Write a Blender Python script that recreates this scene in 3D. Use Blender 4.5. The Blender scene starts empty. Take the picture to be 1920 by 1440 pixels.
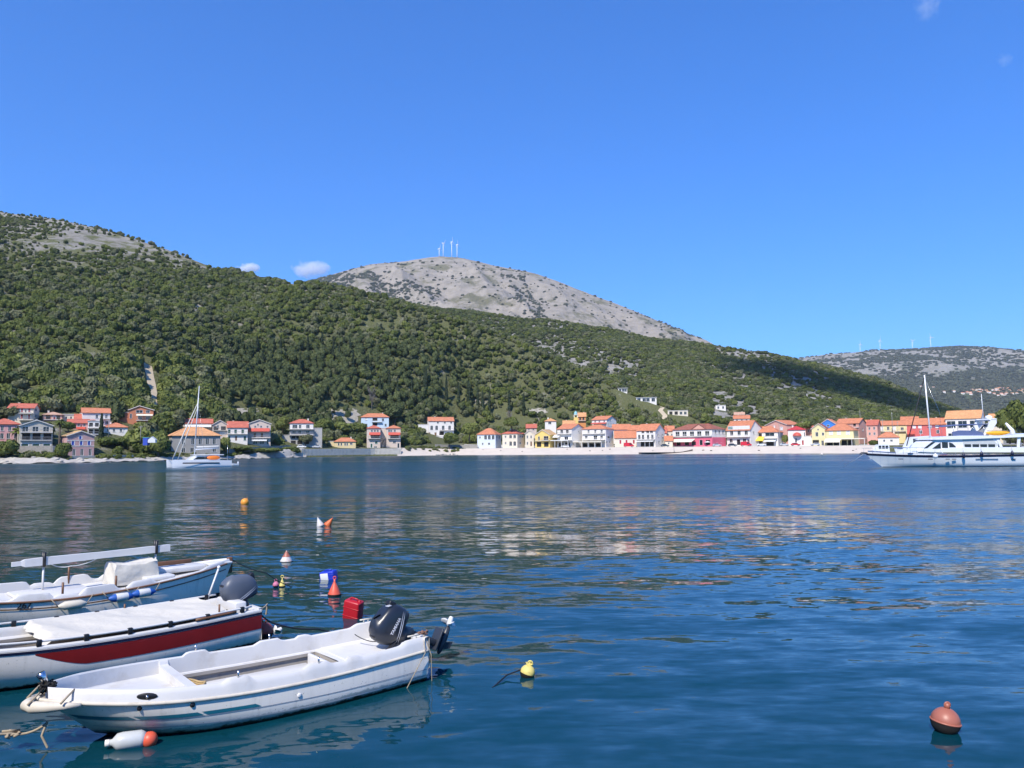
import bpy, bmesh, math, random
import numpy as np
from mathutils import Matrix, Vector, Euler

# ---------------------------------------------------------------- camera, sky, sun
SC = bpy.context.scene
COL = SC.collection
R = math.radians
F = 1443.0                       # focal length in photo pixels (1920 wide)
EYE = Vector((0.0, 0.0, 3.5))
PITCH, ROLL = R(4.75), R(-0.44)
cam_d = bpy.data.cameras.new('camera')
cam_d.sensor_width = 36.0
cam_d.lens = 36.0 * F / 1920.0
cam_d.clip_start, cam_d.clip_end = 0.1, 60000
cam = bpy.data.objects.new('camera', cam_d)
COL.objects.link(cam)
CAMR = Matrix.Rotation(math.pi / 2 + PITCH, 3, 'X') @ Matrix.Rotation(ROLL, 3, 'Z')
cam.matrix_world = Matrix.Translation(EYE) @ CAMR.to_4x4()
SC.camera = cam

SUN_EL, SUN_AZ = R(48), R(24)    # azimuth: degrees to the left of straight behind the viewer
TOSUN = Vector((-math.sin(SUN_AZ) * math.cos(SUN_EL), -math.cos(SUN_AZ) * math.cos(SUN_EL), math.sin(SUN_EL)))
world = bpy.data.worlds.new('World')
SC.world = world
world.use_nodes = True
wn = world.node_tree.nodes
wl = world.node_tree.links
sky = wn.new('ShaderNodeTexSky')
sky.sky_type = 'NISHITA'
sky.sun_disc = False
sky.sun_elevation = SUN_EL
sky.sun_rotation = math.atan2(TOSUN.x, TOSUN.y)
sky.altitude = 0
sky.air_density = 1.0
sky.dust_density = 0.05
sky.ozone_density = 5.0
bg = wn['Background']
hs = wn.new('ShaderNodeHueSaturation')
hs.inputs['Saturation'].default_value = 1.15
wl.new(sky.outputs[0], hs.inputs['Color'])
tint = wn.new('ShaderNodeMix'); tint.data_type = 'RGBA'; tint.blend_type = 'MULTIPLY'
tint.inputs[0].default_value = 1.0; tint.inputs[7].default_value = (0.66, 1.0, 1.55, 1)   # the clear deep blue of this sky
wl.new(hs.outputs[0], tint.inputs[6])
gm = wn.new('ShaderNodeGamma'); gm.inputs['Gamma'].default_value = 0.78
wl.new(tint.outputs[2], gm.inputs['Color'])
tint2 = wn.new('ShaderNodeMix'); tint2.data_type = 'RGBA'; tint2.blend_type = 'MULTIPLY'
tint2.inputs[0].default_value = 1.0; tint2.inputs[7].default_value = (0.64, 1.04, 1.34, 1)
wl.new(gm.outputs[0], tint2.inputs[6])
wl.new(tint2.outputs[2], bg.inputs['Color'])
bg.inputs['Strength'].default_value = 0.132

sun_d = bpy.data.lights.new('sun', 'SUN')
sun_d.energy = 4.8
sun_d.angle = R(0.53)
sun_d.color = (1.0, 0.935, 0.835)
sun = bpy.data.objects.new('sun', sun_d)
COL.objects.link(sun)
sun.rotation_euler = TOSUN.to_track_quat('Z', 'Y').to_euler()

SC.view_settings.view_transform = 'Standard'
SC.view_settings.look = 'None'
SC.view_settings.exposure = 0.32
SC.view_settings.gamma = 1.0
SC.render.engine = 'CYCLES'
SC.cycles.max_bounces = 6
SC.cycles.transparent_max_bounces = 8
SC.cycles.volume_bounces = 8
SC.cycles.use_adaptive_sampling = True
SC.cycles.adaptive_threshold = 0.02
SC.cycles.use_denoising = True
SC.cycles.caustics_reflective = False
SC.cycles.caustics_refractive = False

rng = np.random.default_rng(7)
random.seed(7)

# ---------------------------------------------------------------- geometry of the view
def ray(px, py):
    return CAMR @ Vector(((px - 960) / F, -(py - 720) / F, -1.0))
def at(px, py, Y):
    d = ray(px, py)
    return EYE + d * (Y / d.y)
def ground(px, py, z=0.0):
    d = ray(px, py)
    return EYE + d * ((z - EYE.z) / d.z)

# ---------------------------------------------------------------- noise (numpy)
def _hash(ix, iy, s):
    h = (ix.astype(np.int64) * 374761393 + iy.astype(np.int64) * 668265263 + s * 1442695041) & 0x7fffffff
    h = ((h ^ (h >> 13)) * 1274126177) & 0x7fffffff
    return ((h ^ (h >> 16)) & 0xffff) / 65535.0
def vnoise(x, y, s=0):
    ix, iy = np.floor(x), np.floor(y)
    fx, fy = x - ix, y - iy
    fx = fx * fx * (3 - 2 * fx); fy = fy * fy * (3 - 2 * fy)
    a = _hash(ix, iy, s); b = _hash(ix + 1, iy, s); c = _hash(ix, iy + 1, s); d = _hash(ix + 1, iy + 1, s)
    return (a + (b - a) * fx) * (1 - fy) + (c + (d - c) * fx) * fy
def fbm(x, y, s=0, o=4):
    r = 0; a = 0.5; f = 1.0
    for i in range(o):
        r = r + a * (vnoise(x * f, y * f, s + i * 17) * 2 - 1); a *= 0.5; f *= 2.03
    return r

# ---------------------------------------------------------------- materials
MATS = {}
def srgb(c):
    return tuple((v / 255 / 12.92) if v / 255 <= 0.04045 else ((v / 255 + 0.055) / 1.055) ** 2.4 for v in c)
def mat(name, col, rough=0.6, var=0.12, scale=3.0, bump=0.0, bscale=20.0, metal=0.0, spec=0.5, dirt=None, dscale=1.2, damt=0.5):
    """painted / plastered / plain surface: base colour with patchy variation, optional stains and fine relief"""
    if name in MATS: return MATS[name]
    m = bpy.data.materials.new(name); m.use_nodes = True
    n, l = m.node_tree.nodes, m.node_tree.links
    p = n['Principled BSDF']
    p.inputs['Roughness'].default_value = rough
    p.inputs['Metallic'].default_value = metal
    p.inputs['Specular IOR Level'].default_value = spec
    tc = n.new('ShaderNodeTexCoord')
    nz = n.new('ShaderNodeTexNoise'); nz.inputs['Scale'].default_value = scale; nz.inputs['Detail'].default_value = 5
    l.new(tc.outputs['Object'], nz.inputs['Vector'])
    mx = n.new('ShaderNodeMix'); mx.data_type = 'RGBA'
    lo = tuple(max(0, c * (1 - var)) for c in col) + (1,)
    hi = tuple(min(1, c * (1 + var)) for c in col) + (1,)
    mx.inputs[6].default_value = lo; mx.inputs[7].default_value = hi
    l.new(nz.outputs['Fac'], mx.inputs[0])
    out = mx.outputs[2]
    if dirt is not None:
        n2 = n.new('ShaderNodeTexNoise'); n2.inputs['Scale'].default_value = dscale; n2.inputs['Detail'].default_value = 8; n2.inputs['Roughness'].default_value = 0.7
        l.new(tc.outputs['Object'], n2.inputs['Vector'])
        rp = n.new('ShaderNodeValToRGB'); rp.color_ramp.elements[0].position = 0.52; rp.color_ramp.elements[1].position = 0.75
        rp.color_ramp.elements[1].color = (damt, damt, damt, 1)
        l.new(n2.outputs['Fac'], rp.inputs[0])
        m2 = n.new('ShaderNodeMix'); m2.data_type = 'RGBA'
        m2.inputs[7].default_value = tuple(dirt) + (1,)
        l.new(rp.outputs[0], m2.inputs[0]); l.new(out, m2.inputs[6]); out = m2.outputs[2]
    l.new(out, p.inputs['Base Color'])
    if bump > 0:
        nb = n.new('ShaderNodeTexNoise'); nb.inputs['Scale'].default_value = bscale; nb.inputs['Detail'].default_value = 4
        l.new(tc.outputs['Object'], nb.inputs['Vector'])
        bp = n.new('ShaderNodeBump'); bp.inputs['Strength'].default_value = bump; bp.inputs['Distance'].default_value = 0.02
        l.new(nb.outputs['Fac'], bp.inputs['Height']); l.new(bp.outputs[0], p.inputs['Normal'])
    MATS[name] = m
    return m

def tile_mat(name, col):
    """clay roof tiles: courses of rounded tiles as relief, patchy clay colour"""
    if name in MATS: return MATS[name]
    m = bpy.data.materials.new(name); m.use_nodes = True
    n, l = m.node_tree.nodes, m.node_tree.links
    p = n['Principled BSDF']; p.inputs['Roughness'].default_value = 0.85
    tc = n.new('ShaderNodeTexCoord')
    nz = n.new('ShaderNodeTexNoise'); nz.inputs['Scale'].default_value = 0.9; nz.inputs['Detail'].default_value = 8; nz.inputs['Roughness'].default_value = 0.75
    l.new(tc.outputs['Object'], nz.inputs['Vector'])
    rp = n.new('ShaderNodeValToRGB')
    e = rp.color_ramp.elements
    e[0].position = 0.3; e[0].color = tuple(c * 0.68 for c in col) + (1,)
    e[1].position = 0.72; e[1].color = tuple(min(1, c * 1.22) for c in col) + (1,)
    l.new(nz.outputs['Fac'], rp.inputs[0]); l.new(rp.outputs[0], p.inputs['Base Color'])
    wv = n.new('ShaderNodeTexWave'); wv.wave_type = 'BANDS'; wv.bands_direction = 'X'; wv.inputs['Scale'].default_value = 1.3
    l.new(tc.outputs['Object'], wv.inputs['Vector'])
    w2 = n.new('ShaderNodeTexWave'); w2.wave_type = 'BANDS'; w2.bands_direction = 'Z'; w2.wave_profile = 'SAW'; w2.inputs['Scale'].default_value = 1.6
    l.new(tc.outputs['Object'], w2.inputs['Vector'])
    ad = n.new('ShaderNodeMath'); ad.operation = 'ADD'
    l.new(wv.outputs['Fac'], ad.inputs[0]); l.new(w2.outputs['Fac'], ad.inputs[1])
    bp = n.new('ShaderNodeBump'); bp.inputs['Strength'].default_value = 0.7; bp.inputs['Distance'].default_value = 0.08
    l.new(ad.outputs[0], bp.inputs['Height']); l.new(bp.outputs[0], p.inputs['Normal'])
    MATS[name] = m
    return m

def glass_mat(name='window_glass', col=(0.02, 0.025, 0.03)):
    if name in MATS: return MATS[name]
    m = mat(name, col, rough=0.08, var=0.3, scale=0.4)
    return m

def leaf_mat(name, lo, hi, patch=0.05, trans=0.25):
    """foliage: per-leaf tint attribute and per-plant tint, a little light passing through"""
    if name in MATS: return MATS[name]
    m = bpy.data.materials.new(name); m.use_nodes = True
    n, l = m.node_tree.nodes, m.node_tree.links
    p = n['Principled BSDF']; p.inputs['Roughness'].default_value = 0.7; p.inputs['Specular IOR Level'].default_value = 0.25
    at_ = n.new('ShaderNodeAttribute'); at_.attribute_name = 'tint'
    oi = n.new('ShaderNodeObjectInfo')
    m1 = n.new('ShaderNodeMath'); m1.operation = 'MULTIPLY'; m1.inputs[1].default_value = 0.55
    l.new(oi.outputs['Random'], m1.inputs[0])
    m2 = n.new('ShaderNodeMath'); m2.operation = 'MULTIPLY_ADD'; m2.inputs[1].default_value = 0.45
    l.new(at_.outputs['Fac'], m2.inputs[0]); l.new(m1.outputs[0], m2.inputs[2])
    rp = n.new('ShaderNodeValToRGB'); e = rp.color_ramp.elements
    e[0].position = 0.05; e[0].color = tuple(lo) + (1,)
    e[1].position = 0.95; e[1].color = tuple(hi) + (1,)
    md = rp.color_ramp.elements.new(0.5); md.color = tuple((a + b) * 0.45 for a, b in zip(lo, hi)) + (1,)
    l.new(m2.outputs[0], rp.inputs[0]); l.new(rp.outputs[0], p.inputs['Base Color'])
    if trans > 0:
        tr = n.new('ShaderNodeBsdfTranslucent'); l.new(rp.outputs[0], tr.inputs['Color'])
        mx = n.new('ShaderNodeMixShader'); mx.inputs[0].default_value = trans
        l.new(p.outputs[0], mx.inputs[1]); l.new(tr.outputs[0], mx.inputs[2])
        l.new(mx.outputs[0], n['Material Output'].inputs['Surface'])
    MATS[name] = m
    return m

# ---------------------------------------------------------------- object helpers
def link(o, parent=None):
    COL.objects.link(o)
    if parent is not None: o.parent = parent
    return o
def tag(o, label=None, cat=None, group=None, kind=None):
    if label: o['label'] = label
    if cat: o['category'] = cat
    if group: o['group'] = group
    if kind: o['kind'] = kind
    return o
def empty(name, loc, rz=0.0, label=None, cat=None, group=None, rot=None, scale=None):
    o = bpy.data.objects.new(name, None)
    o.empty_display_size = 0.3
    o.location = loc
    o.rotation_euler = rot if rot is not None else (0, 0, rz)
    if scale: o.scale = (scale,) * 3
    link(o); tag(o, label, cat, group)
    return o
def mobj(name, verts, faces, m, parent=None, smooth=False, mats=None, fm=None):
    me = bpy.data.meshes.new(name)
    me.from_pydata([tuple(v) for v in verts], [], [tuple(f) for f in faces])
    for x in (mats or [m]): me.materials.append(x)
    if fm is not None: me.polygons.foreach_set('material_index', np.array(fm, dtype=np.int32))
    if smooth: me.polygons.foreach_set('use_smooth', np.ones(len(me.polygons), dtype=bool))
    me.update()
    return link(bpy.data.objects.new(name, me), parent)

class MB:
    """collects shapes into one mesh"""
    def __init__(s): s.v = []; s.f = []; s.sm = []
    def add(s, vs, fs, smooth=False):
        o = len(s.v); s.v += [tuple(v) for v in vs]
        s.f += [tuple(i + o for i in f) for f in fs]; s.sm += [smooth] * len(fs)
        return s
    def box(s, x0, x1, y0, y1, z0, z1):
        vs = [(x, y, z) for z in (z0, z1) for x, y in ((x0, y0), (x1, y0), (x1, y1), (x0, y1))]
        return s.add(vs, [(3, 2, 1, 0), (4, 5, 6, 7), (0, 1, 5, 4), (1, 2, 6, 5), (2, 3, 7, 6), (3, 0, 4, 7)])
    def rbox(s, x0, x1, y0, y1, z0, z1, r=0.02, seg=2):
        bm = bmesh.new(); bmesh.ops.create_cube(bm, size=1)
        for v in bm.verts:
            v.co = Vector(((x0 + x1) / 2 + v.co.x * (x1 - x0), (y0 + y1) / 2 + v.co.y * (y1 - y0), (z0 + z1) / 2 + v.co.z * (z1 - z0)))
        bmesh.ops.bevel(bm, geom=bm.edges[:], offset=r, segments=seg, affect='EDGES', profile=0.5)
        bm.verts.index_update()
        s.add([v.co[:] for v in bm.verts], [[v.index for v in f.verts] for f in bm.faces], True)
        bm.free(); return s
    def tube(s, pts, r, n=8, cap=True, closed=False):
        pts = [Vector(p) for p in pts]; m = len(pts)
        rr = r if hasattr(r, '__len__') else [r] * m
        vs = []; prev = None
        for i, p in enumerate(pts):
            a = pts[i - 1] if (i > 0 or closed) else p
            b = pts[(i + 1) % m] if (i < m - 1 or closed) else p
            t = (b - a)
            t = t.normalized() if t.length > 1e-9 else Vector((0, 0, 1))
            if prev is None:
                u = t.orthogonal().normalized()
            else:
                u = (prev - t * prev.dot(t))
                u = u.normalized() if u.length > 1e-6 else t.orthogonal().normalized()
            prev = u; w = t.cross(u)
            for k in range(n):
                an = 2 * math.pi * k / n
                vs.append(p + (u * math.cos(an) + w * math.sin(an)) * rr[i])
        fs = []
        for i in range(m - 1 if not closed else m):
            j = (i + 1) % m
            for k in range(n):
                q = (k + 1) % n
                fs.append((i * n + k, i * n + q, j * n + q, j * n + k))
        if cap and not closed:
            fs.append(tuple(range(n))[::-1]); fs.append(tuple((m - 1) * n + k for k in range(n)))
        return s.add(vs, fs, True)
    def lathe(s, prof, n=20, axis='Z', c=(0, 0, 0)):
        vs = []; fs = []
        for r, h in prof:
            for k in range(n):
                a = 2 * math.pi * k / n
                x, y = r * math.cos(a), r * math.sin(a)
                vs.append((c[0] + x, c[1] + y, c[2] + h) if axis == 'Z' else ((c[0] + h, c[1] + x, c[2] + y) if axis == 'X' else (c[0] + x, c[1] + h, c[2] + y)))
        for i in range(len(prof) - 1):
            for k in range(n):
                q = (k + 1) % n
                fs.append((i * n + k, i * n + q, (i + 1) * n + q, (i + 1) * n + k))
        return s.add(vs, fs, True)
    def sphere(s, c, r, n=16, m=10, sc=(1, 1, 1)):
        vs = []; fs = []
        for i in range(m + 1):
            t = math.pi * i / m
            for k in range(n):
                a = 2 * math.pi * k / n
                vs.append((c[0] + r * sc[0] * math.sin(t) * math.cos(a), c[1] + r * sc[1] * math.sin(t) * math.sin(a), c[2] - r * sc[2] * math.cos(t)))
        for i in range(m):
            for k in range(n):
                q = (k + 1) % n
                fs.append((i * n + k, i * n + q, (i + 1) * n + q, (i + 1) * n + k))
        return s.add(vs, fs, True)
    def grid(s, rows, smooth=True, flip=False):
        m = len(rows); n = len(rows[0])
        vs = [p for r in rows for p in r]
        fs = []
        for i in range(m - 1):
            for k in range(n - 1):
                f = (i * n + k, i * n + k + 1, (i + 1) * n + k + 1, (i + 1) * n + k)
                fs.append(f[::-1] if flip else f)
        return s.add(vs, fs, smooth)
    def xform(s, M):
        s.v = [tuple(M @ Vector(v)) for v in s.v]; return s
    def build(s, name, m, parent=None, auto=None):
        me = bpy.data.meshes.new(name)
        me.from_pydata(s.v, [], s.f)
        me.materials.append(m)
        me.polygons.foreach_set('use_smooth', np.array(s.sm, dtype=bool))
        me.update()
        if auto is not None: me.set_sharp_from_angle(angle=R(auto))
        return link(bpy.data.objects.new(name, me), parent)

def copy_tree(o, parent=None):
    c = o.copy(); COL.objects.link(c); c.parent = parent
    for ch in o.children: copy_tree(ch, c)
    return c
def npmesh(name, V, Fq, m, smooth=True, attrs=None):
    me = bpy.data.meshes.new(name)
    V = np.asarray(V, dtype=np.float32); Fq = np.asarray(Fq, dtype=np.int32)
    k = Fq.shape[1]
    me.vertices.add(len(V)); me.vertices.foreach_set('co', V.ravel())
    me.loops.add(Fq.size); me.loops.foreach_set('vertex_index', Fq.ravel())
    me.polygons.add(len(Fq)); me.polygons.foreach_set('loop_start', np.arange(len(Fq), dtype=np.int32) * k)
    if m is not None: me.materials.append(m)
    me.polygons.foreach_set('use_smooth', np.full(len(Fq), smooth, dtype=bool))
    for an, arr in (attrs or {}).items():
        a = me.attributes.new(an, 'FLOAT', 'POINT'); a.data.foreach_set('value', np.asarray(arr, dtype=np.float32))
    me.update(); me.validate()
    return me
# ---------------------------------------------------------------- terrain
from mathutils.bvhtree import BVHTree
def kpx(px): return (px - 960) / F
def hz(px): return 839.9 - (px - 960) * math.tan(-ROLL)     # horizon row in the photo at this column
def zfrom(px, py, Y): return EYE.z + (hz(px) - py) * Y / F
def tab(px, T):
    T = np.array(T, dtype=float)
    return [np.interp(px, T[:, 0], T[:, i]) for i in range(1, T.shape[1])]

def rock_mat(name, rock, rock2, grass, gscale, gthr, big=0.02, zf=None):
    m = bpy.data.materials.new(name); m.use_nodes = True
    n, l = m.node_tree.nodes, m.node_tree.links
    p = n['Principled BSDF']; p.inputs['Roughness'].default_value = 0.95; p.inputs['Specular IOR Level'].default_value = 0.15
    g = n.new('ShaderNodeNewGeometry')
    def noise(sc, det=8, rgh=0.65):
        z = n.new('ShaderNodeTexNoise'); z.inputs['Scale'].default_value = sc; z.inputs['Detail'].default_value = det; z.inputs['Roughness'].default_value = rgh
        l.new(g.outputs['Position'], z.inputs['Vector']); return z
    def ramp(src, a, b, ca, cb):
        r = n.new('ShaderNodeValToRGB'); e = r.color_ramp.elements
        e[0].position = a; e[1].position = b; e[0].color = tuple(ca) + (1,); e[1].color = tuple(cb) + (1,)
        l.new(src, r.inputs[0]); return r
    n1 = noise(big * 6); r1 = ramp(n1.outputs['Fac'], 0.35, 0.68, rock, rock2)
    n2 = noise(gscale, 9, 0.7); r2 = ramp(n2.outputs['Fac'], gthr, gthr + 0.1, (0, 0, 0), (1, 1, 1))
    mx = n.new('ShaderNodeMix'); mx.data_type = 'RGBA'
    gf = r2.outputs[0]
    if zf:   # grass thins out with height
        sp = n.new('ShaderNodeSeparateXYZ'); l.new(g.outputs['Position'], sp.inputs[0])
        mr = n.new('ShaderNodeMapRange'); mr.inputs['From Min'].default_value = zf[0]; mr.inputs['From Max'].default_value = zf[1]; mr.inputs['To Min'].default_value = zf[2]; mr.inputs['To Max'].default_value = zf[3]
        l.new(sp.outputs['Z'], mr.inputs['Value'])
        ad = n.new('ShaderNodeMath'); ad.operation = 'ADD'; l.new(n2.outputs['Fac'], ad.inputs[0]); l.new(mr.outputs[0], ad.inputs[1]); l.new(ad.outputs[0], r2.inputs[0])
    l.new(gf, mx.inputs[0]); l.new(r1.outputs[0], mx.inputs[6]); mx.inputs[7].default_value = tuple(grass) + (1,)
    l.new(mx.outputs[2], p.inputs['Base Color'])
    n3 = noise(big * 25, 6); bp = n.new('ShaderNodeBump'); bp.inputs['Strength'].default_value = 0.8; bp.inputs['Distance'].default_value = 0.06 / big
    l.new(n3.outputs['Fac'], bp.inputs['Height']); l.new(bp.outputs[0], p.inputs['Normal'])
    return m

TERR = []
def terrain(name, pxs, knots, sub, noise, m, smooth_it=3):
    """knots: list of (Y array, z array, noise gain) from the near edge to the back, one value per column"""
    rows = []; gain = []
    for (Y0, z0, g0), (Y1, z1, g1), s in zip(knots[:-1], knots[1:], sub):
        for i in range(s):
            t = i / s
            rows.append((Y0 + (Y1 - Y0) * t, z0 + (z1 - z0) * t)); gain.append(g0 + (g1 - g0) * t)
    rows.append(knots[-1][:2]); gain.append(knots[-1][2])
    Yg = np.array([r[0] for r in rows]); Zg = np.array([r[1] for r in rows]); G = np.array(gain)[:, None]
    for _ in range(smooth_it):
        w = np.clip(G * 3, 0, 1)
        S = Zg.copy(); S[1:-1] = 0.25 * Zg[:-2] + 0.5 * Zg[1:-1] + 0.25 * Zg[2:]
        Zg = Zg * (1 - w) + S * w
    K = kpx(pxs)[None, :]
    Xg = Yg * K
    Zg = Zg + noise(Xg, Yg) * G
    V = np.stack([Xg, Yg, Zg], -1).reshape(-1, 3)
    nr, nc = Xg.shape
    a = (np.arange(nr - 1)[:, None] * nc + np.arange(nc - 1)[None, :]).ravel()
    Fq = np.stack([a, a + 1, a + nc + 1, a + nc], -1)
    me = npmesh(name, V, Fq, m)
    o = link(bpy.data.objects.new(name, me)); tag(o, kind='structure')
    b = BVHTree.FromPolygons([tuple(v) for v in V], [tuple(f) for f in Fq])
    TERR.append((name, b))
    return o
def hit(px, py, names=None):
    d = ray(px, py).normalized(); best = None
    for nm, b in TERR:
        if names and nm not in names: continue
        h = b.ray_cast(EYE, d)
        if h[0] is not None and (best is None or h[3] < best[1]): best = (h[0], h[3])
    return best[0] if best else None
def zat(x, y, names=None):
    z = None
    for nm, b in TERR:
        if names and nm not in names: continue
        h = b.ray_cast(Vector((x, y, 3000)), Vector((0, 0, -1)))
        if h[0] is not None and (z is None or h[0].z > z): z = h[0].z
    return z

# --- the near shore and the wooded hill above it
SHORE = [(-900, 893), (-400, 880), (0, 869.5), (100, 868.5), (200, 866.5), (300, 864), (430, 860.5), (560, 857.5), (700, 855), (850, 853.2),
         (1000, 852.6), (1150, 851.8), (1300, 851), (1450, 850.3), (1600, 850), (1750, 849.7), (1900, 849.5), (2500, 850)]
def shoreY(px):
    y = np.interp(px, [s[0] for s in SHORE], [s[1] for s in SHORE])
    return EYE.z * F / (y - (839.9 - (px - 960) * math.tan(-ROLL)))
pA = np.linspace(-800, 2450, 420)
Ys = shoreY(pA)
TERRACE = [(-800, 2.2, 6, 3.5, 16), (0, 2.2, 6, 3.5, 16), (105, 2.2, 6, 3.5, 16), (128, 1.3, 6, 2.1, 16), (330, 1.4, 6, 2.3, 16), (430, 1.6, 7, 4.5, 20), (560, 3.6, 2.2, 4.2, 14), (740, 3.7, 2.2, 4.2, 14),
           (800, 3.6, 9, 4.2, 16), (870, 3.3, 9, 3.6, 34), (1600, 3.3, 9, 3.7, 45), (2450, 3.3, 9, 4, 45)]
tz, td, tz2, td2 = tab(pA, TERRACE)
RIDGE_A = [(-800, 330, 820, 40, 18), (-300, 345, 800, 40, 18), (0, 391, 760, 45, 16), (100, 404, 740, 45, 16), (200, 428, 710, 50, 17), (300, 461, 680, 55, 18), (400, 499, 650, 55, 17),
           (500, 522, 620, 50, 16), (600, 535, 600, 45, 15), (700, 555, 590, 45, 14), (800, 582, 580, 50, 14), (900, 612, 572, 55, 13), (1000, 655, 565, 60, 13), (1100, 702, 556, 65, 12),
           (1200, 745, 545, 70, 11), (1300, 782, 530, 75, 9), (1400, 802, 520, 80, 7.5), (1500, 812, 500, 80, 6.5), (1700, 820, 480, 80, 6), (2450, 822, 480, 80, 6)]
ry, rY, fd, fz = tab(pA, RIDGE_A)
rz = EYE.z + (839.9 - (pA - 960) * math.tan(-ROLL) - ry) * rY / F
rz = np.maximum(rz, fz + 1.0)
one = np.ones_like(pA)
Yf = Ys + td2 + fd
Ym = Yf + (rY - Yf) * 0.5
zm = fz + (rz - fz) * 0.52
def noiseA(X, Y):
    g = fbm(X / 70, Y / 70, 3, 4) * 11 + fbm(X / 14, Y / 14, 9, 3) * 1.6
    gl = -np.abs(fbm(X / 120 + 3, Y / 300, 21, 3)) * 16 + 3
    return g + gl
soil = rock_mat('hill_soil', (0.33, 0.31, 0.275), (0.20, 0.185, 0.15), (0.125, 0.132, 0.058), 0.07, 0.38, zf=(70, 260, 0.06, -0.20))
terrain('hillside', pA, [(Ys - 14, one * -2.0, 0), (Ys - 0.4, one * -0.12, 0), (Ys + td, tz, 0), (Ys + td2, tz2, 0), (Yf, fz, 0.12), (Ym, zm, 1.0), (rY - 18, rz - (rz - zm) * 0.10, 0.35), (rY, rz, 0.12), (rY + 60, rz - 6, 0.2), (rY + 330, np.maximum(rz - 160, -8), 0)],
        [5, 5, 5, 14, 34, 34, 6, 6, 10], noiseA, soil, 4)

# --- the second hill
pB = np.linspace(250, 2500, 330)
RIDGE_B = [(250, 600, 1060), (500, 570, 1060), (650, 560, 1060), (700, 559, 1060), (800, 573, 1060), (900, 588, 1060), (1000, 603, 1060), (1080, 608, 1050), (1150, 619, 1040), (1220, 636, 1030),
           (1300, 642, 1020), (1380, 652, 1000), (1450, 663, 980), (1500, 676, 960), (1560, 689, 940), (1650, 713, 900), (1700, 734, 870), (1760, 758, 840), (1820, 781, 800), (1900, 802, 760), (2000, 815, 740), (2500, 818, 700)]
by, bY = tab(pB, RIDGE_B)
bz = EYE.z + (839.9 - (pB - 960) * math.tan(-ROLL) - by) * bY / F
bz = np.maximum(bz, 4.6)
oB = np.ones_like(pB)
soilB = rock_mat('hill_limestone', (0.36, 0.345, 0.32), (0.24, 0.225, 0.19), (0.08, 0.09, 0.04), 0.08, 0.50)
def noiseB(X, Y):
    return fbm(X / 110, Y / 110, 31, 4) * 14 - np.abs(fbm(X / 130, Y / 420, 41, 3)) * 22 + 4 + fbm(X / 16, Y / 16, 5, 3) * 1.6
terrain('second_hill', pB, [(oB * 400, oB * -4, 0), (oB * 490, oB * 3, 0.05), (490 + (bY - 490) * 0.5, bz * 0.46, 1.0), (bY - 30, bz - 5, 0.3), (bY, bz, 0.12), (bY + 90, bz - 10, 0.2), (bY + 500, np.maximum(bz - 170, -10), 0)],
        [6, 36, 36, 8, 8, 10], noiseB, soilB, 4)

# --- the bare grey mountain
pC = np.linspace(300, 1750, 360)
RIDGE_C = [(300, 600), (480, 548), (560, 528), (600, 517), (640, 504), (700, 489), (760, 483), (800, 476), (825, 474), (860, 477), (920, 491), (980, 502), (1010, 509), (1060, 526), (1120, 551), (1180, 576), (1240, 601), (1300, 629), (1330, 641), (1450, 700), (1600, 760), (1750, 790)]
cy, = tab(pC, RIDGE_C)
CY = 3800.0
oC = np.ones_like(pC)
cz = EYE.z + (839.9 - (pC - 960) * math.tan(-ROLL) - cy) * CY / F
def noiseC(X, Y):
    g1 = np.abs(fbm((X + 0.35 * Y) / 420, Y / 1100, 51, 4))
    return -g1 * 230 + 40 - np.abs(fbm((X - 0.5 * Y) / 150, Y / 420, 57, 3)) * 75 + fbm(X / 300, Y / 300, 61, 5) * 60 + fbm(X / 45, Y / 45, 71, 4) * 14
rockC = rock_mat('mountain_rock', (0.38, 0.335, 0.275), (0.26, 0.23, 0.185), (0.16, 0.15, 0.085), 0.006, 0.52, big=0.004)
terrain('mountain', pC, [(oC * 1700, oC * -20, 0), (oC * 2600, cz * 0.42, 0.8), (oC * 3450, cz * 0.86, 0.6), (oC * CY, cz, 0.05), (oC * 4300, cz - 90, 0.3), (oC * 5600, oC * -20, 0)],
        [30, 60, 36, 16, 10], noiseC, rockC, 6)

# --- the far range on the right
pD = np.linspace(1150, 3000, 340)
RIDGE_D = [(1150, 720), (1400, 690), (1500, 672), (1560, 664), (1600, 660.5), (1640, 655.5), (1680, 655), (1720, 653), (1760, 651), (1800, 649), (1850, 651), (1880, 654), (1920, 656), (2100, 660), (2400, 690), (3000, 740)]
dy, = tab(pD, RIDGE_D)
DY = 5200.0
oD = np.ones_like(pD)
dz = EYE.z + (839.9 - (pD - 960) * math.tan(-ROLL) - dy) * DY / F
def noiseD(X, Y):
    return -np.abs(fbm(X / 700, Y / 900, 81, 4)) * 170 + 40 + fbm(X / 260, Y / 260, 91, 5) * 60
rockD = rock_mat('range_rock', (0.36, 0.34, 0.30), (0.26, 0.245, 0.20), (0.085, 0.105, 0.055), 0.0035, 0.52, big=0.0022, zf=(250, 480, 0.22, -0.06))
terrain('far_range', pD, [(oD * 1500, oD * 2, 0), (oD * 2800, oD * 95, 0.35), (oD * 4100, dz * 0.55, 0.8), (oD * 4850, dz * 0.9, 0.4), (oD * DY, dz, 0.05), (oD * 5700, dz - 60, 0.2), (oD * 7500, oD * -20, 0)],
        [16, 40, 30, 16, 10, 8], noiseD, rockD, 5)

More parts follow.
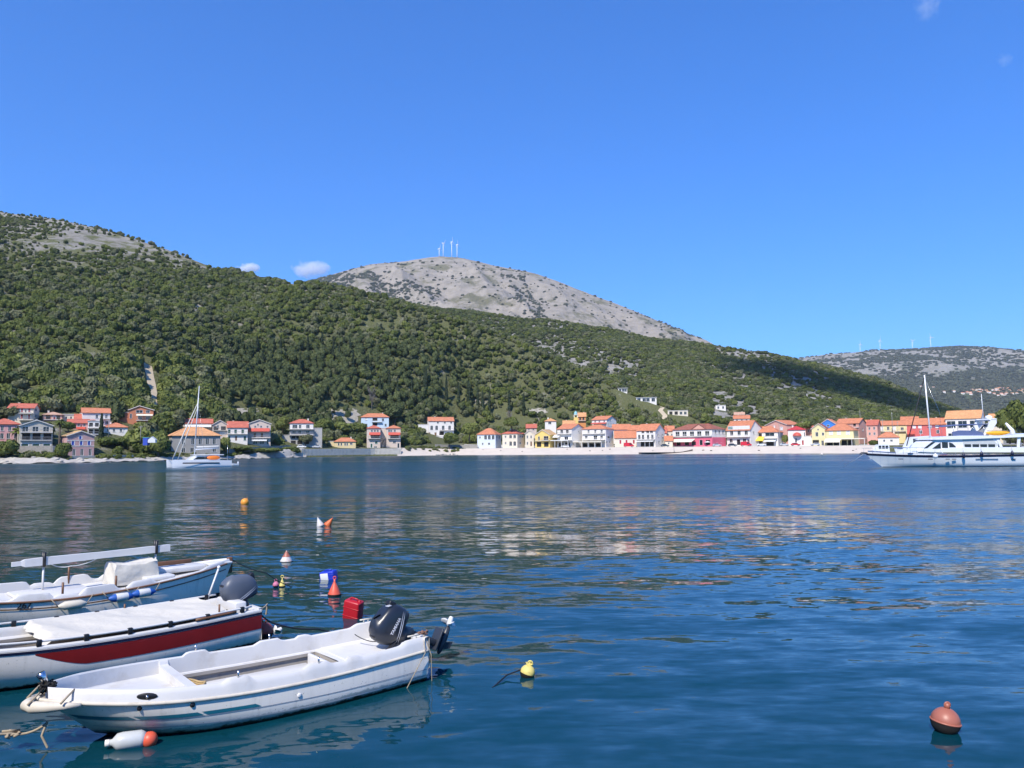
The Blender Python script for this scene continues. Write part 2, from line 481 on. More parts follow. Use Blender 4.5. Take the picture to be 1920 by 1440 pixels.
# ---------------------------------------------------------------- water
def water_mat():
    m = bpy.data.materials.new('sea_water'); m.use_nodes = True
    n, l = m.node_tree.nodes, m.node_tree.links
    p = n['Principled BSDF']
    p.inputs['Base Color'].default_value = (0.002, 0.037, 0.054, 1)
    p.inputs['IOR'].default_value = 1.34
    g = n.new('ShaderNodeNewGeometry')
    def mth(op, a, b=None, c=None):
        x = n.new('ShaderNodeMath'); x.operation = op
        for i, v in enumerate((a, b, c)):
            if v is None: continue
            if isinstance(v, (int, float)): x.inputs[i].default_value = v
            else: l.new(v, x.inputs[i])
        return x.outputs[0]
    def slope(sx, sy, rot, det, rgh, off, dist=0.0):
        mp = n.new('ShaderNodeMapping'); mp.inputs['Rotation'].default_value = (0, 0, rot); mp.inputs['Location'].default_value = (off, off * 1.7, 0)
        mp.inputs['Scale'].default_value = (sx, sy, 1)
        l.new(g.outputs['Position'], mp.inputs['Vector'])
        z = n.new('ShaderNodeTexNoise'); z.inputs['Scale'].default_value = 1.0; z.inputs['Detail'].default_value = det; z.inputs['Roughness'].default_value = rgh; z.inputs['Distortion'].default_value = dist
        l.new(mp.outputs[0], z.inputs['Vector'])
        s = n.new('ShaderNodeVectorMath'); s.operation = 'SUBTRACT'; s.inputs[1].default_value = (0.5, 0.5, 0.5)
        l.new(z.outputs['Color'], s.inputs[0]); return s.outputs[0], z.outputs['Fac']
    def scale(v, k):
        s = n.new('ShaderNodeVectorMath'); s.operation = 'SCALE'
        l.new(v, s.inputs[0])
        if isinstance(k, (int, float)): s.inputs['Scale'].default_value = k
        else: l.new(k, s.inputs['Scale'])
        return s.outputs[0]
    def add(a, b):
        s = n.new('ShaderNodeVectorMath'); s.operation = 'ADD'; l.new(a, s.inputs[0]); l.new(b, s.inputs[1]); return s.outputs[0]
    sep = n.new('ShaderNodeSeparateXYZ'); l.new(g.outputs['Position'], sep.inputs[0])
    s1, _ = slope(0.16, 0.42, 0.12, 2, 0.5, 3, 0.3)       # long low swell
    s2, _ = slope(0.8, 2.4, -0.10, 3, 0.55, 11, 0.5)       # ripples
    s3, _ = slope(3.2, 8.0, 0.1, 3, 0.6, 23)               # wind texture
    s4, _ = slope(1.7, 5.0, 0.22, 2, 0.5, 47, 0.3)         # small wavelets
    # breeze: the outer bay is ruffled, the inner water is calmer, with patches
    _, patch = slope(0.012, 0.035, 0.05, 3, 0.5, 71, 0.2)
    far = n.new('ShaderNodeMapRange'); far.inputs['From Min'].default_value = 24; far.inputs['From Max'].default_value = 95
    far.inputs['To Min'].default_value = 0.0; far.inputs['To Max'].default_value = 1.0
    l.new(mth('ADD', sep.outputs['Y'], mth('MULTIPLY', sep.outputs['X'], 0.75)), far.inputs['Value'])
    pr = n.new('ShaderNodeMapRange'); pr.inputs['From Min'].default_value = 0.35; pr.inputs['From Max'].default_value = 0.65; pr.inputs['To Min'].default_value = -0.35; pr.inputs['To Max'].default_value = 0.35
    l.new(patch, pr.inputs['Value'])
    br = n.new('ShaderNodeClamp'); l.new(mth('ADD', far.outputs[0], pr.outputs[0]), br.inputs['Value'])
    br = br.outputs[0]
    v = add(scale(s1, 0.24), scale(s2, mth('MULTIPLY_ADD', br, 0.60, 0.31)))
    v = add(v, scale(s3, mth('MULTIPLY_ADD', br, 0.88, 0.11)))
    v = add(v, scale(s4, mth('MULTIPLY_ADD', br, 0.25, 0.15)))
    fl = n.new('ShaderNodeVectorMath'); fl.operation = 'MULTIPLY'; fl.inputs[1].default_value = (0.55, 1.0, 0.0); l.new(v, fl.inputs[0])
    nn = n.new('ShaderNodeVectorMath'); nn.operation = 'ADD'; nn.inputs[1].default_value = (0, 0, 1); l.new(fl.outputs[0], nn.inputs[0])
    nm = n.new('ShaderNodeVectorMath'); nm.operation = 'NORMALIZE'; l.new(nn.outputs[0], nm.inputs[0])
    l.new(nm.outputs[0], p.inputs['Normal'])
    l.new(mth('MULTIPLY_ADD', br, 0.24, 0.02), p.inputs['Roughness'])
    return m
W = 9000
o = mobj('sea', [(-W, -300, 0), (W, -300, 0), (W, 1600, 0), (-W, 1600, 0)], [(0, 1, 2, 3)], water_mat()); tag(o, kind='structure')

# ---------------------------------------------------------------- foliage prototypes
def crown_mesh(name, m, seed, n=420, rx=1.0, rz=0.8, lobes=7, leaf=0.16, zc=0.8, core=True, spread=0.55):
    """rounded crown about 2 units wide standing on z=0: leaf clumps on overlapping lobes"""
    r = np.random.default_rng(seed)
    C = []; Rl = []
    for i in range(lobes):
        a = 2 * math.pi * (i + r.random() * 0.7) / lobes
        q = spread * (0.35 + 0.65 * r.random())
        if i == 0: q = 0.05
        C.append((math.cos(a) * q * rx, math.sin(a) * q * rx, zc + (r.random() - 0.45) * 0.55 * rz)); Rl.append(0.38 + 0.28 * r.random())
    C = np.array(C); Rl = np.array(Rl) * rx
    V = []; Fq = []; T = []
    lt = r.random(lobes)
    cnt = 0; tries = 0
    while cnt < n and tries < n * 6:
        tries += 1
        i = r.integers(lobes)
        d = r.normal(size=3); d /= np.linalg.norm(d)
        d[2] = d[2] if d[2] > -0.55 else -d[2]
        p = C[i] + d * Rl[i] * np.array([1, 1, 0.82]) * (0.9 + 0.2 * r.random())
        dd = np.linalg.norm((p - C) / np.array([1, 1, 0.82]), axis=1) / Rl
        dd[i] = 2
        if dd.min() < 0.86 or p[2] < 0.05: continue
        nrm = d + r.normal(size=3) * 0.45; nrm /= np.linalg.norm(nrm)
        u = np.cross(nrm, r.normal(size=3)); u /= np.linalg.norm(u); w = np.cross(nrm, u)
        s = leaf * (0.6 + 0.8 * r.random()) * rx
        b = len(V)
        for (x, y) in ((-1, -0.7), (1, -0.8), (0.8, 0.9), (-0.9, 0.7)): V.append(p + u * s * x + w * s * y * 0.8)
        Fq.append((b, b + 1, b + 2, b + 3)); T += [0.35 * lt[i] + 0.65 * r.random()] * 4
        cnt += 1
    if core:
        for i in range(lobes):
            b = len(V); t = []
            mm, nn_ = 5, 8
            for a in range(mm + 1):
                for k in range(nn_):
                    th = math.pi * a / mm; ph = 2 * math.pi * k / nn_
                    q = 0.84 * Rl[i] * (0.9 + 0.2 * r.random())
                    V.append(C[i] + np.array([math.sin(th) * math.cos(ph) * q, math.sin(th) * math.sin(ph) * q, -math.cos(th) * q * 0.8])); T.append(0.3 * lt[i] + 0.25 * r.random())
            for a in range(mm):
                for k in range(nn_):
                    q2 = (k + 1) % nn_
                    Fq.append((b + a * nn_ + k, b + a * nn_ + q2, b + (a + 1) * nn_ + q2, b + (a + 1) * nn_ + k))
    return npmesh(name, V, Fq, m, smooth=False, attrs={'tint': T})
def spire_mesh(name, m, seed, n=420, rad=0.16, leaf=0.06, ragged=0.25, base=0.03, power=0.7, droop=0.0):
    """cypress / conifer shape 1 unit tall"""
    r = np.random.default_rng(seed)
    V = []; Fq = []; T = []
    for i in range(n):
        h = base + (1 - base) * r.random() ** 1.15
        t = (h - base) / (1 - base)
        prof = rad * (min(1, t / 0.16 + 0.35)) * (1 - t) ** power + 0.012
        a = 2 * math.pi * r.random()
        q = prof * (1 - ragged * r.random())
        p = np.array([math.cos(a) * q, math.sin(a) * q, h - droop * q])
        nrm = np.array([math.cos(a), math.sin(a), 0.35]) + r.normal(size=3) * 0.35; nrm /= np.linalg.norm(nrm)
        u = np.cross(nrm, np.array([0, 0, 1.0])); u /= np.linalg.norm(u); w = np.cross(nrm, u)
        s = leaf * (0.6 + 0.8 * r.random())
        b = len(V)
        for (x, y) in ((-0.5, -1), (0.5, -1), (0.4, 1), (-0.4, 1)): V.append(p + u * s * x + w * s * y)
        Fq.append((b, b + 1, b + 2, b + 3)); T += [r.random()] * 4
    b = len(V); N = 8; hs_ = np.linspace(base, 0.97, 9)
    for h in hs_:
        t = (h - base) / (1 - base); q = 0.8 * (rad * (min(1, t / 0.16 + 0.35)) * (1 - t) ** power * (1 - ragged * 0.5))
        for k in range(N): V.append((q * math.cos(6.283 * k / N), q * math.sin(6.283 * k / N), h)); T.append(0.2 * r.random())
    for i in range(len(hs_) - 1):
        for k in range(N):
            q2 = (k + 1) % N; Fq.append((b + i * N + k, b + i * N + q2, b + (i + 1) * N + q2, b + (i + 1) * N + k))
    return npmesh(name, V, Fq, m, smooth=False, attrs={'tint': T})

LG = leaf_mat('leaf_evergreen', (0.072, 0.104, 0.022), (0.235, 0.262, 0.068))
LO = leaf_mat('leaf_olive', (0.115, 0.130, 0.058), (0.250, 0.255, 0.135))
LP = leaf_mat('leaf_pine', (0.052, 0.076, 0.028), (0.145, 0.168, 0.060), trans=0.12)
LY = leaf_mat('leaf_spring', (0.095, 0.130, 0.026), (0.22, 0.25, 0.07))
LC = leaf_mat('leaf_cypress', (0.020, 0.036, 0.018), (0.050, 0.070, 0.030), trans=0.1)
LD = leaf_mat('leaf_far', (0.085, 0.098, 0.060), (0.150, 0.160, 0.095), trans=0.1)
BARK = mat('bark', (0.13, 0.10, 0.075), rough=0.95, var=0.3, scale=6)
DRY = mat('dry_branches', (0.24, 0.21, 0.185), rough=0.95, var=0.2, scale=2)

PROTO = bpy.data.collections.new('plant_prototypes')
PO = []
def proto(me):
    o = bpy.data.objects.new('%02d_' % len(PO) + me.name, me); PROTO.objects.link(o); PO.append(o); return len(PO) - 1
ROUND = [proto(crown_mesh('evergreen_bush', LG, 100 + i, n=430, lobes=6 + i % 3, rz=0.8, zc=0.62)) for i in range(4)]
OLIVE = [proto(crown_mesh('olive_bush', LO, 200 + i, n=400, lobes=7, rz=0.9, zc=0.7)) for i in range(2)]
DARKB = [proto(crown_mesh('dark_bush', LP, 270 + i, n=420, lobes=7, rz=0.9, zc=0.68)) for i in range(2)]
SPRING = [proto(crown_mesh('spring_bush', LY, 250 + i, n=400, lobes=7, rz=0.9, zc=0.65)) for i in range(1)]
PINE = [proto(crown_mesh('pine_crown', LP, 300 + i, n=430, lobes=6, rz=1.3, zc=1.5, spread=0.45)) for i in range(2)]
FARB = [proto(crown_mesh('far_bush', LD, 400 + i, n=170, lobes=5, rz=0.7, zc=0.55, leaf=0.22)) for i in range(3)]

def scatter(name, pts, sc, rot, idx, label, cat):
    me = bpy.data.meshes.new(name + '_points')
    pts = np.asarray(pts, dtype=np.float32)
    me.vertices.add(len(pts)); me.vertices.foreach_set('co', pts.ravel())
    a = me.attributes.new('psc', 'FLOAT_VECTOR', 'POINT'); a.data.foreach_set('vector', np.asarray(sc, dtype=np.float32).ravel())
    a = me.attributes.new('prot', 'FLOAT_VECTOR', 'POINT'); a.data.foreach_set('vector', np.asarray(rot, dtype=np.float32).ravel())
    a = me.attributes.new('pidx', 'INT', 'POINT'); a.data.foreach_set('value', np.asarray(idx, dtype=np.int32))
    me.update()
    o = link(bpy.data.objects.new(name, me))
    ng = bpy.data.node_groups.new(name + '_nodes', 'GeometryNodeTree')
    ng.interface.new_socket('Geometry', in_out='INPUT', socket_type='NodeSocketGeometry')
    ng.interface.new_socket('Geometry', in_out='OUTPUT', socket_type='NodeSocketGeometry')
    N = ng.nodes; L = ng.links
    gi = N.new('NodeGroupInput'); go = N.new('NodeGroupOutput')
    ip = N.new('GeometryNodeInstanceOnPoints')
    ci = N.new('GeometryNodeCollectionInfo'); ci.inputs['Collection'].default_value = PROTO
    ci.inputs['Separate Children'].default_value = True; ci.inputs['Reset Children'].default_value = True
    def na(nm, ty):
        x = N.new('GeometryNodeInputNamedAttribute'); x.data_type = ty; x.inputs['Name'].default_value = nm; return x.outputs['Attribute']
    e2r = N.new('FunctionNodeEulerToRotation')
    L.new(na('prot', 'FLOAT_VECTOR'), e2r.inputs[0])
    L.new(gi.outputs[0], ip.inputs['Points']); L.new(ci.outputs[0], ip.inputs['Instance'])
    ip.inputs['Pick Instance'].default_value = True
    L.new(na('pidx', 'INT'), ip.inputs['Instance Index'])
    L.new(e2r.outputs[0], ip.inputs['Rotation']); L.new(na('psc', 'FLOAT_VECTOR'), ip.inputs['Scale'])
    L.new(ip.outputs[0], go.inputs[0])
    md = o.modifiers.new('plants', 'NODES'); md.node_group = ng
    tag(o, label, cat, kind='stuff')
    return o

# places kept clear of the wood: filled by the village builder as (x, y, radius)
CLEAR = []
# ---------------------------------------------------------------- shore strips
def strip(name, px0, px1, a, b, m, lift=0.06, n=160, rows=7, noise=0.0, kind='structure'):
    """sheet lying on the shore between offsets a and b (metres) from the waterline"""
    pxs = np.linspace(px0, px1, n); Y0 = shoreY(pxs)
    V = []
    for j in range(rows):
        t = j / (rows - 1)
        for i, p in enumerate(pxs):
            y = Y0[i] + a + (b - a) * t
            x = y * kpx(p)
            z = zat(x, y, ['hillside'])
            V.append((x, y, (z if z is not None else 0) + lift + noise * float(vnoise(np.array([x / 2.5]), np.array([y / 1.3]), 3)[0])))
    Fq = [(j * n + i, j * n + i + 1, (j + 1) * n + i + 1, (j + 1) * n + i) for j in range(rows - 1) for i in range(n - 1)]
    o = link(bpy.data.objects.new(name, npmesh(name, V, Fq, m))); tag(o, kind=kind)
    return o
M_beach = mat('beach_sand', (0.53, 0.465, 0.39), rough=0.95, var=0.14, scale=0.25, dirt=(0.45, 0.37, 0.30), dscale=0.35, damt=0.5)
M_pave = mat('promenade_paving', (0.46, 0.43, 0.39), rough=0.9, var=0.12, scale=0.4)
M_shore = mat('shore_rock', (0.42, 0.39, 0.34), rough=0.95, var=0.3, scale=0.8, bump=0.9, bscale=1.2, dirt=(0.22, 0.19, 0.16), dscale=0.5, damt=0.7)
M_conc = mat('old_concrete', (0.60, 0.55, 0.46), rough=0.95, var=0.2, scale=0.7, dirt=(0.25, 0.22, 0.18), dscale=0.6, damt=0.8)
M_wallcream = mat('parapet_plaster', (0.56, 0.51, 0.44), rough=0.9, var=0.08, scale=0.6, dirt=(0.5, 0.42, 0.36), dscale=0.5, damt=0.5)
M_stone = mat('field_stone', (0.30, 0.28, 0.25), rough=0.95, var=0.35, scale=1.6, bump=0.8, bscale=3.0, dirt=(0.10, 0.10, 0.07), dscale=0.7, damt=0.7)
strip('beach', 745, 1660, -0.6, 8.6, M_beach)
strip('promenade', 870, 1990, 8.9, 46, M_pave, lift=0.10, rows=5)
strip('rocky_foreshore', -420, 575, -0.8, 3.8, M_shore, lift=0.10, rows=9, noise=0.5, n=420)

def along(px, off, z=None):
    y = float(shoreY(np.array([float(px)]))[0]) + off
    x = y * kpx(px)
    return Vector((x, y, zat(x, y, ['hillside']) if z is None else z))
def shore_wall(name, label, px0, px1, off, h, th, m, zb=-1.0, n=24, z0=None):
    rows = []
    for p in np.linspace(px0, px1, n):
        A = along(p, off, 0); B = along(p, off + th, 0)
        base = (zat(A.x, A.y, ['hillside']) or 0) if z0 is None else z0
        rows.append([(A.x, A.y, base + zb), (A.x, A.y, base + h), (B.x, B.y, base + h), (B.x, B.y, base + zb)])
    mb = MB().grid(rows, smooth=False, flip=True)
    k = len(rows) - 1
    mb.add(rows[0], [(0, 1, 2, 3)]); mb.add(rows[k], [(3, 2, 1, 0)])
    o = mb.build(name, m); tag(o, label, 'wall'); return o
shore_wall('sea_wall', 'weathered concrete sea wall rising straight from the water below the kiosk', 566, 752, 0.2, 3.75, 1.0, M_conc, zb=-1.0, z0=0.0)
SWL = bpy.data.objects['sea_wall']
for p_ in np.linspace(570, 748, 26):
    A = along(p_, 0.12, 0); B_2 = along(p_ + .9, 0.12, 0)
    MB().add([(A.x, A.y, -.6), (B_2.x, B_2.y, -.6), (B_2.x, B_2.y, 3.55), (A.x, A.y, 3.55), (A.x, A.y + .2, -.6), (B_2.x, B_2.y + .2, -.6), (B_2.x, B_2.y + .2, 3.55), (A.x, A.y + .2, 3.55)], [(0, 1, 2, 3), (3, 2, 6, 7), (0, 3, 7, 4), (1, 5, 6, 2)]).build('wall_rib', M_conc, SWL)
shore_wall('promenade_parapet', 'long low cream parapet between the beach and the village street', 873, 1655, 8.7, 0.28, 0.35, M_wallcream, n=60)
shore_wall('terrace_wall', 'low stone terrace wall in front of the mauve house', 138, 252, 7.0, 0.7, 0.5, M_wallcream)
shore_wall('garden_wall', 'old stone retaining wall below the grey three-storey house', 30, 108, 11.5, 2.4, 0.6, M_stone, zb=-2)
shore_wall('field_wall', 'dark stone wall in the grass between the stone building and the sea wall', 430, 545, 10, 1.6, 0.6, M_stone, zb=-2)
shore_wall('road_wall', 'dark stone retaining wall beside the ramp below the white villa', 815, 895, 14, 2.0, 0.6, M_stone, zb=-1.5)

# boulders on the left shore
def rock_mesh(seed):
    bm = bmesh.new(); bmesh.ops.create_icosphere(bm, subdivisions=2, radius=1)
    r = random.Random(seed); off = (r.random() * 50, r.random() * 50)
    for v in bm.verts:
        c = v.co; n_ = float(fbm(np.array([c.x * 1.3 + off[0] + c.z]), np.array([c.y * 1.3 + off[1] - c.z]), seed, 3)[0])
        v.co = c * (1 + 0.55 * n_); v.co.z *= 0.6
    me = bpy.data.meshes.new('boulder'); bm.to_mesh(me); bm.free(); me.materials.append(M_shore); return me
RK = [rock_mesh(i) for i in range(6)]
rr_ = random.Random(5)
for i in range(95):
    px = rr_.uniform(-30, 600) if i < 80 else rr_.uniform(790, 870)
    P = along(px, rr_.uniform(-0.6, 4.5 if px < 560 else 1.0))
    if 566 < px < 760: continue
    o = link(bpy.data.objects.new('boulder', RK[i % 6])); s = rr_.uniform(0.35, 1.0) * (1.2 if rr_.random() < 0.2 else 0.8)
    o.location = (P.x, P.y, P.z + 0.1 * s); o.scale = (s * rr_.uniform(1, 1.9), s, s * rr_.uniform(0.7, 1.1)); o.rotation_euler = (rr_.uniform(-.2, .2), rr_.uniform(-.2, .2), rr_.uniform(0, 6.28))
    tag(o, 'pale weathered boulder lying along the waterline of the far shore', 'boulder', 'boulders along the far waterline')

M_dstone = mat('dark_beach_stone', (0.10, 0.09, 0.08), rough=.95)
for i, px in enumerate((905, 938, 978, 1062, 1105, 1128, 1142, 1222, 1262, 1316, 1331, 1420, 1498, 1596, 1602)):
    P = along(px, rr_.uniform(1.5, 7.5)); me_ = RK[i % 6].copy(); me_.materials.clear(); me_.materials.append(M_dstone)
    o = link(bpy.data.objects.new('beach_stone', me_)); s = rr_.uniform(.25, .5); o.location = (P.x, P.y, P.z + .1); o.scale = (s * 1.3, s, s); o.rotation_euler = (0, 0, rr_.uniform(0, 6.28))
    tag(o, 'small dark stone lying on the pale village beach', 'stone', 'dark stones on the village beach')

# ---------------------------------------------------------------- houses
W_ = {'white': (0.74, 0.70, 0.64), 'cream': (0.70, 0.62, 0.49), 'pink': (0.66, 0.36, 0.35), 'grey': (0.52, 0.48, 0.40), 'mauve': (0.52, 0.32, 0.30), 'terra': (0.50, 0.19, 0.10), 'stone': (0.36, 0.34, 0.31),
      'beige': (0.60, 0.50, 0.42), 'sky': (0.52, 0.63, 0.72), 'paleblue': (0.62, 0.67, 0.70), 'yellow': (0.75, 0.54, 0.17), 'lemon': (0.72, 0.62, 0.33), 'hotpink': (0.68, 0.13, 0.20), 'red': (0.54, 0.12, 0.11),
      'salmon': (0.66, 0.35, 0.27), 'blue': (0.04, 0.20, 0.62), 'concrete': (0.40, 0.385, 0.36), 'orange': (0.62, 0.26, 0.09), 'kiosk': (0.68, 0.55, 0.30)}
RC = {'o': (0.60, 0.225, 0.115), 'r': (0.54, 0.150, 0.095), 'b': (0.33, 0.115, 0.075), 'y': (0.66, 0.42, 0.20), 'l': (0.68, 0.34, 0.15), 'c': (0.52, 0.50, 0.46), 'p': (0.58, 0.36, 0.25), 'rr': (0.55, 0.05, 0.06)}
SH = {'g': (0.035, 0.10, 0.065), 'b': (0.03, 0.07, 0.40), 'r': (0.36, 0.04, 0.04), 'w': (0.72, 0.72, 0.70), 'n': (0.20, 0.11, 0.06), 'y': (0.80, 0.52, 0.05), 'k': (0.03, 0.03, 0.03), 't': (0.15, 0.55, 0.52), 'c': (0.74, 0.68, 0.55), 'rd': (0.50, 0.09, 0.06), 'bl': (0.2, 0.3, 0.42)}
def wallm(c): return mat('plaster_' + c, W_[c], rough=0.9, var=0.07, scale=0.5, dirt=tuple(v * 0.62 for v in W_[c]), dscale=0.35, damt=0.45)
def roofm(c): return tile_mat('clay_tiles_' + c, RC[c])
def paint(c): return mat('paint_' + c, SH[c], rough=0.6, var=0.12, scale=1.5)
GLASS = glass_mat()
DARK = mat('painted_interior_shade', (0.022, 0.02, 0.018), rough=0.9, var=0.4, scale=0.8)  # near-black colour standing in for the shade inside open bays and loggias
M_frame = mat('white_joinery', (0.72, 0.71, 0.69), rough=0.5, var=0.05)
M_slab = mat('concrete_slab', (0.58, 0.55, 0.51), rough=0.9, var=0.1, scale=1.0)
M_rail = mat('metal_railing', (0.30, 0.30, 0.30), rough=0.5, var=0.1)

def wall_face(mb, O, ux, w, h, holes, inward, depth=0.22):
    """rectangular wall with real openings and reveals"""
    O = Vector(O); ux = Vector(ux); uz = Vector((0, 0, 1)); inn = Vector(inward) * depth
    xs = sorted({0.0, w, *[round(min(max(a, 0), w), 3) for q in holes for a in (q[0], q[1])]})
    zs = sorted({0.0, h, *[round(min(max(a, 0), h), 3) for q in holes for a in (q[2], q[3])]})
    P = lambda x, z, i=0: tuple(O + ux * x + uz * z + inn * i)
    for a, b in zip(xs[:-1], xs[1:]):
        for c, d in zip(zs[:-1], zs[1:]):
            mx, mz = (a + b) / 2, (c + d) / 2
            if any(q[0] < mx < q[1] and q[2] < mz < q[3] for q in holes): continue
            mb.add([P(a, c), P(b, c), P(b, d), P(a, d)], [(0, 1, 2, 3)])
    for q in holes:
        a, b, c, d = q
        mb.add([P(a, c), P(b, c), P(b, d), P(a, d), P(a, c, 1), P(b, c, 1), P(b, d, 1), P(a, d, 1)], [(0, 1, 5, 4), (1, 2, 6, 5), (2, 3, 7, 6), (3, 0, 4, 7)])

def put_window(root, kind, O, ux, inn, a, b, c, d, col):
    """window filling an opening (a..b, c..d): frame with mullion and sill, pane or shutters behind"""
    O = Vector(O); ux = Vector(ux); inn = Vector(inn); uz = Vector((0, 0, 1))
    def q(mb, x0, x1, z0, z1, y0, y1):
        c8 = [O + ux * x + inn * y + uz * z for z in (z0, z1) for x, y in ((x0, y0), (x1, y0), (x1, y1), (x0, y1))]
        mb.add(c8, [(3, 2, 1, 0), (4, 5, 6, 7), (0, 1, 5, 4), (1, 2, 6, 5), (2, 3, 7, 6), (3, 0, 4, 7)])
    w, h = b - a, d - c
    t = min(0.09, w * 0.12)
    if kind == 'o':
        mb = MB(); q(mb, a - .02, b + .02, c - .02, d + .02, 0.19, 0.25); mb.build('opening', DARK, root); return  # shallow hole closed by a dark sheet, the inner shade painted on
    fr = MB()
    if kind in 'wdsa' :
        q(fr, a, a + t, c, d, 0.02, 0.16); q(fr, b - t, b, c, d, 0.02, 0.16); q(fr, a + t, b - t, d - t, d, 0.02, 0.16)
        if kind in 'wsa': q(fr, a - 0.08, b + 0.08, c - 0.10, c - 0.003, -0.14, 0.2)
        else: q(fr, a + t, b - t, c, c + t * .5, 0.02, 0.16)
        if kind in 'wa' and w > 0.8: q(fr, (a + b) / 2 - t * .4, (a + b) / 2 + t * .4, c, d - t, 0.03, 0.15)
    if kind == 's' or (kind == 'd' and col in ('g', 'b', 'r')):
        # white surround on the wall face
        e = 0.14
        q(fr, a - e, a - .003, c, d + e, -0.03, 0.05); q(fr, b + .003, b + e, c, d + e, -0.03, 0.05); q(fr, a, b, d + .003, d + e, -0.03, 0.05)
    f = fr.build('window' if kind != 'd' else 'door', M_frame, root)
    pn = MB()
    if kind in 'wa' or (kind == 'd' and col is None):
        q(pn, a + t * .5, b - t * .5, c, d - t * .5, 0.17, 0.20); pn.build('pane', GLASS, f)
    else:
        mid = (a + b) / 2
        for (x0, x1) in ((a + t, mid - .01), (mid + .01, b - t)):
            q(pn, x0, x1, c + .03, d - t, 0.08, 0.13)
            for k in range(5):
                z = c + (d - c) * (k + .5) / 5.4
                q(pn, x0 + .04, x1 - .04, z, z + .03, 0.06, 0.085)
        pn.build('shutter', paint(col or 'w'), f)
    if kind == 'a':
        sp = MB(); N = 8; mid = (a + b) / 2; r = w / 2
        for s in (-1, 1):
            pts = [O + ux * (mid + s * r) + uz * d + inn * -0.004]
            for k in range(N + 1):
                an = math.pi / 2 * k / N
                pts.append(O + ux * (mid + s * r * math.cos(an)) + uz * (d - r + r * math.sin(an)) + inn * -0.004)
            fs = [(0, k, k + 1) if s < 0 else (0, k + 1, k) for k in range(1, N + 1)]
            sp.add(pts, fs)
            sp.add([p + inn * 0.2 for p in pts], [])
        sp.build('arch_spandrel', root['_wall'] if False else WALLM[0], f)
WALLM = [None]

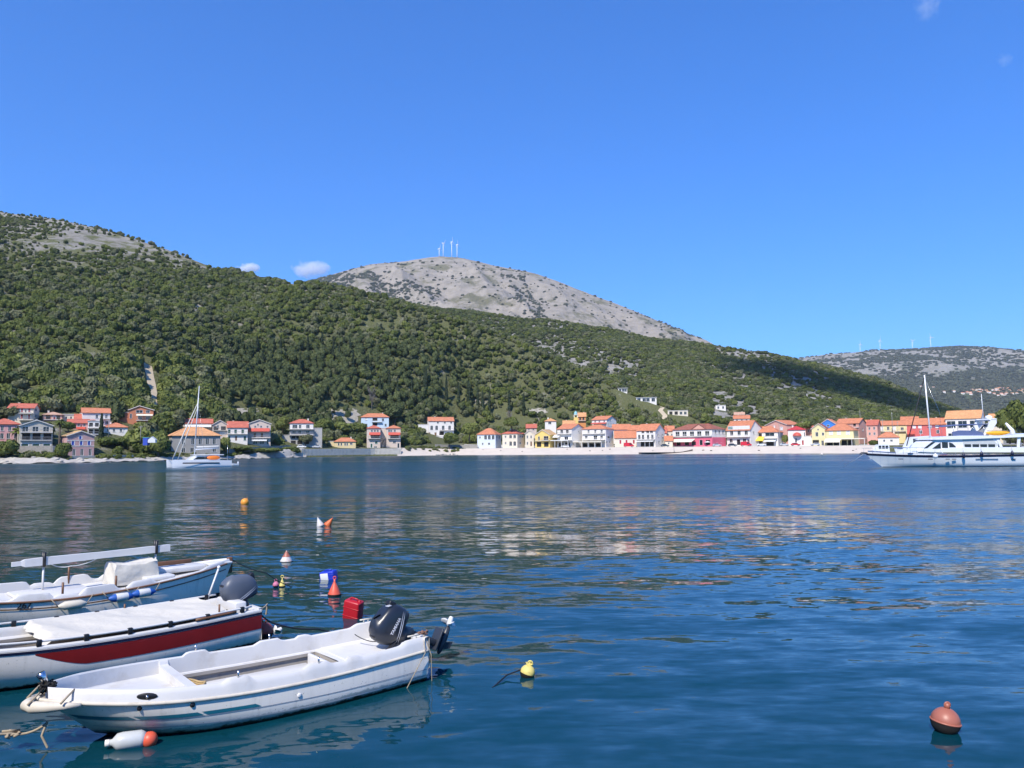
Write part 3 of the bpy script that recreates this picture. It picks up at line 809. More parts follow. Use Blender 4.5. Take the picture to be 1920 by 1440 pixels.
def house(name, label, x0, x1, yb, ye, yr, roof, wall, rc, Y, side=None, ws=0, D=8.0, items=(), ridge=0.5, ov=0.4, found=4.0, cat='house', lowcol=None, ylow=None, front_clear=14, chimney=True):
    xm = (x0 + x1) / 2
    if Y is None: Y = max(hitY(xm, yb), shY(xm, 11))
    phi = math.atan(kpx(xm))
    s = Y * math.cos(phi) / F; sv = Y / F
    sa = min(0.9, ws * s / D) if ws else 0.0
    al = math.asin(sa); ca = math.cos(al)
    psi = phi + (al if side == 'R' else -al)
    Wd = (x1 - x0) * s / ca
    fc = at(xm, yb, Y)
    root = empty(name, fc, -psi, label, cat)
    H = (yb - ye) * sv; HR = (yb - yr) * (Y + (0 if roof == 'front' else D / 2)) / F
    X = lambda px: (px - x0) * s / ca            # along the facade, 0 at left corner
    Z = lambda py: (yb - py) * sv
    CLEAR.append((fc.x + math.sin(psi) * D / 2, fc.y + math.cos(psi) * D / 2, max(Wd, D) * 0.62 + 3.2))
    if front_clear:
        for q in (4, 9, front_clear, front_clear + 5): CLEAR.append((fc.x * (1 - q / Y), fc.y - q, Wd * 0.5 + 3.0))
    wm = wallm(wall); WALLM[0] = wm
    hl, hs_, wins = [], [], []
    sw = {'R': (x1, x1 + ws), 'L': (x0 - ws, x0)}.get(side)
    for it in items:
        if it[0] in 'wsdao' and len(it[0]) == 1:
            k, px, py, w, h = it[:5]; col = it[5] if len(it) > 5 else None
            if sw and sw[0] < px < sw[1] and not (x0 < px < x1):
                t = (px - sw[0]) / ws * D; hw = w / ws * D / 2
                q = (max(.2, t - hw), min(D - .2, t + hw), Z(py + h / 2), Z(py - h / 2)); hs_.append(q); wins.append(('side', k, q, col))
            else:
                q = (X(px - w / 2), X(px + w / 2), max(0.05, Z(py + h / 2)), min(H - .05, Z(py - h / 2)))
                if q[3] > q[2]: hl.append(q); wins.append(('front', k, q, col))
    h2 = Wd / 2
    mb = MB()
    wall_face(mb, (-h2, 0, 0), (1, 0, 0), Wd, H, hl, (0, 1, 0))
    sgn = 1 if side != 'L' else -1
    if side == 'L': wall_face(mb, (-h2, D, 0), (0, -1, 0), D, H, [(D - q[1], D - q[0], q[2], q[3]) for q in [(D - q[1], D - q[0], q[2], q[3]) for q in hs_]] and [(q[0], q[1], q[2], q[3]) for q in hs_], (1, 0, 0))
    else: wall_face(mb, (h2, 0, 0), (0, 1, 0), D, H, hs_, (-1, 0, 0))
    ox = -sgn * h2
    mb.add([(ox, 0, 0), (ox, D, 0), (ox, D, H), (ox, 0, H)], [(0, 1, 2, 3)])
    mb.add([(-h2, D, 0), (h2, D, 0), (h2, D, H), (-h2, D, H)], [(0, 1, 2, 3)])
    mb.add([(-h2, 0, H - .02), (h2, 0, H - .02), (h2, D, H - .02), (-h2, D, H - .02)], [(0, 1, 2, 3)])
    # foundation
    mb.box(-h2 + .01, h2 - .01, 0.01, D - .01, -found, 0.0)
    if roof == 'gable':
        for sx in (-h2, h2): mb.add([(sx, 0, H), (sx, D, H), (sx, D * ridge, HR)], [(0, 1, 2)])
    if roof == 'front':
        for sy in (0, D): mb.add([(-h2, sy, H), (h2, sy, H), (h2 * (2 * ridge - 1), sy, HR)], [(0, 1, 2)])
    mb.build('wall', wm, root)
    if ylow is not None:
        zl = Z(ylow); lo = MB()
        wall_face(lo, (-h2 - .03, -0.03, -0.2), (1, 0, 0), Wd + .06, zl + .2, [(q[0] + .03, q[1] + .03, q[2] + .2, min(q[3], zl - .1) + .2) for q in hl if q[2] < zl], (0, 1, 0), depth=0.03)
        lo.add([(h2 + .03, -.03, -.2), (h2 + .03, D, -.2), (h2 + .03, D, zl), (h2 + .03, -.03, zl)], [(0, 1, 2, 3)])
        lo.build('ground_floor_facing', wallm(lowcol), root)
    # roof
    rf = MB(); t = 0.16
    def slab(pts):
        p = [Vector(v) for v in pts]; n_ = (p[1] - p[0]).cross(p[2] - p[0]).normalized()
        if n_.z < 0: n_ = -n_
        k = len(p)
        lo_, up = [v + n_ * 0.01 for v in p], [v + n_ * t for v in p]
        rf.add(lo_ + up, [tuple(range(k))[::-1], tuple(range(k, 2 * k))] + [(i, (i + 1) % k, (i + 1) % k + k, i + k) for i in range(k)])
    if roof == 'gable':
        dy_ = D * ridge; sl = (HR - H) / dy_; sl2 = (HR - H) / (D - dy_)
        slab([(-h2 - ov, -ov, H - ov * sl), (h2 + ov, -ov, H - ov * sl), (h2 + ov, dy_, HR), (-h2 - ov, dy_, HR)])
        slab([(-h2 - ov, dy_, HR), (h2 + ov, dy_, HR), (h2 + ov, D + ov, H - ov * sl2), (-h2 - ov, D + ov, H - ov * sl2)])
        rf.tube([(-h2 - ov, dy_, HR + t), (h2 + ov, dy_, HR + t)], 0.13, 6)
    elif roof == 'front':
        ax = h2 * (2 * ridge - 1); sl = (HR - H) / (ax + h2); s2 = (HR - H) / (h2 - ax)
        slab([(-h2 - ov, -ov, H - ov * sl), (ax, -ov, HR), (ax, D + ov, HR), (-h2 - ov, D + ov, H - ov * sl)])
        slab([(ax, -ov, HR), (h2 + ov, -ov, H - ov * s2), (h2 + ov, D + ov, H - ov * s2), (ax, D + ov, HR)])
        rf.tube([(ax, -ov, HR + t), (ax, D + ov, HR + t)], 0.13, 6)
        fb = MB()
        for (xa, xb, za, zb) in ((-h2 - ov, ax, H - ov * sl, HR), (ax, h2 + ov, HR, H - ov * s2)):
            fb.add([(xa, -ov - .05, za - .1), (xb, -ov - .05, zb - .1), (xb, -ov - .05, zb + .12), (xa, -ov - .05, za + .12)], [(0, 1, 2, 3)])
        fb.build('bargeboard', wallm('white'), root)
    elif roof in ('hip', 'pyr'):
        ra = 0.0 if roof == 'pyr' else max(0.0, h2 - D / 2 * 0.9)
        e = ov; z0 = H - 0.05
        A, B, C_, D_ = (-h2 - e, -e, z0), (h2 + e, -e, z0), (h2 + e, D + e, z0), (-h2 - e, D + e, z0)
        P, Q = (-ra, D / 2, HR), (ra, D / 2, HR)
        if ra < 0.05:
            P = (0, D / 2, HR)
            for a_, b_ in ((A, B), (B, C_), (C_, D_), (D_, A)): slab([a_, b_, P])
        else:
            slab([A, B, Q, P]); slab([C_, D_, P, Q]); slab([B, C_, Q]); slab([D_, A, P])
            rf.tube([(-ra, D / 2, HR + t), (ra, D / 2, HR + t)], 0.13, 6)
        for cA in (A, B): rf.tube([(cA[0], cA[1], cA[2] + t), (P if cA is A else Q)[:2] + (HR + t,)], 0.11, 5)
    else:
        rf.box(-h2 - ov * .5, h2 + ov * .5, -ov * .5, D + ov * .5, H, H + 0.25)
    R_ = rf.build('roof', roofm(rc) if roof != 'flat' else M_slab, root)
    if chimney and roof in ('gable', 'hip') and (int(x0) % 3 != 1):
        ch = MB(); cx = h2 * (0.55 if int(x0) % 2 else -0.45); cz = HR - 0.5
        ch.box(cx - .3, cx + .3, D * .55, D * .55 + .6, cz - .6, cz + 1.0); ch.box(cx - .38, cx + .38, D * .55 - .08, D * .55 + .68, cz + 1.0, cz + 1.12)
        ch.build('chimney', wallm('white' if int(x1) % 2 else 'cream'), R_)
    # fittings
    for face, k, q, col in wins:
        if face == 'front': put_window(root, k, (-h2, 0, 0), (1, 0, 0), (0, 1, 0), *q, col)
        elif side == 'R': put_window(root, k, (h2, 0, 0), (0, 1, 0), (-1, 0, 0), *q, col)
        else: put_window(root, k, (-h2, D, 0), (0, -1, 0), (1, 0, 0), *q, col)
    for it in items:
        k = it[0]
        if k == 'b':
            _, a, b, y = it[:4]; dep = it[4] if len(it) > 4 else 1.3
            xa, xb, z = X(a) - h2, X(b) - h2, Z(y)
            bl = MB(); bl.box(xa, xb, -dep, -0.003, z - 0.22, z)
            B_ = bl.build('balcony', M_slab, root)
            rl = MB(); rl.box(xa + .02, xb - .02, -dep + .02, -dep + .07, z + .92, z + 1.0)
            for sx in (xa + .02, xb - .07): rl.box(sx, sx + .05, -dep + .02, 0, z + .92, z + 1.0)
            nn = max(4, int((xb - xa) / 0.35))
            for i in range(nn + 1):
                cx = xa + .05 + (xb - xa - .1) * i / nn; rl.box(cx - .02, cx + .02, -dep + .025, -dep + .065, z, z + .92)
            rl.build('railing', M_rail if (len(it) < 6) else paint(it[5]), B_)
        elif k == 'aw':
            _, a, b, ya, yb_, col = it[:6]; dep = it[6] if len(it) > 6 else 2.2
            xa, xb = X(a) - h2, X(b) - h2; za, zb = Z(ya), Z(yb_)
            aw = MB(); n_ = max(3, int((xb - xa) / 0.6))
            rows = [[(xa + (xb - xa) * i / n_, -dep * j / 3 - .02, za + (zb - za) * j / 3 - 0.04 * math.sin(math.pi * j / 3) * (1 + 0.5 * (i % 2))) for i in range(n_ + 1)] for j in range(4)]
            rows.append([(p[0], p[1], p[2] - 0.22 - 0.05 * (i % 2)) for i, p in enumerate(rows[-1])])
            aw.grid(rows, smooth=False)
            A_ = aw.build('awning', paint(col), root)
            for sx in (xa + .1, xb - .1): MB().tube([(sx, -.05, za - .25), (sx, -dep + .05, zb - .03)], .025, 5).build('awning_arm', M_rail, A_)
        elif k == 'per':
            _, a, b, yt, col, dep = it[:6]
            xa, xb, z = X(a) - h2, X(b) - h2, Z(yt)
            pr = MB(); pr.box(xa, xb, -dep, -0.004, z, z + .18); pr.box(xa - .05, xb + .05, -dep - .05, -dep, z - .18, z + .22)
            P_ = pr.build('canopy', paint(col), root)
            n_ = max(2, int((xb - xa) / 3.6))
            for i in range(n_ + 1):
                cx = xa + .1 + (xb - xa - .2) * i / n_
                MB().box(cx - .09, cx + .09, -dep + .02, -dep + .2, -.3, z - .01).build('post', M_frame, P_)
        elif k == 'band':
            z = Z(it[1]); MB().box(-h2 - .04, h2 + .04, -.08, -0.003, z - .1, z + .1).build('belt_course', wallm(it[2]), root)
        elif k == 'sign':
            _, a, b, ya, yb_, col = it
            MB().box(X(a) - h2, X(b) - h2, -.12, -.02, Z(yb_), Z(ya)).build('sign_board', paint(col), root)
        elif k == 'blk':
            # lower side block of the same house, flat or with its own roof
            _, a, b, ya, off, dpt, c_ = it
            bm_ = MB(); xa, xb, z = X(a) - h2, X(b) - h2, Z(ya)
            bm_.box(xa, xb, off, off + dpt, -found, z)
            K_ = bm_.build('side_block', wallm(c_), root)
            MB().box(xa - .12, xb + .12, off - .12, off + dpt + .12, z + .002, z + .2).build('side_block_roof', M_slab, K_)
    return root
def row(k, xs, y, w, h, col=None): return [(k, x, y, w, h) + ((col,) if col else ()) for x in xs]
def shY(px, off): return float(shoreY(np.array([float(px)]))[0]) + off
def hitY(px, py, lo=0):
    p = hit(px, py, ['hillside', 'second_hill'])
    return max(lo, p.y) if p is not None else shY(px, 40)

# left cluster ------------------------------------------------
house('house', 'pink house with arched windows at the left edge of the far shore', -24, 36, 830, 796, 786, 'hip', 'pink', 'r', None, D=9,
      items=row('a', [3, 17, 30], 803, 6, 9) + row('a', [3, 15, 29], 817, 7, 10) + [('d', -10, 824, 6, 11, 'n')])
house('house', 'cream house with red balcony doors highest at the left above the palm', 14, 62, 795, 765, 757, 'gable', 'cream', 'r', None, side='R', ws=12, D=8,
      items=row('s', [40, 54], 769, 5, 7, 'r') + row('d', [40, 54], 781, 5, 9, 'r') + [('w', 47, 770, 4, 5), ('w', 67, 767.5, 4, 6), ('w', 67, 779, 4, 6), ('b', 36, 61, 774.5, 1.4), ('b', 36, 61, 787, 1.4)] + row('w', [22, 30], 773, 4, 6))
house('house', 'grey three-storey gabled house with dark green shutters below white gable trim', 36, 98, 842, 798, 788, 'front', 'grey', 'c', None, side='L', ws=5, D=10,
      items=row('w', [46, 65, 85], 804.5, 12, 9) + row('o', [48, 67.5, 88], 818.5, 15, 12) + row('s', [46.5, 67, 87.5], 836.5, 13.5, 9, 'g') + [('b', 37, 97, 810.5, 1.0), ('b', 37, 97, 825, 0.5)])
house('house', 'brown veranda house with a pale roof behind the tall palm', 80, 117, 789, 778, 772.5, 'hip', 'salmon', 'p', None, D=7,
      items=row('o', [90, 108], 782.5, 9, 7) + [('s', 102, 784, 5, 8, 'r'), ('b', 82, 116, 786.5, 1.0)])
house('house', 'flat-roofed cream annex beside the veranda house', 118, 140, 790, 777.5, 777, 'flat', 'cream', 'c', None, D=7, items=row('w', [124, 133], 783, 3.5, 4.5))
house('house', 'low pinkish house with a broad red roof above the mauve house', 127, 166, 806, 793, 786.5, 'gable', 'pink', 'r', None, D=7, items=row('w', [147, 158], 796.5, 5, 6) + row('d', [134, 152], 800.5, 4.5, 8, 'n') + [('aw', 143, 160, 800, 804, 'rd', 1.5)])
house('house', 'red-roofed house half hidden between the annex and the white house', 140, 176, 798, 787, 777, 'gable', 'cream', 'r', None, D=7, items=row('w', [150, 168], 792, 4, 5))
house('house', 'small white flat-roofed house with two stacked balconies', 164, 188, 816, 790, 789.5, 'flat', 'white', 'c', None, D=7, items=row('o', [170, 181], 796.5, 7, 7) + row('o', [170, 181], 809, 8, 8) + [('b', 164, 188, 802, 1.4), ('b', 164, 188, 814, 1.4)])
house('house', 'white house with an orange ridge roof between the veranda house and the terracotta house', 154, 206, 800, 774, 765.5, 'gable', 'white', 'o', None, side='L', ws=3, D=8,
      items=row('w', [181, 191, 199], 780.5, 5, 7) + row('w', [192, 200], 792, 6, 6) + [('b', 188, 206, 785, 1.2)])
house('house', 'long low white house with an orange hipped roof above the green garden', 194, 239, 815, 801.5, 793.5, 'hip', 'white', 'o', None, D=8, items=row('w', [202.5, 213.5, 226.5], 806.5, 5, 5.5) + [('d', 233, 809, 4, 9, 'w')])
house('house', 'terracotta orange house with balconies highest on the left beside the track', 241, 287, 799, 768.5, 761, 'front', 'terra', 'p', None, side='R', ws=2, D=8, ridge=0.42,
      items=[('w', 260.5, 771, 13, 6.5), ('w', 276.5, 771, 7.5, 6.5), ('w', 245, 780, 4, 8), ('w', 262, 783, 8, 6), ('w', 277, 783, 8, 6), ('w', 261, 795, 10, 6), ('w', 277.5, 795, 11, 6), ('b', 255, 290, 788, 1.5), ('aw', 255, 286, 776.5, 779, 'c', 1.4), ('blk', 222, 240.8, 773.5, 0.6, 6.0, 'terra')])
house('house', 'mauve gabled house with blue shutters standing by the water', 125, 176, 855, 817.5, 808.5, 'front', 'mauve', 'y', None, side='L', ws=13, D=10,
      items=[('s', 149.5, 817.5 + 3.2, 5, 5.6, 'b')] + row('s', [136, 151.5, 166.3], 831, 5.2, 7.5, 'b') + row('a', [138.5, 153.3, 169], 847.7, 6, 12.5) + row('band', [0], 0, 0, 0)[:0] + [('band', 826, 'white'), ('band', 836.5, 'white')])
# middle ------------------------------------------------------
house('stone_building', 'large grey stone building with an orange hipped roof behind the catamaran', 322, 413, 851, 817.5, 802, 'hip', 'stone', 'l', None, side='L', ws=11, D=13, cat='building',
      items=row('w', [344, 361, 375, 388.5, 401.5], 827.5, 6.5, 11) + row('w', [344, 360, 402], 843.5, 7, 8) + [('w', 317, 830, 3, 9)], ov=0.5)
house('house', 'long house with a red roof and white awning behind the stone building', 343, 398, 808, 793.5, 785.5, 'gable', 'beige', 'r', None, D=8, items=[('aw', 347, 396, 796, 800, 'w', 1.8)] + row('w', [355, 368, 384], 803.5, 5, 5))
house('house', 'beige house with arched attic window between the long house and the green-shuttered one', 398, 426, 822, 796, 788, 'front', 'beige', 'r', None, D=8, items=[('a', 408, 791 + 8.5, 4, 5), ('o', 404.5, 803, 9, 7), ('o', 418.5, 803, 9, 7)] + row('s', [414, 418.5, 423], 812, 3.4, 4.5, 'w') + [('b', 399, 425, 806.5, 1.0)])
house('house', 'white two-storey house with green shutters and a tiered red roof', 426, 464, 831, 801.5, 791, 'gable', 'white', 'r', None, D=8, items=row('s', [429.5, 441.3, 454.7], 808.8, 5.4, 6.8, 'g') + row('s', [429.5, 459], 821.5, 5, 8, 'g') + [('d', 442.5, 822, 4.5, 9, 'n'), ('b', 426, 464, 813.5, 1.0)])
house('house', 'beige gabled house with a lower red porch roof and ground floor awning', 464, 507, 836, 794.5, 787, 'front', 'beige', 'p', None, D=8, items=[('a', 483, 796.5, 3, 4)] + row('w', [478, 489, 501], 800, 4, 4) + row('d', [477.5, 490.7], 815.8, 5.4, 8, 'n') + row('w', [478.5, 491], 829.5, 8.5, 6) + [('d', 501.5, 829, 4, 9), ('aw', 465, 505, 803, 808.5, 'rd', 1.6), ('aw', 472, 500, 823, 826, 'w', 1.6), ('b', 466, 506, 820.5, 1.2)])
house('house', 'white house with a red hipped roof above two unfinished concrete floors', 543, 587, 835, 794, 787, 'hip', 'white', 'r', None, D=9, lowcol='concrete', ylow=804.5,
      items=[('w', 552.5, 799.8, 9.5, 6.4), ('w', 562.2, 799.8, 5, 6.4), ('w', 576.8, 799.8, 7, 6.4), ('w', 551, 810.2, 7, 5.5), ('w', 561.7, 810.2, 6, 5.5), ('w', 576.8, 810.2, 7, 5.5)] + row('o', [550, 559, 571, 582], 820, 7, 4.5) + row('o', [550, 562, 575], 829.5, 9, 6.5) + [('blk', 521, 542.8, 816, 1.0, 7, 'concrete'), ('blk', 587.2, 604, 803, 0.8, 7, 'concrete'), ('b', 541, 589, 804.5, 1.6), ('b', 541, 589, 815.5, 1.6)])
house('kiosk', 'low yellow building with an orange roof above the concrete sea wall', 627, 667, 840, 828.5, 821.5, 'hip', 'kiosk', 'o', None, D=7, cat='building', items=row('w', [635, 640, 647, 651], 832.8, 3, 4.5) + [('w', 658.5, 832, 5, 3.5), ('blk', 616.5, 626.8, 827.5, 0.5, 5, 'kiosk')], front_clear=8)
house('house', 'left half of the twin beige house with tiled porch roofs', 688, 713, 842, 803.5, 798, 'pyr', 'beige', 'r', None, side='L', ws=1, D=8, items=row('w', [697, 702.5, 708], 807.8, 4, 4) + [('o', 703.5, 818.5, 16, 5.5), ('s', 705.5, 829.5, 5.5, 5, 'g'), ('s', 696.5, 835.5, 4, 7.5, 'g'), ('w', 704, 838, 6, 2.5), ('aw', 692, 713, 810.8, 815.2, 'rd', 1.4), ('b', 690, 713, 822, 1.3)], front_clear=8)
house('house', 'right half of the twin beige house with tiled porch roofs', 724.5, 751, 842, 803.5, 798, 'pyr', 'beige', 'o', None, D=8, items=row('w', [729.5, 733.5, 740], 807.8, 4, 4) + [('o', 740, 818.5, 15, 5.5), ('w', 739.5, 829, 5.5, 4), ('d', 747, 835.5, 4, 9), ('aw', 728, 750.5, 810.8, 815.2, 'rd', 1.4), ('b', 727, 750.5, 822, 1.3), ('blk', 713.2, 724.3, 803, 2.0, 5, 'beige')], front_clear=8)
house('house', 'light blue house with a red roof higher on the slope behind the twin house', 677, 729, 806, 782.5, 775.5, 'hip', 'sky', 'o', None, D=8, items=[('w', 686.5, 796.5, 5, 4.5), ('o', 703, 786.5, 9, 5.5), ('o', 703, 795.5, 9, 5.5), ('w', 718, 787, 4.5, 5), ('w', 723, 797, 4, 5), ('b', 697, 716, 791, 1.2), ('s', 686.5, 786, 4, 4, 'w')])
house('villa', 'large white villa with orange roofs and arched windows on a white plinth', 804, 851, 819, 789.5, 782.5, 'gable', 'white', 'o', None, side='L', ws=3, D=9, items=row('a', [809.5, 818.7, 831, 843], 802, 5, 8) + row('w', [821, 834, 846], 792.3, 3.5, 3.2) + row('d', [805.3, 816.7], 814.3, 4.2, 7.5, 'n') + [('o', 828, 812.5, 8.5, 7), ('w', 841, 813, 4.5, 6), ('b', 824, 851, 806.5, 1.4), ('blk', 785, 803.8, 796, 0.8, 7, 'white'), ('blk', 784, 856, 818.8, -3.2, 3.0, 'white')])
# village front -----------------------------------------------
FR = 17
house('house', 'pale blue house with an orange hipped roof first in the village row', 895, 929, 838, 815, 804, 'hip', 'paleblue', 'o', shY(920, FR), side='R', ws=11, D=9, items=row('a', [910.5, 917.5, 924.7], 820, 5.2, 7.5) + [('w', 900, 820, 3, 4), ('w', 905, 832, 3, 4), ('w', 917, 832, 4, 4), ('w', 932, 820, 2, 5), ('w', 936.5, 820, 2, 5)])
house('house', 'cream house with a dark red hipped roof second in the village row', 942, 970, 837, 813.5, 806, 'hip', 'cream', 'r', shY(955, FR), side='R', ws=14, D=9, items=row('a', [957.5, 965], 818.5, 5, 6) + row('a', [957.5, 965], 831.5, 5, 8) + row('w', [948, ], 818.5, 3, 4) + row('w', [948], 830.5, 3, 4) + row('w', [975.5, 980], 818.5, 2.5, 4.5) + row('w', [975.5], 830.5, 2.5, 4.5))
house('house', 'small cream gabled house behind the dark conifer in the village row', 985, 1001, 838, 812.5, 806.5, 'front', 'cream', 'p', shY(992, FR + 4), D=8, items=row('w', [989, 996], 819, 3, 5) + row('d', [996], 832, 4, 9, 'n') + [('w', 989, 831, 3, 5)])
house('house', 'bright yellow gabled house with an open ground floor', 1003.5, 1031, 839, 815, 806, 'front', 'yellow', 'y', shY(1015, FR), side='R', ws=14, D=9, items=[('w', 1010.7, 821.7, 3.5, 7), ('w', 1024, 821.5, 9, 7.5), ('o', 1010.8, 833.4, 8.5, 9), ('o', 1024.3, 833.4, 8.5, 9), ('b', 1004, 1031, 826.3, 1.2), ('b', 1017, 1031, 825.8, 1.6)])
house('house', 'small red-roofed house up behind the yellow gabled house', 987, 1006, 808, 802.5, 795.5, 'gable', 'beige', 'r', 425, D=7, items=row('w', [992, 1000], 805, 3, 3.5))
house('house', 'white tower-like house with a light hipped roof behind the dark conifer', 1022, 1043, 806, 790, 784.5, 'hip', 'white', 'l', 428, D=7, items=[('w', 1031, 793, 6, 4)])
house('house', 'white gabled house with an orange roof and broad pale right gable', 1045, 1072, 839, 804.5, 796, 'gable', 'white', 'o', shY(1058, FR), side='R', ws=25, D=11, items=row('w', [1053.5, 1064], 809, 5, 6) + [('w', 1062, 821.5, 7, 6), ('w', 1086, 809.5, 2.5, 3), ('o', 1052, 833.5, 9, 8), ('o', 1064, 833.5, 9, 8), ('b', 1046, 1072, 813.5, 1.3), ('aw', 1040, 1052, 815, 819.5, 'w', 2.0), ('per', 1037, 1074, 826, 'w', 4.0)])
house('house', 'white house with many balconies above a long restaurant canopy', 1092, 1136, 839.5, 805, 797.5, 'hip', 'white', 'o', shY(1115, FR), side='R', ws=15, D=10, items=row('a', [1104, 1116.7, 1128.5], 809, 4, 5.5) + row('w', [1099.5, 1128], 819.5, 5, 5) + [('w', 1116.7, 820, 7, 7), ('w', 1141.5, 820, 4, 4), ('w', 1138, 829.5, 2.5, 4), ('w', 1143.5, 829.5, 2.5, 4), ('b', 1093, 1135, 813, 1.0, 'w'), ('b', 1093, 1135, 824.5, 1.3, 'w'), ('per', 1061, 1135, 828.5, 'c', 5.0)] + row('o', [1098, 1110, 1122], 834.5, 10, 7))
house('house', 'orange wooden house up behind the church bell tower', 1083, 1098.5, 792, 781, 774, 'gable', 'orange', 'l', 455, D=6, items=row('o', [1088, 1094], 785.5, 3.5, 5) + [('b', 1083, 1098, 788.5, 1.0)])
house('house', 'white house with a red awning and white right gable behind the canopy restaurant', 1110, 1138, 802, 787, 780.5, 'gable', 'white', 'o', 440, side='R', ws=18, D=9, items=row('w', [1116, 1124, 1133], 790, 3, 3) + row('w', [1142, 1146, 1150], 796.5, 2, 5) + [('w', 1144.5, 787.5, 2, 5), ('aw', 1110, 1138, 792.3, 794.3, 'rd', 1.3)])
house('house', 'small white gabled house with an orange roof behind the low red-door house', 1148, 1180, 818, 805, 796, 'gable', 'white', 'o', 412, side='R', ws=3, D=7, items=row('w', [1157, 1168], 810, 4, 4))
house('house', 'low cream house with red doors and a steep orange roof', 1153, 1193, 839, 821, 808.5, 'gable', 'cream', 'o', shY(1170, FR + 3), D=10, items=row('d', [1163.5, 1175, 1188.5], 828.5, 4, 7.5, 'r'))
house('house', 'grey-sided three-storey house with an arched attic dormer and glass ground floor', 1194, 1229, 839, 807.5, 796, 'gable', 'white', 'o', shY(1210, FR), side='R', ws=18, D=10, items=row('w', [1199, 1206, 1215.5, 1223.5], 819, 4.5, 8) + row('a', [1206, 1215, 1222], 809.8, 5.5, 4.5) + row('o', [1205, 1213.5, 1222], 833, 7, 9) + [('w', 1234.5, 816.5, 2.5, 6), ('w', 1242.5, 816.5, 2.5, 6), ('w', 1236, 829.5, 3, 6), ('w', 1243, 829.5, 2.5, 6), ('b', 1194, 1229, 824, 1.2), ('aw', 1195, 1228, 825.5, 827.5, 'w', 2.2)])
house('house', 'orange-roofed house glimpsed behind left end of the pink and white hotel', 1248, 1264, 828, 808, 799, 'gable', 'cream', 'o', 404, D=7, items=row('w', [1253, 1260], 815, 3, 4))
house('shed', 'low orange-roofed shed between the grey-sided house and the hotel', 1247, 1261, 837, 826, 818, 'gable', 'cream', 'o', shY(1255, FR + 2), D=5, items=[('w', 1254, 831, 3, 3)])
HT = house('hotel', 'long white and pink hotel with a pink centre gable and cream awning', 1261, 1335, 837, 806, 796, 'hip', 'white', 'b', shY(1295, FR), side='R', ws=26, D=12, lowcol='hotpink', ylow=820.5, cat='hotel', items=row('w', [1270.5, 1284, 1298, 1311.5, 1326], 813.2, 8, 8.5) + row('o', [1272, 1288, 1301], 831.5, 8, 7) + [('d', 1314.5, 830, 6, 10), ('o', 1327, 830, 8, 9), ('aw', 1256.5, 1304, 823, 828, 'c', 3.0), ('b', 1262, 1335, 818, 0.8, 'w')] + row('w', [1342, 1349, 1356], 811, 3, 7) + row('w', [1344, 1352], 827, 3, 7))
# pediment gable on the hotel front
def pediment(root, w, xoff, z0, h, col, rc):
    p = MB(); p.add([(xoff - w, -.12, z0), (xoff + w, -.12, z0), (xoff, -.12, z0 + h)], [(0, 1, 2)]); p.build('pediment', wallm(col), root)
    r_ = MB()
    for s in (-1, 1):
        r_.add([(xoff + s * (w + .3), -.4, z0 - .1), (xoff, -.4, z0 + h + .1), (xoff, 5.0, z0 + h + .1), (xoff + s * (w + .3), 1.2, z0 - .1), (xoff + s * (w + .3), -.4, z0 + .1), (xoff, -.4, z0 + h + .3), (xoff, 5, z0 + h + .3), (xoff + s * (w + .3), 1.2, z0 + .1)],
               [(0, 1, 2, 3), (7, 6, 5, 4), (0, 4, 5, 1), (0, 3, 7, 4)])
    r_.build('gable_roof', roofm(rc), root)
pediment(HT, 4.4, 4.2, 8.3, 2.6, 'salmon', 'b')
house('house', 'building with a white and turquoise sign board under an orange roof', 1363, 1407, 837, 806, 790, 'gable', 'white', 'o', shY(1385, FR), side='R', ws=25, D=11, items=[('sign', 1366, 1406.5, 798.8, 805.4, 'w'), ('sign', 1366.5, 1375, 799.4, 804.8, 't')] + row('w', [1372.5, 1386.5, 1399.7], 812, 6, 8) + row('w', [1371, 1396], 826, 6, 7) + [('d', 1385, 829, 7, 11), ('w', 1403.5, 828, 4, 7), ('b', 1363, 1407, 819, 1.3, 'w')] + [('w', 1414, 812, 3, 5)], ridge=0.35)
house('house', 'white house with an orange roof on the slope above the sign board building', 1376, 1406, 794, 785, 779, 'gable', 'white', 'o', 470, D=8, items=row('a', [1382, 1391, 1400], 789, 3.5, 5))
house('house', 'small house with a pale red roof above and left of the hillside white house', 1377, 1396, 783, 777.5, 773, 'gable', 'cream', 'p', 500, D=7, items=row('w', [1382, 1391], 780, 3, 3))
house('restaurant', 'orange-roofed restaurant with a yellow awning beside the sign board building', 1409, 1459, 837, 811, 800.5, 'hip', 'white', 'o', shY(1432, FR + 1), side='R', ws=10, D=9, cat='restaurant', items=row('o', [1414.5, 1425], 815.5, 8.5, 6) + [('w', 1444, 814.5, 17, 6), ('o', 1444, 832, 14, 8), ('o', 1424, 830.5, 12, 9), ('d', 1412, 830.5, 5, 11, 'y'), ('aw', 1414, 1434, 818.5, 826, 'y', 2.5), ('aw', 1434, 1456, 825, 827.5, 'w', 2.5), ('b', 1434, 1458, 821.5, 1.2)])
house('house', 'large salmon pink gabled building behind the restaurant', 1436, 1476, 822, 797, 788.5, 'front', 'salmon', 'o', 398, side='R', ws=26, D=10, items=row('s', [1446, 1466], 804, 4, 6, 'w'))
CH = house('chapel', 'white building with a red half-dome canopy and oval window', 1478.5, 1511, 836, 806.5, 799.5, 'hip', 'white', 'rr', shY(1495, FR + 1), D=9, cat='building', items=[('d', 1505.5, 830, 4, 9, 'r'), ('w', 1509, 814.5, 2, 7), ('w', 1493, 825.5, 4, 8), ('blk', 1511.2, 1524, 818, 0.5, 6, 'white')])
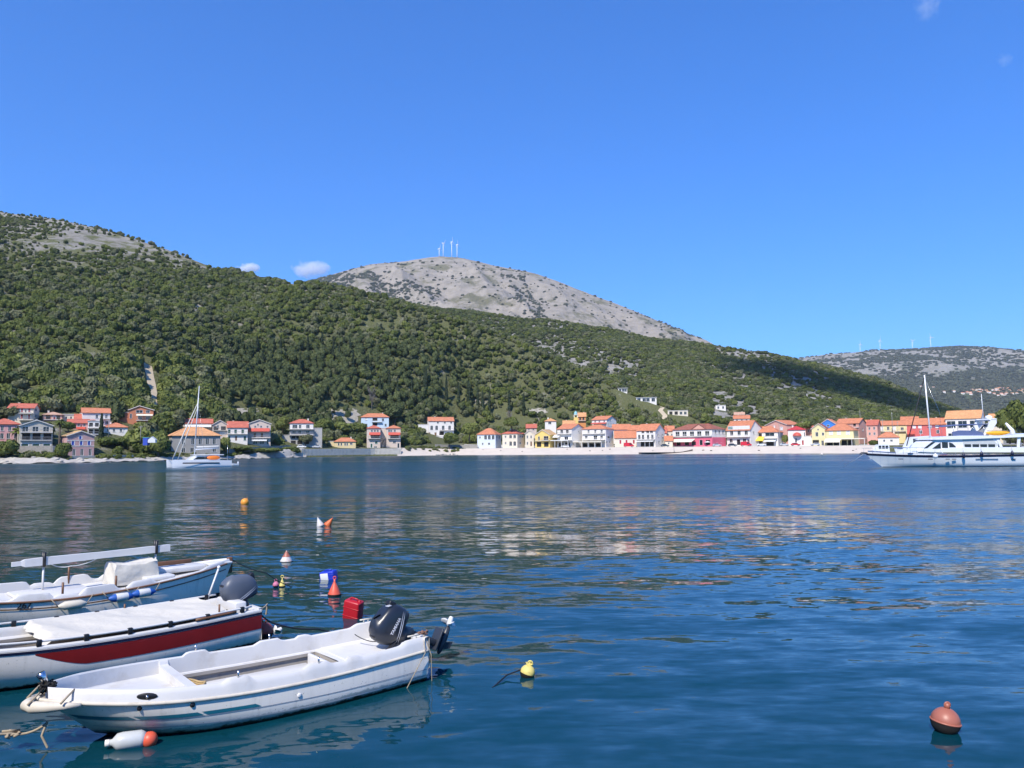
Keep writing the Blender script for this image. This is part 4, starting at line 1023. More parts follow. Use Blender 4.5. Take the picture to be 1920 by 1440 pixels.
dm = MB(); prof = [(2.0 * math.cos(R(a)), 2.0 * math.sin(R(a)) * 0.85) for a in range(0, 91, 15)]
dm.lathe(prof, 16, 'Z', (0.15, -0.02, 4.75)); dm.build('red_canopy', paint('rd'), CH)
house('house', 'pink house with a balcony squeezed right of the red half-dome building', 1512, 1526, 836, 803, 799, 'gable', 'salmon', 'r', shY(1519, FR + 9), D=8, items=row('w', [1517, 1522], 808, 2.5, 4))
house('house', 'yellow gabled house with a tiny attic window next to the red half-dome building', 1523, 1549, 836, 803.5, 794.5, 'front', 'lemon', 'b', shY(1536, FR), side='R', ws=7, D=10, items=[('w', 1532.5, 814, 5.5, 7.5), ('w', 1544, 813.8, 4.5, 5), ('o', 1530, 829, 12, 8), ('a', 1542.7, 830.5, 5, 9), ('w', 1535, 805.3, 3, 3)])
house('restaurant', 'lemon yellow house with white arched shutters above a dark open restaurant', 1549.5, 1601, 836, 807.5, 795, 'hip', 'lemon', 'o', shY(1575, FR), side='R', ws=10, D=10, cat='restaurant', items=row('s', [1559, 1574, 1591], 811.5, 6, 7.5, 'w') + row('o', [1556, 1569], 831, 11, 9) + row('o', [1583, 1595], 830.5, 10, 10) + [('aw', 1548, 1578, 822, 828.5, 'c', 3.2), ('per', 1579, 1625, 823, 'c', 5.0)])
house('house', 'bright blue gabled house peeking over the yellow houses', 1538, 1567, 806, 795, 786, 'front', 'blue', 'o', 392, side='R', ws=8, D=8, items=[('w', 1553, 798, 5, 3.5)])
house('house', 'peach house with a long orange roof and white gable behind the dark restaurant', 1568, 1611, 818, 794, 785.5, 'gable', 'salmon', 'o', 396, side='R', ws=14, D=9, items=[('o', 1603, 797.5, 5, 5), ('w', 1606, 807, 3, 5), ('w', 1590, 802, 4, 5), ('w', 1618, 806, 3, 5), ('b', 1598, 1611, 802, 1.2)])
house('house', 'pink house with a small red roof left of the yellow terrace houses', 1626, 1646, 822, 797, 788, 'gable', 'salmon', 'r', 372, side='R', ws=6, D=8, items=row('w', [1631, 1640], 803, 4, 5) + row('w', [1631, 1640], 813, 4, 5))
house('house', 'yellow terrace houses with orange roofs behind the moored boats', 1648, 1700, 816, 797, 789.5, 'gable', 'lemon', 'o', 378, D=8, items=[('s', 1654, 803.5, 5, 7, 'w'), ('w', 1666, 803, 5, 6), ('s', 1677, 803.5, 6, 7, 'w'), ('w', 1692, 804, 6, 5), ('b', 1649, 1699, 808.5, 1.0)])
house('house', 'red house with an orange roof and white windows behind the yacht mast', 1701, 1774, 822, 796, 785, 'gable', 'red', 'o', 360, D=9, items=row('s', [1715, 1726, 1745, 1758], 800.5, 5, 4.5, 'w') + row('w', [1727, 1759], 809.5, 6, 6) + [('aw', 1701, 1716, 808, 813, 'rd', 2)])
house('house', 'big white house with a light orange roof and three wide windows behind the yacht', 1774.5, 1840, 828, 784.5, 770.5, 'gable', 'white', 'l', 352, side='R', ws=9, D=9, items=row('w', [1785, 1806.5, 1828.5], 795.5, 17, 13) + row('w', [1785, 1806.5, 1828.5], 817, 14, 10))
house('house', 'narrow white house with a light orange roof at the right end of the village', 1855, 1881, 828, 787, 776.5, 'gable', 'cream', 'l', 356, side='R', ws=6, D=8, items=[('w', 1868, 796, 9, 8), ('w', 1883.5, 800, 2, 10), ('w', 1868, 814, 8, 8)])
house('boathouse', 'low white hut with an orange hipped roof behind the moored boats', 1647, 1686, 836, 820.5, 811, 'hip', 'white', 'o', 345, D=7, cat='hut', items=row('w', [1658, 1672], 826, 5, 4))
house('house', 'orange-roofed house wedged behind the low cream house with red doors', 1178, 1200, 822, 806, 798, 'gable', 'beige', 'o', 410, D=7, items=row('w', [1184, 1192], 811, 3, 4))
house('house', 'cream house with an orange roof far behind the canopy restaurant', 1056, 1078, 808, 796, 789, 'gable', 'cream', 'l', 432, D=7, items=row('w', [1062, 1071], 800, 3, 4))
house('house', 'small salmon house with an orange roof between the salmon building and the blue gable', 1500, 1520, 812, 800, 793, 'gable', 'salmon', 'o', 405, D=7, items=row('w', [1505, 1514], 805, 3, 4))
house('house', 'orange-roofed house behind the peach house towards the antenna mast', 1612, 1634, 806, 795, 788, 'gable', 'beige', 'o', 410, D=7, items=row('w', [1618, 1627], 800, 3, 4))
house('house', 'white house with a red roof just left of the pink and white hotel', 1230, 1250, 832, 812, 803, 'gable', 'white', 'r', 402, D=7, items=row('w', [1236, 1244], 818, 3, 5))
house('house', 'cream house with an orange roof behind the red house', 1690, 1722, 800, 789, 781.5, 'gable', 'cream', 'o', 392, D=7, items=row('w', [1697, 1712], 793, 3.5, 4))
# hillside villas
house('villa', 'lone glass pavilion villa highest on the green spur above the village', 1159, 1176, 735, 728, 727.5, 'flat', 'white', 'c', hitY(1168, 735), D=7, items=row('w', [1163, 1168.5, 1173], 731.5, 4.5, 5.5), found=5, ov=1.2, front_clear=5)
house('villa', 'long flat white villa with a blue glass front below the lone pavilion', 1193, 1231, 753.5, 745.5, 745, 'flat', 'white', 'c', hitY(1212, 753.5), D=8, items=row('w', [1198, 1208, 1215, 1225], 749.8, 6.5, 6), found=5, ov=0.9, front_clear=0)
house('villa', 'low cream villa terraced into the slope beside the pale drive', 1252, 1290, 779, 770, 769.5, 'flat', 'cream', 'c', hitY(1271, 779), D=8, items=row('o', [1258, 1268], 774.5, 6, 6) + row('w', [1277, 1285], 774.5, 5, 5), found=5, front_clear=0)
house('villa', 'small white house alone in the olive scrub above the hotel', 1342, 1361, 769, 760, 759.5, 'flat', 'white', 'c', hitY(1351, 769, 470), D=7, items=row('w', [1347, 1356], 764, 3.5, 4.5), found=5, front_clear=14)
# church bell tower
P = at(1079.7, 795, 445); s_ = 445 / F
bt = empty('bell_tower', P, 0, 'small yellow bell tower with a pale blue dome', 'tower')
t_ = MB()
for (z0, z1, w) in ((-3, 8.5 * s_, 4.2 * s_), (8.5 * s_ + .01, 12.5 * s_, 3.6 * s_)): t_.box(-w, w, -w, w, z0, z1)
t_.build('shaft', wallm('yellow'), bt)
for dx in (-1, 1): MB().box(dx * 3.0 * s_ - .28, dx * 3.0 * s_ + .28, -3.2 * s_, 3.2 * s_, 12.5 * s_ + .01, 16.5 * s_).build('pier', wallm('cream'), bt)
MB().box(-3.9 * s_, 3.9 * s_, -3.9 * s_, 3.9 * s_, 16.5 * s_ + .01, 17.6 * s_).build('cornice', wallm('cream'), bt)
d_ = MB(); d_.lathe([(3.4 * s_, 17.6 * s_), (3.5 * s_, 19 * s_), (3.1 * s_, 21 * s_), (2.0 * s_, 22.8 * s_), (0.6 * s_, 23.8 * s_), (0.1, 24.4 * s_), (0.02, 25.5 * s_)], 16)
d_.build('dome', mat('dome_blue', (0.25, 0.48, 0.52), rough=0.5), bt)
CLEAR.append((P.x, P.y, 5)); CLEAR.append((P.x * .97, P.y - 12, 4))

# small structures on the left shore
P = at(272, 829, 246); bs = empty('garden_shed', P, -0.1, 'small blue garden shed in the greenery left of the stone building', 'shed')
MB().box(-.75, .75, 0, 1.5, -1, 1.4).build('wall', paint('b'), bs); MB().box(-.85, .85, -.1, 1.6, 1.401, 1.5).build('roof', paint('t'), bs)
P = at(284, 830, 246); gt = empty('garden_tent', P, 0.2, 'small white gable tent in the greenery beside the blue shed', 'tent')
MB().add([(-1.1, 0, 0), (1.1, 0, 0), (1.1, 0, 1.0), (0, 0, 1.9), (-1.1, 0, 1.0), (-1.1, 2, 0), (1.1, 2, 0), (1.1, 2, 1.0), (0, 2, 1.9), (-1.1, 2, 1.0)], [(0, 1, 2, 3, 4), (9, 8, 7, 6, 5), (4, 9, 5, 0), (1, 6, 7, 2)]).build('canvas_wall', paint('w'), gt)
MB().add([(-1.25, -.1, .95), (0, -.1, 2.0), (0, 2.1, 2.0), (-1.25, 2.1, .95), (1.25, -.1, .95), (1.25, 2.1, .95)], [(0, 1, 2, 3), (1, 4, 5, 2)]).build('canvas_roof', paint('w'), gt)
def patch(name, px, py, w, h, m, seed):
    """bare ground lying on the slope, ragged outline"""
    V = []; idx = {}; N = 54; r_ = random.Random(seed); Fs = []
    for j in range(N + 1):
        for i in range(N + 1):
            u = px + w * (2 * i / N - 1); v = py + h * (2 * j / N - 1)
            p = hit(u, v, ['hillside'])
            d = math.hypot(2 * i / N - 1, 2 * j / N - 1) + 0.9 * (float(vnoise(np.array([i * .22 + seed]), np.array([j * .22]), seed)[0]) - .5)
            if p is not None and d < 0.95: idx[(i, j)] = len(V); V.append((p.x, p.y, p.z + .22))
    for (i, j) in list(idx):
        q = [(i, j), (i + 1, j), (i + 1, j + 1), (i, j + 1)]
        if all(k in idx for k in q): Fs.append([idx[k] for k in q])
    if Fs: tag(mobj(name, V, Fs, m, smooth=True), kind='structure')
M_scree = mat('scree_limestone', (0.34, 0.31, 0.25), rough=0.95, var=0.4, scale=0.9, bump=1.0, bscale=1.5, dirt=(0.16, 0.16, 0.09), dscale=0.35, damt=0.9)
for i_, (a, b, w, h) in enumerate([(645, 784, 34, 17), (455, 778, 30, 13), (560, 774, 20, 11), (372, 578, 12, 9), (300, 590, 12, 6), (12, 652, 12, 14), (25, 672, 18, 5), (1008, 772, 20, 6), (300, 800, 16, 10), (638, 663, 5, 10)]): patch('bare_slope', a, b, w, h, M_scree, i_ + 3)
patch('dry_meadow', 158, 701, 20, 5, mat('dry_grass', (0.36, 0.32, 0.12), rough=.95, var=.25, scale=.4), 77)
# pale track up the left hill, drive by the villas
def track(name, pts, w, m):
    V = []; n = 0
    L_, R_2 = [], []
    Q = []
    for (a, b), (c, d) in zip(pts[:-1], pts[1:]):
        for i in range(5): Q.append((a + (c - a) * i / 5, b + (d - b) * i / 5))
    Q.append(pts[-1])
    rows = []
    for (a, b) in Q:
        h = hit(a, b, ['hillside'])
        if h is None: continue
        r_ = []
        for t in (-1, -.4, .4, 1):
            x = h.x + t * w; z = zat(x, h.y, ['hillside'])
            r_.append((x, h.y, (z or h.z) + 0.25)); 
        CLEAR.append((h.x, h.y, w + 3.2)); rows.append(r_)
    o = MB().grid(rows).build(name, m); tag(o, kind='structure')
M_track = mat('track_earth', (0.46, 0.38, 0.27), rough=0.95, var=0.25, scale=0.3)
track('dirt_track', [(285, 762), (287, 740), (284, 720), (280, 700), (277, 684)], 2.2, M_track)
track('villa_drive', [(1244, 790), (1247, 780), (1238, 770), (1243, 764), (1253, 758)], 1.6, M_track)
# ---------------------------------------------------------------- single trees and shrubs
CROWN = {'round': [crown_mesh('crown_leaves', LG, 500 + i, n=900, lobes=8, leaf=0.10, zc=0.75) for i in range(3)],
         'olive': [crown_mesh('olive_leaves', LO, 520 + i, n=850, lobes=8, leaf=0.10, zc=0.75, core=True) for i in range(2)],
         'spring': [crown_mesh('spring_leaves', LY, 540 + i, n=850, lobes=8, leaf=0.10, zc=0.75) for i in range(2)],
         'pine': [crown_mesh('pine_needles', LP, 560 + i, n=800, lobes=7, leaf=0.10, zc=0.75, spread=0.6) for i in range(2)]}
SPIRE = [spire_mesh('cypress_foliage', LC, 600 + i, n=520, rad=0.085, leaf=0.035) for i in range(2)]
TIER = spire_mesh('conifer_foliage', LP, 610, n=900, rad=0.30, leaf=0.05, ragged=0.75, base=0.1, power=0.9, droop=0.15)
tcount = [0]
def trunk(root, h, r, lean=0.1, fork=True):
    m_ = MB(); q = random.Random(tcount[0])
    top = Vector((q.uniform(-lean, lean) * h, q.uniform(-lean, lean) * h, h))
    m_.tube([(0, 0, -0.8), top * 0.35 + Vector((q.uniform(-.1, .1), 0, 0)), top * 0.7, top], [r * 1.3, r, r * 0.8, r * 0.5], 7)
    if fork:
        for i in range(4):
            a = q.uniform(0, 6.28); b = top * q.uniform(0.5, 0.9)
            m_.tube([b, b + Vector((math.cos(a) * h * .3, math.sin(a) * h * .3, h * .35))], [r * 0.55, r * 0.2], 5)
    m_.build('trunk', BARK, root)
def tree(px, yb, hp, wp, kind, label, Y=None, name='tree', group=None, frac=0.25):
    if Y is None: Y = max(hitY(px, yb), shY(px, 5))
    P = at(px, yb, Y); s = Y / F
    H, Wd = hp * s, wp * s
    tcount[0] += 1
    root = empty(name, P, random.uniform(0, 6.28), label, 'tree' if name != 'bush' else 'bush', group)
    if kind in ('cypress', 'conifer'):
        me = TIER if kind == 'conifer' else SPIRE[tcount[0] % 2]
        c = link(bpy.data.objects.new('crown', me), root); k = Wd / (0.17 if kind == 'cypress' else 0.6); c.scale = (k, k, H)
        trunk(root, H * 0.5, max(0.1, Wd * 0.05), 0.0, False)
    else:
        L_ = CROWN[kind]; c = link(bpy.data.objects.new('crown', L_[tcount[0] % len(L_)]), root)
        th = H * frac; zs = (H - th) / 1.28
        c.scale = (Wd / 2, Wd / 2, zs); c.location = (0, 0, th - 0.05 * zs)
        trunk(root, th + (H - th) * 0.45, max(0.08, Wd * 0.035))
    return root
def palm(px, yt, yb, label):
    Y = max(hitY(px, yb), shY(px, 9)); P = at(px, yb, Y); s = Y / F; H = (yb - yt) * s * 0.9
    root = empty('palm_tree', P, 0, label, 'palm')
    MB().tube([(0, 0, -1), (0.1, 0, H * .3), (0.15, 0, H * .65), (0.05, 0, H)], [.34, .28, .24, .3], 8).build('trunk', BARK, root)
    q = random.Random(int(px)); fr = MB()
    for i in range(38):
        a = q.uniform(0, 6.28); e = q.uniform(-0.6, 1.25); L_ = q.uniform(1.7, 2.4)
        d = Vector((math.cos(a), math.sin(a), 0)); n_ = Vector((-math.sin(a), math.cos(a), 0))
        rows = []
        for j in range(6):
            t = j / 5; w = 0.34 * math.sin(math.pi * (0.12 + 0.85 * t)) + 0.03
            c = Vector((0.05, 0, H)) + d * (L_ * t * math.cos(e)) + Vector((0, 0, L_ * (t * math.sin(e) - 0.55 * t * t)))
            rows.append([c - n_ * w + Vector((0, 0, -w * .6)), c, c + n_ * w + Vector((0, 0, -w * .6))])
        fr.grid(rows, smooth=False)
    o = fr.build('crown', LG, root); a_ = o.data.attributes.new('tint', 'FLOAT', 'POINT'); a_.data.foreach_set('value', np.random.default_rng(3).random(len(o.data.vertices)).astype(np.float32))
palm(29, 803, 842, 'short palm tree in front of the pink house')
palm(110, 784, 843, 'tall palm tree between the grey house and the mauve house')
for px, yb, hp, wp, k, lb, nm in [
    (12, 861, 34, 40, 'round', 'large dark bush at the waterline on the far left edge', 'bush'), (116, 859, 26, 28, 'round', 'green bush on the shore between the garden wall and the mauve house', 'bush'),
    (18, 793, 30, 44, 'olive', 'brownish green tree in front of the topmost left house', 'tree'), (189, 830, 54, 9, 'cypress', 'tall dark cypress between the balcony house and the low white house', 'cypress_tree'),
    (268, 817, 24, 34, 'round', 'green tree below the terracotta house', 'tree'), (297, 857, 44, 44, 'round', 'big rounded bush left of the stone building', 'bush'), (128, 812, 20, 28, 'round', 'dark tree above the roof of the mauve house', 'tree'),
    (200, 838, 18, 36, 'spring', 'bright green shrub right of the mauve house', 'bush'), (224, 838, 16, 44, 'round', 'broad green shrub below the low white house', 'bush'), (248, 844, 20, 32, 'spring', 'yellow-green shrub left of the blue shed', 'bush'),
    (262, 850, 14, 40, 'olive', 'low olive shrub beneath the blue shed', 'bush'), (421, 849, 28, 20, 'spring', 'bright green shrub at the right corner of the stone building', 'bush'), (337, 797, 28, 26, 'olive', 'olive tree behind the left end of the long red-roofed house', 'tree'),
    (318, 800, 26, 30, 'round', 'round tree right of the terracotta house on the slope', 'tree'), (455, 848, 10, 46, 'spring', 'low grassy shrub below the green-shuttered house', 'bush'), (500, 850, 10, 52, 'spring', 'long grassy shrub on the bank below the beige gabled house', 'bush'),
    (548, 853, 14, 34, 'round', 'dark shrub where the grassy bank meets the sea wall', 'bush'), (530, 818, 34, 28, 'round', 'dense tree between the beige gabled house and the concrete house', 'tree'), (573, 838, 22, 26, 'olive', 'olive tree in front of the concrete floors', 'tree'),
    (640, 818, 26, 52, 'spring', 'bright green thicket behind the yellow kiosk', 'bush'), (604, 816, 28, 44, 'round', 'dark green thicket right of the concrete house', 'bush'), (672, 816, 22, 32, 'spring', 'yellow-green bush left of the light blue house', 'bush'),
    (740, 797, 34, 36, 'pine', 'umbrella pine right of the light blue house', 'tree'), (843, 842, 30, 29, 'spring', 'round bright green tree in front of the white villa', 'tree'), (757, 828, 18, 16, 'olive', 'small olive tree at the right corner of the twin house', 'tree'),
    (880, 825, 30, 34, 'round', 'dark tree left of the pale blue house', 'tree'), (960, 810, 26, 28, 'round', 'dark tree behind the cream house in the village row', 'tree'), (908, 841, 11, 20, 'olive', 'low grey-green bush at the foot of the pale blue house', 'bush'),
    (1507, 812, 20, 28, 'spring', 'yellow-green tree behind the red half-dome building', 'tree'), (1473, 838, 22, 11, 'spring', 'narrow green tree between restaurant and the red half-dome building', 'tree'), (1642, 838, 12, 26, 'round', 'low dark bush beside the moored boats', 'bush'),
    (1893, 838, 66, 44, 'round', 'tall dark tree behind the crane on the yacht', 'tree'), (1921, 838, 80, 50, 'round', 'tallest dark tree at the right edge', 'tree'), (1905, 842, 40, 44, 'olive', 'olive tree low behind the yacht stern', 'tree'), (1945, 838, 84, 60, 'round', 'dark tree just beyond the right edge', 'tree')]:
    low = nm == 'bush'
    tree(px, yb, hp, wp, k, lb, name=nm, frac=0.08 if low else 0.28, Y=(shY(px, 19 if 890 < px < 1000 else 24) if px > 870 else None))
tree(1016, 838, 44, 30, 'conifer', 'dark layered conifer standing behind the yellow gabled house', Y=shY(1016, FR + 12.5), name='conifer_tree')
for (px, yb, hp) in [(482, 660, 24), (526, 664, 24), (577, 665, 27), (625, 671, 30), (636, 680, 28), (645, 657, 20), (656, 662, 22), (492, 690, 24), (562, 700, 30), (662, 695, 30), (730, 732, 30), (745, 753, 32), (795, 739, 36), (799, 729, 32), (837, 751, 36),
                    (860, 761, 34), (880, 764, 34), (896, 772, 38), (712, 742, 30), (772, 750, 30), (905, 777, 34), (918, 776, 36), (878, 757, 34), (982, 777, 30), (955, 770, 30), (350, 669, 24), (370, 663, 22), (393, 660, 24), (415, 637, 22), (420, 659, 22), (604, 650, 22), (690, 700, 28), (1318, 768, 14)]:
    tree(px, yb + 2, hp * 1.35, 6.6, 'cypress', 'slender dark cypress rising out of the hillside woods', name='cypress_tree', group='cypresses in the hillside woods')
def bare_tree(px, yb, hp, label, seed):
    Y = hitY(px, yb); P = at(px, yb, Y); H = hp * Y / F
    root = empty('bare_tree', P, 0, label, 'tree'); q = random.Random(seed)
    MB().tube([(0, 0, -1), (.1, 0, H * .35), (.3, .1, H * .6)], [.28, .22, .12], 6).build('trunk', DRY, root)
    br = MB()
    for i in range(42):
        z = H * q.uniform(.25, .8); a = q.uniform(0, 6.28); L_ = H * q.uniform(.15, .34)
        p0 = Vector((.1, 0, z)); p1 = p0 + Vector((math.cos(a) * L_ * .6, math.sin(a) * L_ * .6, L_ * .7)); p2 = p1 + Vector((q.uniform(-.5, .5), q.uniform(-.5, .5), L_ * .4))
        br.tube([p0, p1, p2], [.09, .06, .03], 4)
        for k in range(3): br.tube([p1, p1 + Vector((q.uniform(-1, 1), q.uniform(-1, 1), q.uniform(.2, 1.3)))], [.04, .02], 3)
    br.build('branches', DRY, root)
bare_tree(697, 768, 40, 'tall leafless grey tree on the slope above the light blue house', 1)
bare_tree(718, 840, 19, 'small leafless tree in front of the twin house', 2)
bare_tree(597, 838, 24, 'leafless tree beside the concrete house right end', 3)
bare_tree(955, 793, 22, 'thin pale dead tree behind the cream village house', 4)

# ---------------------------------------------------------------- cars
M_tyre = mat('tyre_rubber', (0.02, 0.02, 0.02), rough=0.9)
M_rim = mat('wheel_rim', (0.45, 0.45, 0.46), rough=0.35, metal=0.8)
CARP = {'red': (0.55, 0.02, 0.03), 'white': (0.75, 0.75, 0.75), 'dark': (0.03, 0.045, 0.07), 'silver': (0.5, 0.52, 0.54)}
def car(px, off, kind, colr, label, face=1, yb=None):
    P = along(px, off); 
    root = empty('parked_van' if kind == 'van' else 'parked_car', (P.x, P.y, P.z + 0.10), -math.atan(kpx(px)) * 0.4, label, 'van' if kind == 'van' else 'car', 'vehicles parked along the village street')
    if kind == 'van':
        prof = [(-2.45, .35), (-2.45, 1.2), (-2.35, 2.1), (-2.0, 2.25), (1.0, 2.25), (1.55, 1.9), (1.95, 1.25), (2.5, 1.05), (2.6, .75), (2.6, .35)]
        gl = [(0.35, 1.25), (0.35, 1.95), (1.1, 1.95), (1.5, 1.7), (1.72, 1.28)]
        hw = .95
    else:
        prof = [(-2.05, .35), (-2.1, .9), (-1.75, 1.0), (-1.35, 1.42), (0.25, 1.48), (1.0, 1.0), (1.85, .88), (2.05, .65), (2.05, .35)]
        gl = [(-1.5, 1.0), (-1.2, 1.36), (0.18, 1.4), (0.8, 1.0)]
        hw = .86
    m_ = paint_car(colr); n = len(prof); b = MB()
    cx = lambda x, z, s: (x * face, s * hw * (1 - max(0, z - .95) * 0.16), z)
    vs = [cx(x, z, -1) for x, z in prof] + [cx(x, z, 1) for x, z in prof]
    b.add(vs, [tuple(range(n)), tuple(range(n, 2 * n))[::-1]] + [(i, (i + 1) % n, (i + 1) % n + n, i + n) for i in range(n)])
    b.build('body', m_, root)
    g = MB()
    for s in (-1, 1):
        v = [(x * face, s * (hw * (1 - max(0, z - .95) * 0.16) + .012), z) for x, z in gl]; g.add(v, [tuple(range(len(v)))])
    a, c = (prof[5], prof[6]) if kind == 'van' else (prof[4], prof[5])
    e = 0.03
    g.add([(a[0] * face + e * face, -hw * .8, a[1]), (c[0] * face + e * face, -hw * .85, c[1] + .04), (c[0] * face + e * face, hw * .85, c[1] + .04), (a[0] * face + e * face, hw * .8, a[1])], [(0, 1, 2, 3)])
    g.build('windows', GLASS, root)
    for x in (-1.35, 1.35) if kind != 'van' else (-1.6, 1.7):
        for s in (-1, 1):
            w = MB().lathe([(0.01, -.1), (.3, -.1), (.34, -.06), (.34, .06), (.3, .1), (.01, .1)], 14, 'Y', (x * face, s * (hw - .06), .34)).build('wheel', M_tyre, root)
            MB().lathe([(0.01, -.115), (.19, -.11), (.2, -.1)], 10, 'Y', (x * face, s * (hw - .06) - (0.0 if s < 0 else -.215), .34)).build('rim', M_rim, w)
    for s in (-1, 1): MB().box(2.03 * face - .03 if kind != 'van' else 2.6 * face - .03, 2.03 * face + .05 if kind != 'van' else 2.6 * face + .03, s * .6 - .16, s * .6 + .16, .66, .84).build('headlight', M_frame, root)
def paint_car(c): return mat('car_paint_' + c, CARP[c], rough=0.25, var=0.04)
car(1177, 11.5, 'van', 'red', 'red van parked before the low cream house with red doors')
car(1396, 11.5, 'van', 'red', 'red van parked before the sign board building')
car(1245, 11.5, 'car', 'dark', 'dark car parked between the grey-sided house and the hotel')
car(1371, 11.5, 'car', 'dark', 'dark blue car parked left of the red van at the sign board building')
car(1342, 11.0, 'car', 'silver', 'silver car parked at the right end of the hotel')
car(1425, 11.5, 'car', 'white', 'white car parked under the yellow awning')
car(1468, 11.5, 'car', 'silver', 'silver car parked between the restaurant and the red half-dome building')
car(1489, 12.0, 'car', 'red', 'red car parked before the red half-dome building')
car(1526, 11.5, 'car', 'silver', 'silver car parked before the yellow gabled house', face=-1)
car(1058, 13.0, 'car', 'white', 'white car parked under the canopy of the white gabled house', face=-1)
car(566, 12, 'car', 'white', 'white car parked in front of the concrete floors')
car(594, 12, 'car', 'silver', 'silver car parked right of the concrete house', face=-1)

# ---------------------------------------------------------------- poles, parasols, turbines, the far village
M_pole = mat('weathered_pole', (0.27, 0.26, 0.25), rough=0.8)
def pole(px, yb, yt, label, Y, arm=True, lamp=False):
    P = at(px, yb, Y); H = (yb - yt) * Y / F
    root = empty('street_lamp' if lamp else 'utility_pole', P, 0, label, 'lamp' if lamp else 'pole')
    MB().tube([(0, 0, -1.5), (0, 0, H)], [.13, .08], 7).build('pole', M_pole, root)
    if arm: MB().box(-.8, .8, -.05, .05, H - .5, H - .38).build('cross_arm', M_pole, root)
    if lamp: MB().sphere((0, 0, H + .15), .22, 10, 6).build('lamp_globe', M_frame, root)
pole(203.5, 815, 786, 'utility pole in front of the white house at left', 268)
pole(263.5, 822, 798, 'utility pole below the terracotta house', 270)
pole(1126.5, 839, 810, 'slim pole before the canopy restaurant', shY(1126, 11.5), False)
pole(1613.5, 800, 768, 'tall thin antenna mast above the peach house', 405, False)
pole(1673.5, 806, 775.5, 'lamp pole rising over the yellow terrace houses', 372, False, True)
pole(1684.5, 824, 790, 'utility pole before the yellow terrace houses', 366)
pole(1656, 824, 786, 'utility pole left of the yellow terrace houses', 368)
pole(1160.5, 771, 760, 'wooden pole in the scrub above the white gabled house', hitY(1160, 771))
pole(1462.5, 836, 795, 'tall pole beside the restaurant with the yellow awning', shY(1462, 13))
pole(702, 730, 712, 'utility pole with cross arm in the woods above the bare tree', hitY(702, 730))
pole(300, 838, 810, 'leaning utility pole left of the stone building', 280)
def parasol(px, off, label):
    P = along(px, off); root = empty('parasol', P, 0, label, 'parasol')
    MB().tube([(0, 0, 0), (0, 0, 2.7)], .035, 6).build('pole', M_frame, root)
    c = MB(); N = 8
    rim = [(1.9 * math.cos(6.283 * k / N), 1.9 * math.sin(6.283 * k / N), 2.15) for k in range(N)]
    c.add([(0, 0, 2.85)] + rim, [(0, k + 1, (k + 1) % N + 1) for k in range(N)]); c.build('canopy', paint('w'), root)
    MB().box(-.3, .3, -.3, .3, 0.01, .08).build('base', M_slab, root)
parasol(1325, 13, 'white parasol under the pink centre gable of the hotel')
M_turb = mat('turbine_white', (0.72, 0.74, 0.76), rough=0.5, var=0.03)
def turbine(px, yb, yh, L_, Y, ang, label, grp, yaw=0.0):
    P = at(px, yb + 1.0, Y); H = (yb + 1.0 - yh) * Y / F
    root = empty('wind_turbine', P, yaw, label, 'turbine', grp)
    MB().tube([(0, 0, -30), (0, 0, H)], [2.0, 1.15], 8).build('tower', M_turb, root)
    MB().rbox(-2.2, 2.2, -4.5, 6, H - 1.6, H + 2.2, .8).build('nacelle', M_turb, root)
    hub = MB().sphere((0, -5.6, H), 1.7, 10, 8).build('hub', M_turb, root)
    for k in range(3):
        a = ang + k * 2.0944; d = Vector((math.sin(a), 0, math.cos(a))); n_ = Vector((math.cos(a), 0, -math.sin(a)))
        rows = []
        for j in range(7):
            t = j / 6; w = (3.4 * (1 - t) + 1.1) * (0.5 if j == 0 else 1); c = Vector((0, -5.6, H)) + d * (1.2 + L_ * t)
            rows.append([c - n_ * w * .35 + Vector((0, .35, 0)), c + Vector((0, -.35 * (1 - t), 0)), c + n_ * w * .65, c + Vector((0, .45 * (1 - t) + .05, 0)), c - n_ * w * .35 + Vector((0, .35, 0))])
        MB().grid(rows).build('blade', M_turb, root)
g1, g2 = 'wind turbines on the bare mountain', 'wind turbines on the far range'
turbine(823.5, 474, 466, 20, 3880, 0.1, 'shortest and leftmost turbine on the bare mountain top', g1, 0.9)
turbine(831, 474, 456, 24, 3820, 0.5, 'second turbine from the left on the bare mountain top', g1, 1.1)
turbine(847, 475, 453, 25, 3810, -0.05, 'tallest turbine on the bare mountain top', g1, 1.0)
turbine(857, 477, 458.5, 22, 3810, -0.15, 'rightmost turbine on the bare mountain top', g1, 1.0)
turbine(1613, 661, 645.5, 27, 5220, -0.3, 'leftmost turbine on the far range at right', g2, 0.6)
turbine(1650.5, 655.5, 638, 30, 5220, 0.0, 'second turbine from the left on the far range', g2, 0.5)
turbine(1711, 654.5, 639.5, 25, 5220, 1.0, 'third turbine from the left on the far range', g2, 0.4)
turbine(1745.5, 652.5, 632.5, 32, 5220, -0.5, 'tallest and rightmost turbine on the far range', g2, 0.4)
q = random.Random(42)
